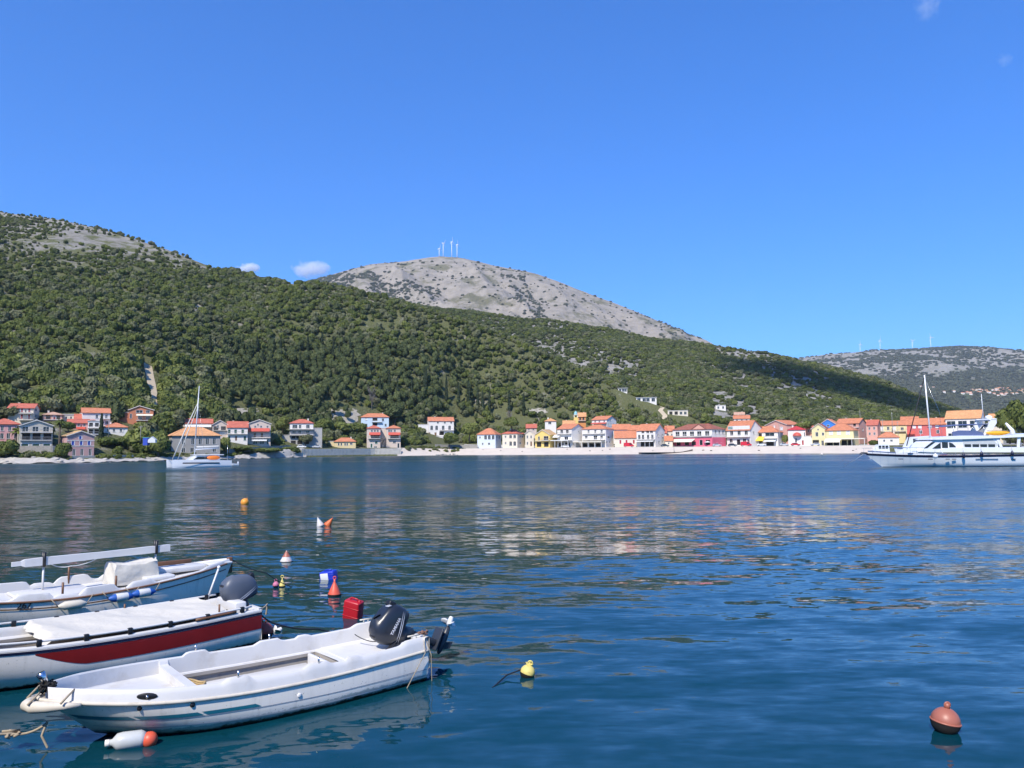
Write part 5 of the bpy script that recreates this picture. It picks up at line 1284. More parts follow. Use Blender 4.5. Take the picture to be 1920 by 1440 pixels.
def far_house(px, py, w, h, wc, rcol):
    P = hit(px, py, ['far_range'])
    if P is None: return
    s = P.y / F; w *= s; h *= s; D = w * .8
    root = empty('far_house', P, q.uniform(-.6, .6), 'tiny pale house with a clay roof in the far village on the right-hand range', 'house', 'houses of the far village')
    MB().box(-w / 2, w / 2, -D / 2, D / 2, -12, h).build('wall', wallm(wc), root)
    MB().add([(-w / 2 - .4, -D / 2 - .4, h + .01), (w / 2 + .4, -D / 2 - .4, h + .01), (w / 2 + .4, D / 2 + .4, h + .01), (-w / 2 - .4, D / 2 + .4, h + .01), (-w / 2 - .4, 0, h + D * .3), (w / 2 + .4, 0, h + D * .3)], [(0, 1, 5, 4), (2, 3, 4, 5), (1, 2, 5), (3, 0, 4), (3, 2, 1, 0)]).build('roof', roofm(rcol), root)
    CLEAR.append((P.x, P.y, 14))
for i in range(58):
    a = q.random()
    if a < .38: px, py = q.uniform(1800, 1856), q.uniform(732, 740)
    elif a < .85: px, py = q.uniform(1860, 1912), q.uniform(729, 742)
    else: px, py = q.uniform(1914, 1950), q.uniform(729, 737)
    far_house(px, py, q.uniform(3, 5.5), q.uniform(1.4, 2.4), q.choice(['white', 'white', 'cream', 'beige']), q.choice(['o', 'o', 'l', 'p']))
for px, py in ((1750, 729), (1770, 737), (1789, 736), (1727, 727)): far_house(px, py, 4.5, 3, 'white', 'p')

# ---------------------------------------------------------------- vessels in the bay
M_gel = mat('gelcoat_white', (0.76, 0.77, 0.78), rough=0.25, var=0.03, scale=1.0)
M_navy = mat('navy_paint', (0.008, 0.010, 0.035), rough=0.35, var=0.1)
M_steel = mat('polished_steel', (0.6, 0.6, 0.6), rough=0.25, metal=1.0)
M_rope = mat('rope_fibre', (0.34, 0.28, 0.20), rough=0.95, var=0.25, scale=30)
def hull_loft(L_, bmax, zdeck, stem, n=26, full=2.2, transom=0.9, keel=-0.5, flare=0.75, sheer=None):
    """hull with the bow at x=0: rows of (x, y, z) for the far-to-near section; returns rows"""
    rows = []
    for i in range(n + 1):
        t = (i / n) ** 1.25
        zd = sheer(t) if sheer else zdeck
        b = bmax * (1 - (1 - min(1, t / .55)) ** full) if t < .55 else bmax * (1 - (1 - transom) * ((t - .55) / .45) ** 2)
        sec = []
        for (fz, fb) in ((keel, 0.0), (keel * .6, .45 * flare), (0.0, flare), (zd * .35, flare + (1 - flare) * .45), (zd * .7, flare + (1 - flare) * .8), (zd, 1.0)):
            xs = stem * (1 - max(0, fz) / max(zd, .01)) if fz >= 0 else stem * (1 + (-fz) * .4)
            k = fb if t > 0 else 0
            bow = fb ** (1 + 1.5 * (1 - min(1, t / .4)))
            sec.append((xs + (L_ - xs) * t, b * bow, fz))
        rows.append([(x, -y, z) for x, y, z in sec[::-1]] + [(x, y, z) for x, y, z in sec[1:]])
    return rows
def prism(poly, y0, y1):
    n = len(poly)
    return [(x, y0, z) for x, z in poly] + [(x, y1, z) for x, z in poly], [tuple(range(n)), tuple(range(n, 2 * n))[::-1]] + [(i, i + n, (i + 1) % n + n, (i + 1) % n) for i in range(n)]

# motor yacht at the right
YY = 121.0; ys = YY / F
yx = lambda px: (px - 1624) * ys
yz = lambda px, py: EYE.z + (hz(px) - py) * ys
P = at(1624, 850, YY)
YR = empty('motor_yacht', (P.x + 1.0, YY + 2.9, 0), 0, 'large white motor yacht with a navy stripe moored bow-left at the right edge', 'yacht')
LY_ = yx(2010)
sheer = lambda t: 2.25 - 0.55 * min(1, t * 2.2) * (2 - min(1, t * 2.2)) + 0.35 * t
def yhull(z0, z1, out, mm, nm):
    rows = hull_loft(LY_, 2.9 + out, 2.2, yx(1658), 30, 2.3, 0.92, -0.7, 0.86, sheer)
    return rows
rows = yhull(0, 0, 0, None, '')
hb = MB().grid(rows, flip=False)
hb.add([r[0] for r in rows] + [r[-1] for r in rows], [(i, i + 1, i + 1 + len(rows), i + len(rows)) for i in range(len(rows) - 1)])
hb.add(rows[-1], [tuple(range(len(rows[-1])))])
hb.build('hull', mat('yacht_topsides', (0.70, 0.74, 0.76), rough=0.12, var=0.03, scale=0.3), YR)
def sstrip(f0, f1, out):
    r_ = []
    for rw in rows:
        top, k1, k2 = Vector(rw[0]), Vector(rw[1]), Vector(rw[2])
        def pt(f):
            p = [Vector(v) for v in rw[:6]]; d = f
            for a, b in zip(p[:-1], p[1:]):
                if a.z - b.z >= d: return a + (b - a) * (d / (a.z - b.z)) + Vector((0, -out, 0))
                d -= (a.z - b.z)
            return p[-1]
        r_.append([pt(f0), pt(f1)])
    return r_
MB().grid(sstrip(0.02, 0.36, .03), flip=True).build('navy_band', M_navy, YR)
bt_ = []
for rw in rows:
    a = Vector(rw[3]); b_ = Vector(rw[4]); bt_.append([a + Vector((0, -.03, .16)), a + Vector((0, -.03, -.02))])
MB().grid(bt_, flip=True).build('boot_stripe', M_navy, YR)
for nm, poly, hw in [
    ('foredeck_house', [(1700, 849), (1712, 840), (1745, 842), (1760, 846), (1760, 851)], 2.0),
    ('bulwark', [(1752, 843), (1772, 839), (1864, 838.5), (2006, 837.5), (2006, 848), (1752, 848)], 2.74),
    ('deckhouse', [(1714, 847), (1722, 840), (1741, 826), (1752, 822.5), (1862, 820), (1862, 840), (1762, 848)], 2.5),
    ('flybridge_deck', [(1738, 824.5), (1758, 818.5), (1790, 817), (1880, 816.5), (1925, 812), (2006, 810), (2006, 815.5), (1930, 818.5), (1870, 821), (1800, 823.5), (1752, 824.5)], 2.85)]:
    pl = [(yx(a), yz(a, b)) for a, b in poly]
    v, f = prism(pl, -hw, hw); MB().add(v, f).build(nm, M_gel, YR)
def yplate(nm, poly, y, m_, parent=YR, th=.03):
    v, f = prism([(yx(a), yz(a, b)) for a, b in poly], y - th, y); return MB().add(v, f).build(nm, m_, parent)
for poly in ([(1738.5, 841), (1754.5, 829.5), (1754.5, 841)], [(1757, 829), (1768, 829), (1768, 840), (1757, 840)], [(1770.5, 829.5), (1776, 831), (1782.5, 837), (1782.5, 840), (1770.5, 840)], [(1722.5, 840.5), (1738, 829), (1745, 828.5), (1729, 840)]):
    yplate('window', poly, -2.52, GLASS)
rc_ = yplate('recess_panel', [(1796, 823.5), (1852, 822.8), (1862, 834), (1854, 846), (1812, 846), (1797, 838)], -2.505, mat('yacht_grey', (0.52, 0.54, 0.53), rough=0.4))  # flat plate; its grey paints in the shade of a recess
for poly in ([(1799, 833), (1811, 833), (1811, 843), (1804, 841), (1799, 837)], [(1814, 833), (1826, 833), (1826, 844), (1814, 844)], [(1828.5, 833), (1841, 833), (1841, 844), (1828.5, 844)], [(1843.5, 833), (1856, 833), (1856, 844), (1843.5, 844)]):
    w_ = yplate('window', poly, -2.545, GLASS)
    yplate('window_bar', [(poly[0][0], 838.6), (poly[1][0], 838.6), (poly[1][0], 839.3), (poly[0][0], 839.3)], -2.58, M_gel, w_)
for (a, b) in ((1865, 1857), (1897, 1899)):
    for sy in (-2.6, 2.5): MB().add(*prism([(yx(a), yz(a, 838)), (yx(a + 5), yz(a, 838)), (yx(b + 6), yz(a, 819.5)), (yx(b), yz(a, 819.5))], sy, sy + .12)).build('pillar', M_gel, YR)
MB().box(yx(1878), yx(1990), 1.2, 2.4, yz(1880, 842), yz(1880, 836)).build('cockpit_sofa', mat('grey_upholstery', (0.25, 0.26, 0.27), rough=0.9), YR)
MB().box(yx(1862), yx(2006), -2.7, 2.7, yz(1880, 848.5), yz(1880, 847.5)).build('cockpit_floor', mat('teak', (0.30, 0.19, 0.10), rough=0.8), YR)
for px in (1681, 1731, 1764, 1776, 1887, 1921): yplate('porthole', [(px - 3.5, 860), (px + 3.5, 860), (px + 3.5, 861.4), (px - 3.5, 861.4)], -2.78 if px > 1700 else -1.9, M_navy, th=.35 if px < 1740 else .14)
yplate('name_strip', [(1816, 859.2), (1858, 859.2), (1858, 860.6), (1816, 860.6)], -2.88, mat('grey_lettering', (0.35, 0.37, 0.40), rough=0.5), th=.05)
M_bluecv = mat('blue_canvas', (0.09, 0.12, 0.24), rough=0.85, var=0.15, scale=2)
yplate('flybridge_screen', [(1778, 810), (1792, 807), (1822, 807.5), (1836, 811), (1838, 818), (1780, 818)], -2.3, M_bluecv, th=.1)
MB().add(*prism([(yx(a), yz(a, b)) for a, b in [(1822, 811), (1836, 807), (1848, 795), (1856, 792), (1846, 812), (1836, 818)]], -1.9, -1.2)).build('flybridge_seat', mat('grey_upholstery', (0.25, 0.26, 0.27)), YR)
bm_ = [[(yx(a), y, yz(a, b) - .012 * (y / 2.2) ** 2 * 8) for y in (-2.2, -1.1, 0, 1.1, 2.2)] for a, b in [(1762, 800), (1780, 798), (1800, 796.5), (1825, 795.6), (1848, 795.4)]]
B_ = MB().grid(bm_).build('bimini', M_bluecv, YR)
sol = B_.modifiers.new('t', 'SOLIDIFY'); sol.thickness = .12
for a in (1783, 1820, 1840):
    for sy in (-2.1, 2.1): MB().tube([(yx(a), sy, yz(a, 818)), (yx(a), sy, yz(a, 797))], .03, 5).build('bimini_pole', M_steel, YR)
for sy in (-2.0, 1.7): MB().add(*prism([(yx(a), yz(a, b)) for a, b in [(1838, 816), (1850, 816), (1866, 793), (1866, 784), (1856, 784), (1854, 790)]], sy, sy + .3)).build('radar_arch_leg', M_gel, YR)
MB().rbox(yx(1853), yx(1867), -2.0, 2.0, yz(1860, 788), yz(1860, 785), .1).build('radar_arch_top', M_gel, YR)
MB().lathe([(.01, 0), (.5, 0), (.55, .25), (.4, .5), (.01, .58)], 14, 'Z', (yx(1860), -.8, yz(1860, 784.9))).build('radar_dome', M_gel, YR)
MB().tube([(yx(1856), 0, yz(1856, 785)), (yx(1854.5), 0, yz(1855, 736))], [.06, .04], 6).build('antenna', M_gel, YR)
MB().tube([(yx(1901), -1.2, yz(1901, 814)), (yx(1900), -1.2, yz(1900, 806)), (yx(1889), -1.2, yz(1889, 793))], [.45, .3, .16], 8).build('deck_crane', M_gel, YR)
MB().tube([(yx(1752.5), 0, yz(1745, 824)), (yx(1747), 0, yz(1740, 700))], [.12, .10], 10).build('mast', M_gel, YR)
MB().tube([(yx(1746.5), 0, yz(1740, 705)), (yx(1706), 0, yz(1697, 836))], .075, 6).build('forestay', mat('black_cover', (.015, .015, .02)), YR)
MB().tube([(yx(1747), 0, yz(1740, 706)), (yx(1772), 0, yz(1772, 770)), (yx(1775), 0, yz(1775, 818))], .02, 4).build('backstay', M_steel, YR)
rl = MB(); pr_ = []
for i, a in enumerate(np.linspace(1622, 1722, 9)):
    k = min(1, (a - 1620) / 70); y_ = -2.5 * k ** .6; z0 = yz(a, 849.5 - 1.5 * k)
    pr_.append((yx(a), y_, z0 + .75)); rl.tube([(yx(a), y_, z0 - .3), (yx(a), y_, z0 + .75)], .02, 5)
rl.tube(pr_, .022, 5); rl.tube([(x, -y, z) for x, y, z in pr_], .022, 5); rl.build('bow_rail', M_steel, YR)
MB().tube([(yx(1630), 0, yz(1630, 850)), (yx(1619), 0, yz(1619, 849)), (yx(1615.5), 0, yz(1616, 851.5)), (yx(1620), 0, yz(1619, 852.5))], [.14, .12, .14, .06], 6).build('anchor', mat('anchor_iron', (.06, .06, .06), rough=.6), YR)
def ytop(nm, lb, ct): return empty(nm, (YR.location.x, YR.location.y, 0), 0, lb, ct)
k_ = MB()
for i in range(1):
    rws = []
    for j in range(13):
        t = j / 12; w = math.sin(math.pi * t) ** .6; zc = yz(1864, 812.5) + .12 * (2 * t - 1) ** 2
        rws.append([(yx(1840) + (yx(1888) - yx(1840)) * t, -2.35 + .42 * w * math.cos(a), zc + .36 * w * math.sin(a)) for a in np.linspace(0, 2 * math.pi, 13)])
    k_.grid(rws)
kr = ytop('kayak', 'bright orange yellow kayak lying on the yacht flybridge', 'kayak'); k_.build('hull', mat('kayak_orange', (0.85, 0.40, 0.02), rough=0.4), kr)
MB().box(yx(1845), yx(1884), -2.42, -2.28, yz(1864, 808.0), yz(1864, 807.2)).build('deck_line', M_rope, kr)
def fender(px, py, r, m_, lb, hh=1.5):
    x, z = yx(px), yz(px, py); rt = empty('fender', (YR.location.x + x, YR.location.y - 3.02 - r, z), 0, lb, 'fender')
    MB().lathe([(.02, -r * hh), (r * .6, -r * hh * .8), (r, -r * .4), (r, r * .4), (r * .6, r * hh * .8), (.05, r * hh), (.05, r * hh + .1)], 14).build('float', m_, rt)
    MB().tube([(0, 0, r * hh), (0, .15, 1.2)], .02, 5).build('lanyard', M_rope, rt)
fender(1738, 855, .36, M_gel, 'round white fender hanging on the yacht bow', 1.05)
fender(1791.5, 854.5, .24, M_navy, 'navy fender nearest the bow of the yacht', 1.8)
fender(1825, 851.5, .24, M_navy, 'navy fender amidships on the yacht', 1.8)
fender(1882, 850.5, .24, M_navy, 'navy fender nearest the stern of the yacht', 1.8)
P1, P2 = Vector((YR.location.x + yx(1624), YR.location.y, yz(1624, 851))), ground(1582, 874)
o = MB().tube([P1, (P1 + P2) / 2 + Vector((0, 0, -.1)), P2], .025, 5).build('anchor_line', mat('white_rope', (.6, .6, .58), rough=.9)); tag(o, 'thin pale anchor line running from the yacht bow into the water', 'rope')

# cabin boats moored behind the yacht
def cruiser(name, label, px0, px1, yw, yc, Y, logo=False):
    s = Y / F; P = at(px0, yw, Y); L_ = (px1 - px0) * s; H = (yw - yc) * s
    rt = empty(name, (P.x, Y, 0), 0, label, 'boat')
    rws = hull_loft(L_, L_ * .14, H * .5, L_ * .08, 16, 2.0, .9, -.3, .8, lambda t: H * (.55 - .13 * t))
    h = MB().grid(rws); h.add([r[0] for r in rws] + [r[-1] for r in rws], [(i, i + 1, i + 1 + len(rws), i + len(rws)) for i in range(len(rws) - 1)]); h.build('hull', M_gel, rt)
    v, f = prism([(L_ * .22, H * .45), (L_ * .36, H * .95), (L_ * .78, H), (L_ * .8, H * .42)], -L_ * .1, L_ * .1); MB().add(v, f).build('cabin', M_gel, rt)
    for k in range(3):
        a = L_ * (.38 + .13 * k); MB().box(a, a + L_ * .1, -L_ * .1 - .03, -L_ * .1 - .003, H * .66, H * .88).build('window', GLASS, rt)
    r2 = [Vector((r[0][0], r[0][1] - .02, r[0][2])) for r in rws]; MB().grid([[p + Vector((0, -.01, -.02)), p + Vector((0, -.01, -H * .07))] for p in r2], flip=True).build('blue_stripe', M_bluecv, rt)
    MB().tube([(L_ * .6, 0, H), (L_ * .62, 0, H * 1.35)], .04, 5).build('mast', M_gel, rt)
    if logo:
        MB().lathe([(.01, 0), (.75, 0)], 18, 'Y', (L_ * .3, -L_ * .135, H * .40)).build('red_round_mark', paint('rd'), rt)
    return rt
cruiser('motorboat', 'white motorboat moored left of the yacht bow with dark cabin windows', 1627, 1676, 850, 823, 205)
cruiser('motorboat', 'white cabin boat with red round mark behind the yacht foredeck', 1676, 1762, 850, 806, 185, True)
cruiser('motorboat', 'small white boat partly hidden behind the yacht windscreen', 1716, 1770, 852, 818, 165)

# catamaran
P = ground(322, 877.5); CYm = P.y; cs = CYm / F
CT = empty('catamaran', (P.x, P.y, 0), R(35), 'white sailing catamaran anchored off the left shore', 'catamaran')
CL, CB = 11.6, 5.6
for sy in (0, CB):
    rws = hull_loft(CL, .72, 1.5, .12, 18, 1.3, .8, -.35, .85, lambda t: 1.62 - .25 * t)
    rws = [[(x, y + sy, z) for x, y, z in r] for r in rws]
    h = MB().grid(rws); h.add([r[0] for r in rws] + [r[-1] for r in rws], [(i, i + 1, i + 1 + len(rws), i + len(rws)) for i in range(len(rws) - 1)]); h.add(rws[-1], [tuple(range(len(rws[-1])))])
    H_ = h.build('hull', M_gel, CT)
    if sy == 0:
        MB().grid([[(x, -.735 * min(1, (x / 2.2) ** .45), z0), (x, -.735 * min(1, (x / 2.2) ** .45), z0 + .24)] for x, z0 in [(1.9 + .9 * i, .83 - .01 * i) for i in range(9)]], flip=False).build('hull_window', M_navy, H_)
MB().add(*prism([(2.6, .85), (2.6, 1.5), (10.6, 1.38), (10.6, .85)], .3, CB - .3)).build('bridge_deck', M_gel, CT)
MB().add(*prism([(3.6, 1.46), (4.9, 2.35), (9.3, 2.4), (9.4, 1.4)], .35, CB - .35)).build('cabin', M_gel, CT)
for sy in (.35 - .02, CB - .33): MB().add(*prism([(4.15, 1.62), (4.95, 2.18), (8.9, 2.2), (8.9, 1.62)], sy - .01, sy + .01)).build('cabin_window', GLASS, CT)
MB().add([(3.78, .6, 1.56), (4.83, .6, 2.27), (4.83, CB - .6, 2.27), (3.78, CB - .6, 1.56)], [(0, 1, 2, 3)]).build('front_window', GLASS, CT)
MB().rbox(4.6, 10.2, .15, CB - .15, 2.45, 2.62, .07).build('cabin_roof', M_gel, CT)
MB().tube([(4.9, CB / 2, 2.5), (5.15, CB / 2, 9), (5.5, CB / 2, 17.0)], [.13, .12, .09], 9).build('mast', mat('mast_alloy', (.55, .58, .60), rough=.4, metal=.3), CT)
MB().tube([(5.05, CB / 2, 3.7), (9.8, CB / 2, 3.95)], [.11, .10], 8).build('boom', M_gel, CT)
sb = MB(); sb.grid([[(5.2 + 4.5 * t, CB / 2 + .24 * math.sin(a), 4.12 + .2 * t + .26 * math.cos(a) * (1 - .4 * t)) for a in np.linspace(0, 6.283, 9)] for t in np.linspace(0, 1, 8)]); sb.build('sail_bag', mat('sail_cloth', (.62, .60, .55), rough=.9), CT)
for (x0, zt, r_) in ((0.55, 13.2, .13), (1.6, 12.2, .09)): MB().tube([(x0, CB / 2, 1.4), (x0 + (5.2 - x0) * .5, CB / 2, zt * .5 + .9), (5.2, CB / 2, zt)], [r_, r_, r_ * .5], 7).build('furled_sail', mat('sail_cloth', (.62, .60, .55)), CT)
for sy in (0, CB): MB().tube([(6.4, sy, 1.5), (5.38, CB / 2, 14)], .018, 4).build('shroud', M_steel, CT)
MB().tube([(0.5, 0, 1.6), (0.5, CB, 1.6)], .07, 6).build('cross_beam', M_steel, CT)
MB().tube([(10.9, .3, 1.4), (10.9, .3, 4.6)], .035, 5).build('stern_pole', M_steel, CT)
rt = empty('inflatable_raft', CT.location, R(35), 'orange inflatable raft stowed on the catamaran deck', 'raft')
MB().sphere((8.1, .25, 1.95), 1.0, 14, 8, (1.35, .3, .42)).build('tube', mat('raft_orange', (.80, .20, .02), rough=.5), rt)
P = ground(424, 874); DG = empty('dinghy', (P.x, P.y, 0), R(30), 'small white dinghy tied at the catamaran stern', 'dinghy')
rws = hull_loft(2.6, .6, .55, .15, 12, 1.8, .9, -.15, .8); h = MB().grid(rws); h.build('hull', M_gel, DG)
MB().box(.9, 1.2, -.5, .5, .4, .46).build('thwart', M_gel, DG); MB().rbox(2.35, 2.65, -.16, .16, .35, .95, .06).build('outboard', M_gel, DG)
# long dark boat drawn up on the beach
P = along(1246, 0.9, 0); s = P.y / F
WB = empty('beached_longboat', (P.x, P.y, .45), -.05, 'long low dark wooden boat with a raised bow lying on the beach', 'boat')
rws = []
for i in range(25):
    t = i / 24; x = (-50 + 100 * t) * s; up = 1.9 * max(0, (t - .62) / .38) ** 2.2; w = 1.3 * (math.sin(math.pi * min(1, .12 + t * .88)) ** .5) * (1 - .8 * max(0, t - .8) / .2)
    up *= .75; rws.append([(x, -w, .42 + up), (x, -w * .7, .05 + up * .7), (x, 0, -.25 + up * .6), (x, w * .7, .05 + up * .7), (x, w, .42 + up)])
MB().grid(rws).build('hull', mat('tarred_wood', (.13, .105, .09), rough=.9, var=.3), WB)
MB().tube([(4.0, 0, .2), (4.0, 0, 4.0)], .09, 6).build('mast_stump', M_pole, WB)
for k in range(5): MB().box(-8 + 3.2 * k, -7.6 + 3.2 * k, -1.0, 1.0, .28, .34).build('thwart', BARK, WB)

# person seated on the yacht's aft deck
def skin_body(name, pts, edges, rad, m_, parent, sub=2):
    me = bpy.data.meshes.new(name); me.from_pydata(pts, edges, [])
    o = link(bpy.data.objects.new(name, me), parent)
    sk = o.modifiers.new('skin', 'SKIN')
    for i, r in enumerate(rad): me.skin_vertices[0].data[i].radius = (r, r) if not hasattr(r, '__len__') else r
    me.skin_vertices[0].data[0].use_root = True
    ss = o.modifiers.new('sub', 'SUBSURF'); ss.levels = sub; ss.render_levels = sub
    me.materials.append(m_); return o
PR = empty('person', (YR.location.x + yx(1913), YR.location.y - 1.4, yz(1913, 842.5)), R(90), 'person in a pale top sitting on the yacht aft deck', 'person')
pts = [(0, 0, .5), (0, -.02, .75), (0, -.05, 1.0), (0, -.04, 1.12), (.17, -.05, 1.02), (.24, -.2, .82), (.15, -.42, .78), (-.17, -.05, 1.02), (-.24, -.2, .82), (-.15, -.42, .78), (.1, -.05, .48), (.12, -.45, .5), (.12, -.47, .08), (-.1, -.05, .48), (-.12, -.45, .5), (-.12, -.47, .08), (.12, -.6, .04), (-.12, -.6, .04)]
ed = [(0, 1), (1, 2), (2, 3), (2, 4), (4, 5), (5, 6), (2, 7), (7, 8), (8, 9), (0, 10), (10, 11), (11, 12), (0, 13), (13, 14), (14, 15), (12, 16), (15, 17)]
skin_body('body', pts, ed, [.15, .14, .15, .055, .065, .045, .035, .065, .045, .035, .09, .07, .045, .09, .07, .045, .04, .04], mat('pale_shirt', (.6, .55, .52), rough=.9), PR)
hd = MB().sphere((0, -.06, 1.28), .11, 14, 10, (.85, 1, 1.2)); hd.sphere((0, -.175, 1.27), .022, 8, 6); hd.build('head', mat('skin', (.5, .32, .24), rough=.6), PR)
MB().sphere((0, -.03, 1.32), .118, 12, 8, (.9, 1, 1.05)).build('hair', mat('dark_hair', (.05, .035, .025), rough=.8), PR)
# ---------------------------------------------------------------- the quay on our left 
QD = Vector((-0.69, 0.72, 0)).normalized(); QN = Vector((-QD.y, QD.x, 0))          # along the quay edge, inland (left / behind us)
M_quay = mat('quay_stone', (0.38, 0.36, 0.33), rough=0.9, var=0.15, scale=0.8, bump=0.3, bscale=4)
def qpt(s, w, z): v = Vector((0.25, 0.25, 0)) + QD * s + QN * w; return (v.x, v.y, z)
qb = MB(); qv = [qpt(-30, 0, 1.85), qpt(60, 0, 1.85), qpt(60, 60, 1.85), qpt(-30, 60, 1.85)]
qb.add(qv + [(x, y, -3) for x, y, z in qv], [(0, 1, 2, 3), (0, 4, 5, 1), (1, 5, 6, 2), (2, 6, 7, 3), (3, 7, 4, 0)])
tag(qb.build('quay', M_quay), kind='structure')
# ---------------------------------------------------------------- moored boats
def smooth_tab(T):
    xs = np.array([t[0] for t in T], float); ys_ = np.array([t[1] for t in T], float)
    d = np.gradient(ys_, xs)
    def f(x):
        x = min(max(x, xs[0]), xs[-1]); i = min(max(int(np.searchsorted(xs, x)) - 1, 0), len(xs) - 2)
        h = xs[i + 1] - xs[i]; t = (x - xs[i]) / h
        return float((2 * t ** 3 - 3 * t ** 2 + 1) * ys_[i] + (t ** 3 - 2 * t ** 2 + t) * h * d[i] + (-2 * t ** 3 + 3 * t ** 2) * ys_[i + 1] + (t ** 3 - t ** 2) * h * d[i + 1])
    return f
def ramps(*segs):
    """stepped profile: (start, end, ramp length, height) plateaus"""
    def f(t):
        h = 0.0
        for a, b, r, k in segs:
            if a - r < t < b + r:
                u = 1.0 if a <= t <= b else (1 - (a - t) / r if t < a else 1 - (t - b) / r)
                h = max(h, k * u * u * (3 - 2 * u))
        return h
    return f
class Boat:
    def __init__(s, L_, b, zr, zk, rake, p=(2.3, 1.25), q=1.5, srake=0.0):
        s.L, s.b, s.zr, s.zk, s.rake, s.p, s.q, s.srake = L_, b, zr, zk, rake, p, q, srake
    def S(s, t, v, side=1, out=0.0):
        zr = s.zr(t); zk = s.zk(t); p = s.p[0] + (s.p[1] - s.p[0]) * max(0, (t - .35) / .65) ** 1.2
        g = v ** s.q; f = 1 - (1 - v) ** p
        z = zk + (zr - zk) * g
        x = s.srake * (1 - g) * (1 - t) + t * (s.L - s.srake * (1 - g) - s.rake * (1 - g)) if s.srake else t * (s.L - s.rake * (1 - g))
        return Vector((x, side * (s.b(t) * f + out), z))
    def vz(s, t, z):
        zr = s.zr(t); zk = s.zk(t)
        return max(0.0, min(1.0, (z - zk) / (zr - zk))) ** (1 / s.q)
    def hull(s, parent, m, n=64, k=14, transom=True):
        mb = MB(); rows = []
        for i in range(n + 1):
            t = i / n; r = [s.S(t, 1 - j / k, 1) for j in range(k + 1)] + [s.S(t, j / k, -1) for j in range(1, k + 1)]
            rows.append(r)
        mb.grid(rows, flip=True)
        if transom: mb.add(rows[0], [tuple(range(len(rows[0])))])
        mb.add(rows[-1], [tuple(range(len(rows[-1])))[::-1]])
        return mb.build('hull', m, parent, auto=50)
    def band(s, parent, name, m, t0, t1, z0, z1, out=0.006, n=40, side=1, taper=0.0):
        rows = []
        for i in range(n + 1):
            t = t0 + (t1 - t0) * i / n
            za = z0(t) if callable(z0) else z0; zb = z1(t) if callable(z1) else z1
            r = []
            for j in range(5):
                z = za + (zb - za) * j / 4
                r.append(s.S(t + taper * (j / 4 - .5), s.vz(t, z), side, out))
            rows.append(r)
        return MB().grid(rows, flip=(side < 0)).build(name, m, parent)
    def rail(s, parent, name, m, r, dz=0.0, out=0.0, n=70, t0=0.0, t1=1.0, both=True, sq=1.0):
        mb = MB(); P = []
        L_ = [s.S(t0 + (t1 - t0) * i / n, 1, 1, out) + Vector((0, 0, dz)) for i in range(n + 1)]
        if both:
            R_ = [s.S(t0 + (t1 - t0) * i / n, 1, -1, out) + Vector((0, 0, dz)) for i in range(n + 1)]
            if t1 >= 0.999: mb.tube(L_ + R_[::-1], r, 8)
            else: mb.tube(L_, r, 8); mb.tube(R_, r, 8)
        else: mb.tube(L_, r, 8)
        return mb.build(name, m, parent)
def hull_mat(name, top, bottom, zline, stain=(0.06, 0.055, 0.04), weed=(0.012, 0.014, 0.010)):
    """gelcoat / paint above the waterline, fouled bottom below a ragged line"""
    m = bpy.data.materials.new(name); m.use_nodes = True
    n, l = m.node_tree.nodes, m.node_tree.links
    p = n['Principled BSDF']; p.inputs['Roughness'].default_value = 0.35
    tc = n.new('ShaderNodeTexCoord'); sp = n.new('ShaderNodeSeparateXYZ'); l.new(tc.outputs['Object'], sp.inputs[0])
    def nz(sc, det=5, rg=.6):
        x = n.new('ShaderNodeTexNoise'); x.inputs['Scale'].default_value = sc; x.inputs['Detail'].default_value = det; x.inputs['Roughness'].default_value = rg; l.new(tc.outputs['Object'], x.inputs['Vector']); return x.outputs['Fac']
    def mix(f, a, b):
        x = n.new('ShaderNodeMix'); x.data_type = 'RGBA'; l.new(f, x.inputs[0])
        for i, v in ((6, a), (7, b)):
            if isinstance(v, tuple): x.inputs[i].default_value = v + (1,)
            else: l.new(v, x.inputs[i])
        return x.outputs[2]
    def rmp(src, a, b, va=0, vb=1):
        x = n.new('ShaderNodeMapRange'); x.inputs['From Min'].default_value = a; x.inputs['From Max'].default_value = b; x.inputs['To Min'].default_value = va; x.inputs['To Max'].default_value = vb; l.new(src, x.inputs['Value']); return x.outputs[0]
    def mth(op, a, b):
        x = n.new('ShaderNodeMath'); x.operation = op
        for i, v in ((0, a), (1, b)):
            if isinstance(v, (int, float)): x.inputs[i].default_value = v
            else: l.new(v, x.inputs[i])
        return x.outputs[0]
    c = mix(nz(2.5), tuple(v * .93 for v in top), tuple(min(1, v * 1.03) for v in top))
    streak = n.new('ShaderNodeTexNoise'); streak.inputs['Scale'].default_value = 1.0; streak.inputs['Detail'].default_value = 6
    mp = n.new('ShaderNodeMapping'); mp.inputs['Scale'].default_value = (9, 9, 0.9); l.new(tc.outputs['Object'], mp.inputs['Vector']); l.new(mp.outputs[0], streak.inputs['Vector'])
    c = mix(rmp(streak.outputs['Fac'], .53, .78, 0, .6), c, tuple(v * .6 for v in top))
    c = mix(rmp(nz(22, 4, .7), .64, .70, 0, .6), c, stain)
    jag = mth('MULTIPLY_ADD', nz(7, 6, .75), .10); 
    zj = mth('ADD', sp.outputs['Z'], mth('MULTIPLY', mth('SUBTRACT', nz(6, 6, .75), .5), .16))
    c = mix(rmp(zj, zline + .01, zline - .01), c, bottom)
    c = mix(rmp(zj, .072, .035), c, weed)
    l.new(c, p.inputs['Base Color'])
    return m
M_white = mat('boat_gelcoat', (0.62, 0.61, 0.59), rough=0.4, var=0.05, scale=2.0, dirt=(0.42, 0.39, 0.33), dscale=2.2, damt=0.35)
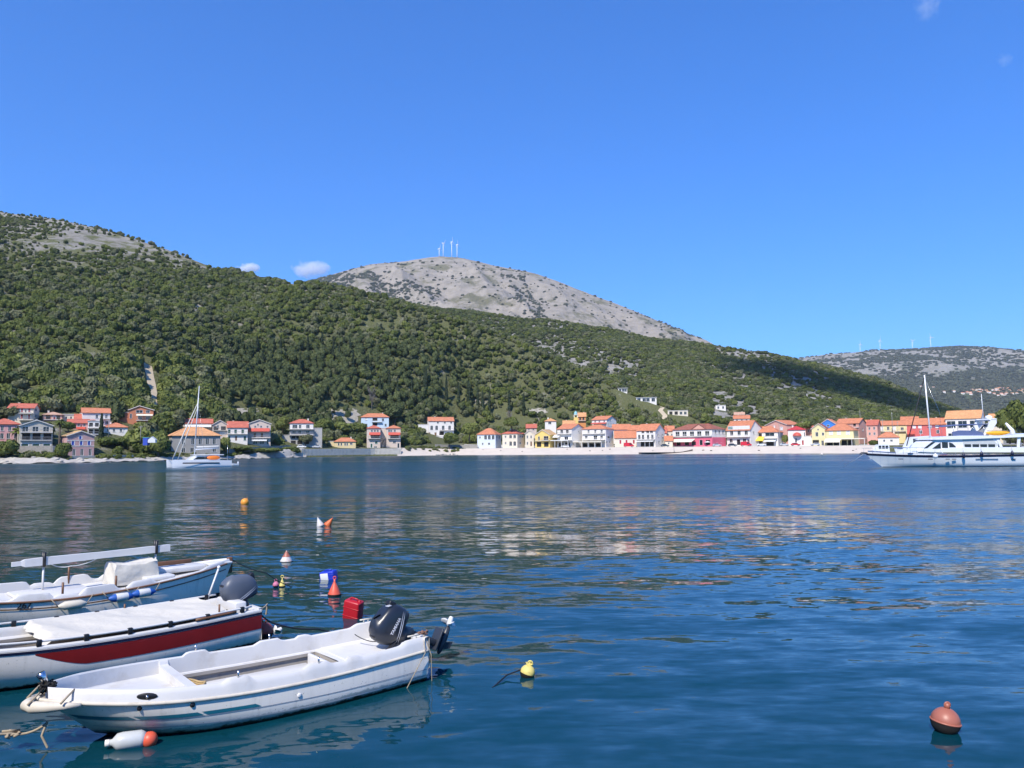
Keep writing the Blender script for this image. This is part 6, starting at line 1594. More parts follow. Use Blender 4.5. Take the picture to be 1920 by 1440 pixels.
M_deckw = mat('boat_deck_white', (0.60, 0.59, 0.57), rough=0.55, var=0.06, scale=1.5, dirt=(0.40, 0.36, 0.29), dscale=2.4, damt=0.55, bump=0.05, bscale=90)
M_cream = mat('cream_rubber', (0.58, 0.53, 0.44), rough=0.6, var=0.15, scale=6, dirt=(0.25, 0.2, 0.14), dscale=4, damt=0.5)
M_inner = mat('cockpit_grey', (0.36, 0.33, 0.29), rough=0.8, var=0.2, scale=3, dirt=(0.16, 0.13, 0.10), dscale=2.5, damt=0.6)
M_teal = mat('teal_tape', (0.015, 0.16, 0.22), rough=0.4, var=0.15, scale=20)
M_black = mat('black_plastic', (0.012, 0.012, 0.014), rough=0.45)
M_cowl = mat('engine_cowl', (0.018, 0.023, 0.034), rough=0.32, var=0.2, scale=4)
M_cowl2 = mat('engine_cowl_faded', (0.085, 0.10, 0.13), rough=0.45, var=0.15, scale=4)
M_leg = mat('engine_leg', (0.03, 0.035, 0.045), rough=0.4)
M_prop = mat('propeller_white', (0.6, 0.6, 0.58), rough=0.4)
M_wood = mat('varnished_wood', (0.16, 0.075, 0.035), rough=0.5, var=0.3, scale=8)
M_canvas = mat('cream_canvas', (0.57, 0.54, 0.47), rough=0.95, var=0.10, scale=3, bump=0.5, bscale=14, dirt=(.36, .32, .26), dscale=3.0, damt=.45)
M_chrome = mat('chrome', (0.7, 0.7, 0.7), rough=0.2, metal=1.0)

def liner(B, parent, spec, ztop, zdeck_of, well_of, m_deck, m_in, cap=0.07, lean=0.05, out=0.0, n=90, t1=0.985, t0=0.0):
    """bulwark, capping, side decks, decks and sunken cockpit following the hull plan"""
    ts = sorted(set([t0 + (t1 - t0) * i / n for i in range(n + 1)] + [x for s in spec for x in (s - 0.0006, s + 0.0006)]))
    for side in (1, -1):
        rows, wrows, wt = [], [], []
        for t in ts:
            b = B.b(t); zr = B.zr(t); zt = ztop(t); zd = zdeck_of(t)
            e = B.S(t, 1, side)
            k = lambda y, z: Vector((e.x, side * max(0.0, y), z))
            inn = max(0.0, b - cap)
            w = well_of(t)
            r = [k(b + out - .004, zr + .004), k(b + out - lean * .5, zr + (zt - zr) * .6), k(b + out - lean, zt - .012), k(b + out - lean - .014, zt), k(inn - lean + .016, zt), k(inn - lean, zt - .014), k(inn - lean - .02, (zt + zd) / 2), k(inn - lean - .03, zd + .012), k(inn - lean - .05, zd)]
            wi = min(w, max(0, inn - lean - .06)) if w else 0.0
            r += [k((inn - lean - .05) * .7 + wi * .3, zd), k(wi + .015 if wi else (inn - lean - .05) * .35, zd), k(wi, zd - (.012 if wi else 0))]
            rows.append(r)
            wrows.append((t, wi, zd, e.x))
        MB().grid(rows, flip=(side < 0)).build('deck_moulding', m_deck, parent, auto=32)
        cur = []
        def flush(cur):
            if len(cur) < 2: return
            mb = MB()
            g = [[Vector((x, side * wi, zd - .012)), Vector((x, side * wi, zd - .06)), Vector((x, side * min(wi + .03, wi + .03), zd - .065)), Vector((x, side * (wi + .02), .08)), Vector((x, side * wi * .5, .06)), Vector((x, 0, .06))] for (t, wi, zd, x) in cur]
            mb.grid(g, flip=(side < 0))
            for e_ in (g[0], g[-1]): mb.add([e_[0], e_[1], e_[3], e_[4], e_[5], Vector((e_[5].x, 0, e_[0].z))], [(0, 1, 2, 3, 4, 5)])
            mb.build('cockpit_liner', m_in, parent, auto=40)
        for w_ in wrows:
            if w_[1] > 0: cur.append(w_)
            else: flush(cur); cur = []
        flush(cur)
def text_mesh(name, s, size, m, parent, M, depth=0.002, shear=0.0, bold=0.0):
    cu = bpy.data.curves.new(name, 'FONT'); cu.body = s; cu.size = size; cu.extrude = depth; cu.align_x = 'CENTER'; cu.align_y = 'CENTER'; cu.shear = shear; cu.offset = bold; cu.resolution_u = 3
    tmp = bpy.data.objects.new(name, cu); COL.objects.link(tmp)
    dg = bpy.context.evaluated_depsgraph_get(); me = bpy.data.meshes.new_from_object(tmp.evaluated_get(dg))
    bpy.data.objects.remove(tmp); bpy.data.curves.remove(cu)
    me.materials.clear(); me.materials.append(m)
    o = bpy.data.objects.new(name, me); link(o, parent); o.matrix_local = M
    return o
def rope(name, pts, r, label, sag=0.0, m=None, n=14, top=True, parent=None):
    P = [Vector(p) for p in pts]; Q = []
    for a, b in zip(P[:-1], P[1:]):
        for i in range(n):
            t = i / n; Q.append(a.lerp(b, t) + Vector((0, 0, -sag * 4 * t * (1 - t))))
    Q.append(P[-1])
    o = MB().tube(Q, r, 6).build(name, m or M_rope, parent)
    if top: tag(o, label, 'rope')
    return o

# ---- front boat: open white boat with outboard
HDG = math.atan2(-0.635, -0.772)
B1R = empty('open_boat', (-1.80, 12.55, 0), HDG, 'open white fibreglass boat with teal dashes nearest the viewer', 'boat')
b1 = smooth_tab([(0, .80), (.2, .88), (.45, .93), (.62, .90), (.75, .80), (.86, .60), (.94, .36), (.985, .16), (1.0, .07)])
z1 = smooth_tab([(0, .47), (.3, .42), (.55, .43), (.8, .50), (1, .60)])
k1 = smooth_tab([(0, -.16), (.5, -.22), (.8, -.18), (.93, -.05), (1, .05)])
B1 = Boat(4.97, b1, z1, k1, 0.62, (4.6, 1.5), 1.45)
B1.hull(B1R, hull_mat('open_boat_hull', (0.87, 0.82, 0.73), (0.40, 0.44, 0.41), .11))
rp = ramps((.335, .40, .010, .05), (.245, .275, .010, .035), (.56, .61, .010, .05), (0.0, .075, .03, .05))
zt1 = lambda t: z1(t) + .145 + rp(t) - .02 * max(0, (t - .9) / .1)
zd1 = lambda t: (z1(t) - .07 if t < .205 else (z1(t) - .08 if t < .665 else (z1(t) + .07 if t < .69 else z1(t) - .05 - .02 * (t - .69))))
wl1 = lambda t: (b1(t) - .17) if .225 < t < .66 else 0
liner(B1, B1R, [.205, .225, .66, .665, .69], zt1, zd1, wl1, M_deckw, M_inner, cap=.055)
B1.rail(B1R, 'rub_rail', M_cream, .022, dz=-.010, out=.004)
tr = []
for y in np.linspace(-.80, .80, 33):
    a = abs(y); top = .66 if a > .50 else (.66 - .20 * (0.5 - 0.5 * math.cos(math.pi * min(1, (.50 - a) / .16))))
    tr.append((y, top))
tm = MB(); tm.grid([[Vector((-.015, y, .2)), Vector((-.015, y, z - .015)), Vector((0, y, z)), Vector((.055, y, z)), Vector((.07, y, z - .015)), Vector((.07, y, .3))] for y, z in tr], flip=True).build('transom', M_deckw, B1R, auto=50)
kn = lambda t: .27 + .12 * max(0, (t - .3) / .7) ** 1.4
for sd in (1, -1):
    B1.band(B1R, 'knuckle_line', mat('knuckle_grey', (.30, .32, .36), rough=.5), 0.0, .985, lambda t: kn(t) - .088, lambda t: kn(t) - .078, out=.004, side=sd, n=60)  # thin grey strip laid along the hull knuckle
    B1.band(B1R, 'chine_strake', M_white, 0.0, .97, lambda t: kn(t) - .20, lambda t: kn(t) - .185, out=.012, side=sd, n=60)
for (t0, t1) in ((.985, .855), (.845, .70), (.69, .555)): B1.band(B1R, 'teal_stripe', M_teal, t1, t0, lambda t: kn(t) - .070, lambda t: kn(t) - .026, out=.007, taper=.012)
# fore hatch panel, nav light, drain fittings, rowlock pins
e = MB(); hx = [3.85, 4.55]
e.add([(3.72, .02, z1(.72) - .040), (4.42, .02, z1(.86) - .040), (4.30, .30, z1(.84) - .040), (3.72, .48, z1(.72) - .040)], [(0, 1, 2, 3)]); e.build('fore_hatch', mat('hatch_cream', (.62, .58, .50), rough=.7), B1R)
def on_bulwark(t, f, side=1, o=.004):
    b = B1.b(t) - .05 * .5 * f + o; e = B1.S(t, 1, side); return Vector((e.x, side * b, z1(t) + (zt1(t) - z1(t)) * f))
p0, p1_ = on_bulwark(.765, .5), on_bulwark(.825, .5); dx = (p0 - p1_).normalized(); nrm = dx.cross(Vector((0, 0, 1))).normalized()
if nrm.y < 0: nrm = -nrm
ol = MB(); rws = [[p1_.lerp(p0, .5) + nrm * (.014 * (1 - rr ** 3)) + dx * (.115 * rr * math.cos(a)) + Vector((0, 0, .042 * rr * math.sin(a))) for a in np.linspace(0, 2 * math.pi, 21)] for rr in (1, .9, .6, .02)]
nl = ol.grid(rws).build('nav_light', M_black, B1R)
MB().sphere(p1_.lerp(p0, .5) + nrm * .016, .017, 10, 8).build('lens', M_chrome, nl)
for t, z in ((.44, .26), (.705, .40), (.82, .44)):
    p = B1.S(t, B1.vz(t, z), 1, .004); MB().lathe([(.001, .012), (.018, .012), (.03, .006), (.032, 0)], 12, 'Y', p).build('drain_fitting', M_black if t > .5 else M_frame, B1R)
for t in (.365, .585):
    for sd in (1, -1):
        p = B1.S(t, 1, sd); MB().tube([(p.x, p.y - sd * .065, zt1(t) - .01), (p.x, p.y - sd * .065, zt1(t) + .075)], .014, 8).build('rowlock_pin', M_chrome, B1R)
for t, sd in ((.045, 1), (.045, -1)):
    p = B1.S(t, 1, sd); zz = zt1(t)
    c_ = MB(); c_.tube([(p.x - .11, p.y - sd * .08, zz + .045), (p.x + .11, p.y - sd * .08, zz + .045)], .012, 6)
    for dx_ in (-.04, .04): c_.tube([(p.x + dx_, p.y - sd * .08, zz - .01), (p.x + dx_, p.y - sd * .08, zz + .045)], .01, 6)
    c_.build('mooring_cleat', M_cream, B1R)
# inside the well: bench along the far side, vent grille, coiled hose
MB().rbox(1.30, 3.30, -.66, -.30, .065, .22, .02).build('bench_box', M_white, B1R)
MB().rbox(1.28, 1.33, -.55, .56, .10, .38, .015).build('aft_bulkhead', M_white, B1R)
gr = MB()
for i in range(9): gr.box(1.331, 1.345, .08 + .045 * i, .105 + .045 * i, .14, .33)
gr.build('vent_grille', mat('grille_grey', (.42, .41, .38)), B1R)
hz_ = MB()
for i in range(3): hz_.tube([(3.12 + .17 * math.cos(a), -.30 + .19 * math.sin(a), .27 + .025 * i + .02 * math.sin(3 * a)) for a in np.linspace(0, 6.2, 20)], .017, 6)
o = hz_.build('hose_coil', mat('hose_ochre', (.42, .30, .14), rough=.7)); o.parent = None; o.matrix_world = Matrix.Translation(B1R.location) @ Matrix.Rotation(HDG, 4, 'Z'); tag(o, 'coiled ochre hose lying inside the nearest white boat', 'hose')
# bow roller and black lashing
bw = B1.S(1, 1, 1); MB().tube([(4.87, -.02, .70), (4.93, -.02, .81), (4.96, -.02, .87)], [.02, .045, .05], 8).build('bow_roller', M_chrome, B1R)
lash = MB(); q = random.Random(3)
for i in range(16):
    a = [Vector((4.88 + q.uniform(-.10, .10), q.uniform(-.10, .10), .70 + q.uniform(-.05, .06))) for _ in range(4)]; lash.tube(a, .013, 5)
lash.build('bow_lashing', mat('black_rope', (.012, .012, .012), rough=.95), B1R)
W1 = lambda v: Matrix.Translation(B1R.location) @ Matrix.Rotation(HDG, 4, 'Z') @ Vector(v)

# outboard motors
def outboard(name, label, loc, hdg, tilt, m_cowl, txt=False, scale=1.0):
    rt = empty(name, loc, rot=Euler((0, 0, hdg)), label=label, cat='motor', scale=scale)
    T = Matrix.Rotation(tilt, 4, 'Y')
    def fin(mb, nm, m, par=rt, auto=None): mb.xform(T); return mb.build(nm, m, par, auto)
    # cowling: rounded box lofted upwards
    rows = []
    for z, lx0, lx1, w in ((.10, -.16, .17, .115), (.13, -.22, .24, .145), (.20, -.255, .30, .165), (.30, -.262, .315, .168), (.40, -.245, .29, .162), (.47, -.20, .22, .142), (.505, -.14, .13, .10), (.515, -.05, .04, .03)):
        r = []
        for k in range(29):
            a = 2 * math.pi * k / 28; ca, sa_ = math.cos(a), math.sin(a)
            ex = abs(ca) ** .62 * (1 if ca > 0 else -1); ey = abs(sa_) ** .62 * (1 if sa_ > 0 else -1)
            r.append(Vector(((lx0 + lx1) / 2 - .11 + (lx1 - lx0) / 2 * ex, w * ey, z + .04 * ex * (1 if z > .3 else 0.5))))
        rows.append(r)
    C = fin(MB().grid(rows, flip=True), 'cowling', m_cowl)
    lip = [[p + Vector((0, 0, dz)) for p in [Vector(((q_.x + .09) * 1.015 - .09, q_.y * 1.02, q_.z)) for q_ in rows[1]]] for dz in (-.012, .012)]
    fin(MB().grid(lip), 'cowl_seam', M_black)
    fin(MB().rbox(-.385, -.31, -.055, .055, .33, .44, .015), 'rear_handle_recess', M_black)
    fin(MB().rbox(.08, .16, -.07, .07, .435, .485, .015), 'front_vent', M_black)
    fin(MB().tube([(-.02, 0, .12), (-.03, 0, .0), (-.06, 0, -.12)], [.14, .12, .10], 12), 'powerhead_base', M_leg)
    fin(MB().rbox(-.13, -.03, -.055, .055, -.62, -.05, .03), 'leg', M_leg)
    fin(MB().rbox(-.30, .02, -.10, .10, -.575, -.555, .006), 'anti_ventilation_plate', M_leg)
    g_ = MB(); g_.lathe([(.005, -.36), (.035, -.33), (.05, -.22), (.052, -.10), (.045, .0), (.02, .06), (.004, .075)], 14, 'X', (-.02, 0, -.70)); fin(g_, 'gearcase', M_leg)
    v, f = prism([(-.16, -.60), (.0, -.60), (-.02, -.72), (-.08, -.86), (-.18, -.87), (-.14, -.74)], -.012, .012); fin(MB().add(v, f), 'skeg', M_leg)
    pr_ = MB(); pr_.lathe([(.03, -.09), (.04, -.05), (.04, .03), (.02, .05)], 12, 'X', (-.42, 0, -.70)); PRP = fin(pr_, 'propeller', M_prop)
    for k in range(3):
        a0 = k * 2.0944 + .4; rws = []
        for j in range(5):
            t = j / 4; rad = .03 + .105 * t; w = .075 * math.sin(math.pi * (.2 + .65 * t))
            rws.append([Vector((-.42 + .5 * w * s_, rad * math.cos(a0 + s_ * w / rad * .62), -.70 + rad * math.sin(a0 + s_ * w / rad * .62))) for s_ in (-1, -.3, .3, 1)])
        bl = MB().grid(rws); bl.xform(T); o_ = bl.build('blade', M_prop, PRP); md_ = o_.modifiers.new('t', 'SOLIDIFY'); md_.thickness = .006
    # clamp bracket stays upright on the transom, tiller arm
    cb = MB()
    for s_ in (-.075, .075): cb.rbox(-.05, .10, s_ - .016, s_ + .016, -.16, .07, .01); cb.tube([(.10, s_, -.06), (.16, s_, -.06)], .012, 6); cb.tube([(.16, s_ - .04, -.06), (.16, s_ + .04, -.06)], .01, 6)
    cb.rbox(-.06, .04, -.09, .09, .0, .06, .015); cb.build('clamp_bracket', M_leg, rt)
    th = MB(); th.tube([(.10, .10, .08), (.32, .11, .02), (.50, .12, .03)], [.028, .024, .02], 8); th.tube([(.50, .12, .03), (.68, .12, .05)], [.027, .025], 10)
    T2 = Matrix.Rotation(tilt * .38, 4, 'Y'); th.xform(T2); th.build('tiller', M_black, rt)
    ln = MB(); q2 = random.Random(9)
    for i in range(9): ln.tube([(q2.uniform(-.02, .1), q2.uniform(-.1, .1), q2.uniform(-.02, .1)) for _ in range(4)], q2.uniform(.006, .014), 5)
    fin(ln, 'linkage', M_black)
    # decals
    M_dec = mat('decal_silver', (.62, .63, .66), rough=.4)
    side_ = T @ Matrix.Translation((-.08, .1705, .275)) @ Matrix.Rotation(math.pi, 4, 'Z') @ Matrix.Rotation(math.pi / 2, 4, 'X')
    if txt:
        text_mesh('side_lettering', 'YAMAHA', .062, M_dec, C, side_ @ Matrix.Rotation(R(-8), 4, 'Z') @ Matrix.Translation((0, .0, 0)), .003, .15, .0012)
        text_mesh('rear_number', '15', .085, M_dec, C, T @ Matrix.Translation((-.306, .085, .452)) @ Matrix.Rotation(R(-90), 4, 'Z') @ Matrix.Rotation(R(58), 4, 'X'), .004, .1, .003)
    sw = MB()
    for dz in (0, -.028):
        rws = [[Vector((.11 - .42 * t, .1725, .175 + dz + .075 * t ** 2)), Vector((.11 - .42 * t, .1725, .175 + dz + .075 * t ** 2 + .010 * math.sin(math.pi * t) + .001))] for t in np.linspace(0, 1, 14)]
        sw.grid(rws, flip=False)
    fin(sw, 'swoosh_decal', M_dec, C)
    return rt
outboard('outboard_motor', 'black tilted outboard motor on the stern of the nearest white boat', W1((-.03, 0, .52)), HDG, R(64), M_cowl, True, 1.12)
rope('stern_line', [W1((.05, .74, .70)), W1((.10, .86, .45)), W1((.45, .86, -.05))], .007, 'brown line looped over the near stern corner of the front boat')
rope('stern_line', [W1((.05, .74, .70)), W1((-.02, .84, .40)), W1((-.06, .80, -.05))], .007, 'brown line hanging straight down the near stern corner of the front boat')
kn_ = MB(); q = random.Random(8)
for i in range(7): kn_.tube([W1((.05 + q.uniform(-.09, .09), .73 + q.uniform(-.04, .04), .695 + q.uniform(-.01, .05))) for _ in range(3)], .011, 5)
tag(kn_.build('rope_knot', mat('rust_rope', (.24, .13, .09), rough=.95)), 'rust coloured rope turns knotted on the near stern cleat', 'rope')
rope('fuel_line', [W1((.55, -.50, .55)), W1((.40, -.2, .47)), W1((.15, .02, .52))], .008, 'black fuel hose running to the motor of the front boat', .02, M_black)

# bow fender lashed round the stem
bf = empty('bow_fender', W1((5.03, 0, .55)), HDG, 'long cream fender wrapped round the stem of the front boat', 'fender')
pf = [B1.S(t, 1, s_, .07) - Vector((5.17, 0, .55 + .04)) for t, s_ in ((.90, 1), (.94, 1), (.97, 1), (.99, 1))]
pf = [Vector((-.42, .47, 0)), Vector((-.28, .37, -.01)), Vector((-.12, .24, -.02)), Vector((.01, .09, -.03)), Vector((.05, -.04, -.03)), Vector((-.02, -.17, -.02)), Vector((-.12, -.27, 0))]
MB().tube(pf, [.02, .045, .062, .07, .07, .058, .03], 12).build('float', M_cream, bf)
for i_, a in ((1, .0), (3, .0), (5, .0)):
    p = pf[i_]; MB().tube([p + Vector((.06, .05, .05)), p + Vector((-.03, 0, .12)), p + Vector((-.10, -.06, .16))], .012, 6).build('lashing', M_rope, bf)
# mooring line of the front boat, leaving the picture at the left
rope('mooring_line', [W1((4.87, 0, .28)), W1((5.22, -.15, .20)), Vector((-7.6, 7.9, .75)), Vector((-9.2, 6.6, 1.6))], .016, 'pale twisted mooring line from the bow of the front boat', .05)
rope('rope_tail', [W1((4.87, 0, .30)), W1((4.93, .05, .16)), W1((4.87, .10, .02))], .014, 'short rope end hanging below the bow of the front boat')
kk = MB(); q = random.Random(5); c0 = W1((5.22, -.15, .20))
for i in range(5): kk.tube([c0 + Vector((q.uniform(-.10, .10), q.uniform(-.08, .08), q.uniform(-.03, .03))) for _ in range(3)], .016, 6)
tag(kk.build('rope_knot', M_rope), 'bulky knot in the pale mooring line beside the bow', 'rope')

# ---- second boat: white over red with a cover
H2 = math.atan2(-0.685, -0.729)
B2R = empty('covered_boat', (-5.10, 14.75, 0), H2, 'white boat with a dark red side band and a pale cover', 'boat')
b2 = smooth_tab([(0, .82), (.2, .90), (.45, .95), (.65, .88), (.8, .66), (.92, .32), (1.0, .05)])
z2 = smooth_tab([(0, .60), (.3, .55), (.6, .58), (.85, .70), (1, .82)])
k2 = smooth_tab([(0, -.15), (.5, -.25), (.8, -.2), (.93, -.05), (1, .1)])
B2 = Boat(6.0, b2, z2, k2, .8, (4.2, 1.4), 1.4)
B2.hull(B2R, hull_mat('covered_boat_hull', (0.86, 0.80, 0.71), (0.02, 0.03, 0.06), .05))
M_red = mat('red_hull_paint', (0.22, 0.012, 0.012), rough=0.3, var=0.2, scale=3, dirt=(.12, .01, .01), dscale=5, damt=.5)
for sd in (1, -1):
    B2.band(B2R, 'red_band', M_red, .0, .60, lambda t: z2(t) - .30 + .22 * max(0, (t - .50) / .10) ** 1.5, lambda t: z2(t) - .055, out=.004, side=sd, n=50)
    B2.band(B2R, 'navy_sheer_line', M_navy, .0, .99, lambda t: z2(t) - .05, lambda t: z2(t) - .008, out=.008, side=sd, n=50)
zt2 = lambda t: z2(t) + .05; zd2 = lambda t: z2(t) - .16 if t > .72 else z2(t) - .10
wl2 = lambda t: (b2(t) - .22) if .12 < t < .715 else 0
liner(B2, B2R, [.12, .715, .72], zt2, zd2, wl2, M_deckw, M_inner, cap=.06, lean=.02)
tm = MB(); tm.grid([[Vector((-.012, y, .1)), Vector((-.012, y, z)), Vector((.05, y, z)), Vector((.05, y, .3))] for y in np.linspace(-.81, .81, 25) for z in [.66 - .14 * (1 if abs(y) < .28 else max(0, 1 - (abs(y) - .28) / .1))]], flip=True).build('transom', M_white, B2R, auto=50)
MB().grid([[Vector((-.016, y, .32)), Vector((-.016, y, .58))] for y in np.linspace(-.79, .79, 8)], flip=True).build('transom_band', M_red, B2R)
for sd in (1, -1):
    pts = [B2.S(t, 1, sd, -.04) + Vector((0, 0, .115)) for t in np.linspace(.03, .93, 40)]
    Rr = MB().tube(pts, .017, 7).build('cover_rail', M_white, B2R)
    for t in np.linspace(.06, .90, 9):
        p = B2.S(t, 1, sd, -.04) + Vector((0, 0, .10)); MB().rbox(p.x - .035, p.x + .035, p.y - .028, p.y + .028, p.z - .06, p.z + .04, .008).build('rail_clamp', M_black, Rr)
cv = []
for i in range(61):
    t = .10 + .45 * i / 60; r_ = []
    for j in range(37):
        u = -1 + 2 * j / 36; p = B2.S(t, 1, 1 if u > 0 else -1, -.05); w = abs(p.y); wr = float(fbm(np.array([i * .16]), np.array([j * .10 + i * .05]), 91, 4)[0])
        r_.append(Vector((p.x + .03 * math.sin(9 * u) * (i in (0, 60)), u * w, p.z + .125 + .016 * (1 - u * u) + (.030 * wr - .010 * math.sin(i * .3 + u * 2)) * (1 - u ** 4))))
    cv.append(r_)
cv.append([Vector((p.x + .10, p.y * .9, p.z - .10)) for p in cv[-1]])
o = MB().grid(cv, flip=False).build('boat_cover', M_canvas); o.matrix_world = Matrix.Translation(B2R.location) @ Matrix.Rotation(H2, 4, 'Z'); tag(o, 'pale canvas cover stretched over the red-banded boat', 'cover')
W2 = lambda v: Matrix.Translation(B2R.location) @ Matrix.Rotation(H2, 4, 'Z') @ Vector(v)
MB().rbox(.10, .32, -.42, .42, .40, .74, .03).build('stern_seat', M_white, B2R)
outboard('outboard_motor', 'faded grey-blue outboard motor on the red-banded boat', W2((.02, -.05, .55)), H2, R(22), M_cowl2, False, 1.15)
for t, sd, h in ((.13, 1, .26), (.30, -1, .20)):
    p = B2.S(t, 1, sd, -.05); MB().tube([(p.x, p.y, p.z), (p.x, p.y, p.z + h)], .016, 6).build('thole_post', M_wood, B2R)
for t0, t1 in ((.08, .20), (.24, .38)): 
    pts = [B2.S(t, 1, 1 if t0 < .1 else -1, -.03) + Vector((0, 0, .08)) for t in np.linspace(t0, t1, 6)]; MB().tube(pts, .028, 6).build('wooden_pad', M_wood, B2R)
pb = B2.S(.06, 1, -1, -.05); MB().tube([(pb.x, pb.y, pb.z), (pb.x - .25, pb.y - .05, pb.z + .62)], .02, 7).build('stern_staff', M_white, B2R); MB().sphere((pb.x - .25, pb.y - .05, pb.z + .63), .035, 8, 6).build('staff_knob', M_frame, B2R)

# ---- third boat: traditional double-ender
H3 = math.atan2(-0.70, -0.714)
B3R = empty('wooden_boat', (-6.95, 19.25, 0), H3, 'traditional white double-ended boat numbered 267 with wooden rub strakes', 'boat')
b3 = smooth_tab([(0, .06), (.04, .22), (.12, .50), (.25, .80), (.45, .98), (.6, .97), (.78, .74), (.9, .42), (1, .06)])
z3 = smooth_tab([(0, .78), (.15, .68), (.35, .58), (.55, .54), (.75, .62), (1, .92)])
k3 = smooth_tab([(0, -.1), (.2, -.3), (.5, -.32), (.8, -.28), (1, .1)])
B3 = Boat(7.0, b3, z3, k3, .55, (3.6, 1.4), 1.45, srake=.35)
M_h3 = hull_mat('wooden_boat_hull', (0.86, 0.79, 0.68), (0.015, 0.015, 0.018), .07)
B3.hull(B3R, M_h3, transom=True)
rp3 = ramps((.315, .37, .02, .10), (.43, .50, .025, .14), (.535, .575, .015, .06), (.60, .67, .02, .12), (.02, .10, .04, .05))
zt3 = lambda t: z3(t) + .03 + rp3(t)
liner(B3, B3R, [], zt3, lambda t: z3(t) - .06, lambda t: 0, M_deckw, M_inner, cap=.05, lean=.03, t0=.012)
B3.rail(B3R, 'sheer_strake', M_wood, .022, dz=-.01, out=.012, n=80)
for sd in (1, -1): B3.band(B3R, 'lower_rub_strake', M_wood, .02, .985, lambda t: z3(t) - .16, lambda t: z3(t) - .135, out=.014, side=sd, n=60)
MB().rbox(-.02, .10, -.05, .05, .50, .88, .02).build('stern_post', M_wood, B3R)
MB().rbox(.05, .62, -.20, .20, .74, .80, .02).build('stern_platform', M_deckw, B3R)
MB().rbox(.65, 1.9, -.45, .10, .66, .78, .03).build('stern_locker', M_deckw, B3R)
MB().rbox(.75, 1.75, -.62, -.55, .70, .86, .01).build('wooden_coaming', M_wood, B3R)
MB().rbox(1.55, 2.2, .12, .55, .60, .70, .03).build('side_hatch', M_white, B3R)
MB().rbox(3.2, 4.6, -.6, .6, .50, .57, .03).build('fore_hatch', M_deckw, B3R)
W3 = lambda v: Matrix.Translation(B3R.location) @ Matrix.Rotation(H3, 4, 'Z') @ Vector(v)
for x, y, h in ((3.9, .80, .12), (2.9, .83, .14), (3.35, -.9, .2)): MB().tube([(x, y, .55), (x, y, .72 + h)], .022, 6).build('thole_pin', M_wood, B3R)
# engine box under canvas
bm = bmesh.new(); bmesh.ops.create_cube(bm, size=1); bmesh.ops.subdivide_edges(bm, edges=bm.edges[:], cuts=9, use_grid_fill=True)
for v in bm.verts:
    c = v.co.copy(); k = 1 - .08 * (c.z + .5)
    n_ = float(fbm(np.array([c.x * 4 + c.z]), np.array([c.y * 4 + c.z * 2]), 77, 3)[0])
    v.co = Vector((c.x * .98 * k, c.y * .70 * k, c.z * .48)) + c.normalized() * (.085 * n_) - Vector((0, 0, .035 * (1 - abs(c.x * 2) ** 3) * (c.z > .49)))
bmesh.ops.bevel(bm, geom=[], offset=.01)
me = bpy.data.meshes.new('engine_cover'); bm.to_mesh(me); bm.free(); me.materials.append(M_canvas); me.polygons.foreach_set('use_smooth', np.ones(len(me.polygons), bool)); me.set_sharp_from_angle(angle=R(50))
o = link(bpy.data.objects.new('engine_cover', me)); o.matrix_world = Matrix.Translation(W3((2.30, .0, .79))) @ Matrix.Rotation(H3, 4, 'Z'); tag(o, 'cream canvas cover over the engine box of the boat numbered 267', 'cover')
# spar on two posts
for nm, x, y, zb, zt_ in (('aft_post', 1.75, -.15, .6, 1.36), ('fore_post', 4.0, -.30, .5, 1.30)):
    MB().tube([(x, y, zb), (x, y, zt_ - .22)], .022, 7).build('spar_post', M_white, B3R)
    for dy_ in (-.055, .055): MB().tube([(x, y + dy_, zt_ - .24), (x, y + dy_, zt_ + .06)], .034, 8).build('padded_fork', M_black, B3R)
sp = MB(); q = [(1.45, .055, .05), (2.0, .06, .05), (2.9, .055, .045), (3.2, .05, .05), (4.0, .06, .055), (4.35, .055, .05), (4.42, .035, .03), (4.58, .03, .03)]
rws = []
for x, hw, hh in q:
    t = (x - 1.75) / 2.25; y = -.15 - .15 * t; z = 1.22 - .05 * t
    rws.append([Vector((x, y + a * hw, z + b_ * hh * 1.5)) for a, b_ in ((-1, -1), (1, -1), (1, 1), (-1, 1), (-1, -1))])
sp.grid(rws, smooth=False); sp.add(rws[0][:4], [(0, 1, 2, 3)]); sp.add(rws[-1][:4], [(3, 2, 1, 0)])
o = sp.build('wooden_spar', M_white); o.matrix_world = Matrix.Translation(B3R.location) @ Matrix.Rotation(H3, 4, 'Z'); tag(o, 'long white spar resting on two black padded forks above the boat numbered 267', 'spar')
rope('spar_lashing', [W3((3.9, -.3, 1.12)), W3((3.5, -.22, 1.02)), W3((2.9, -.22, 1.17))], .01, 'loose pale line hanging below the white spar', .05, mat('white_rope', (.6, .6, .58)))
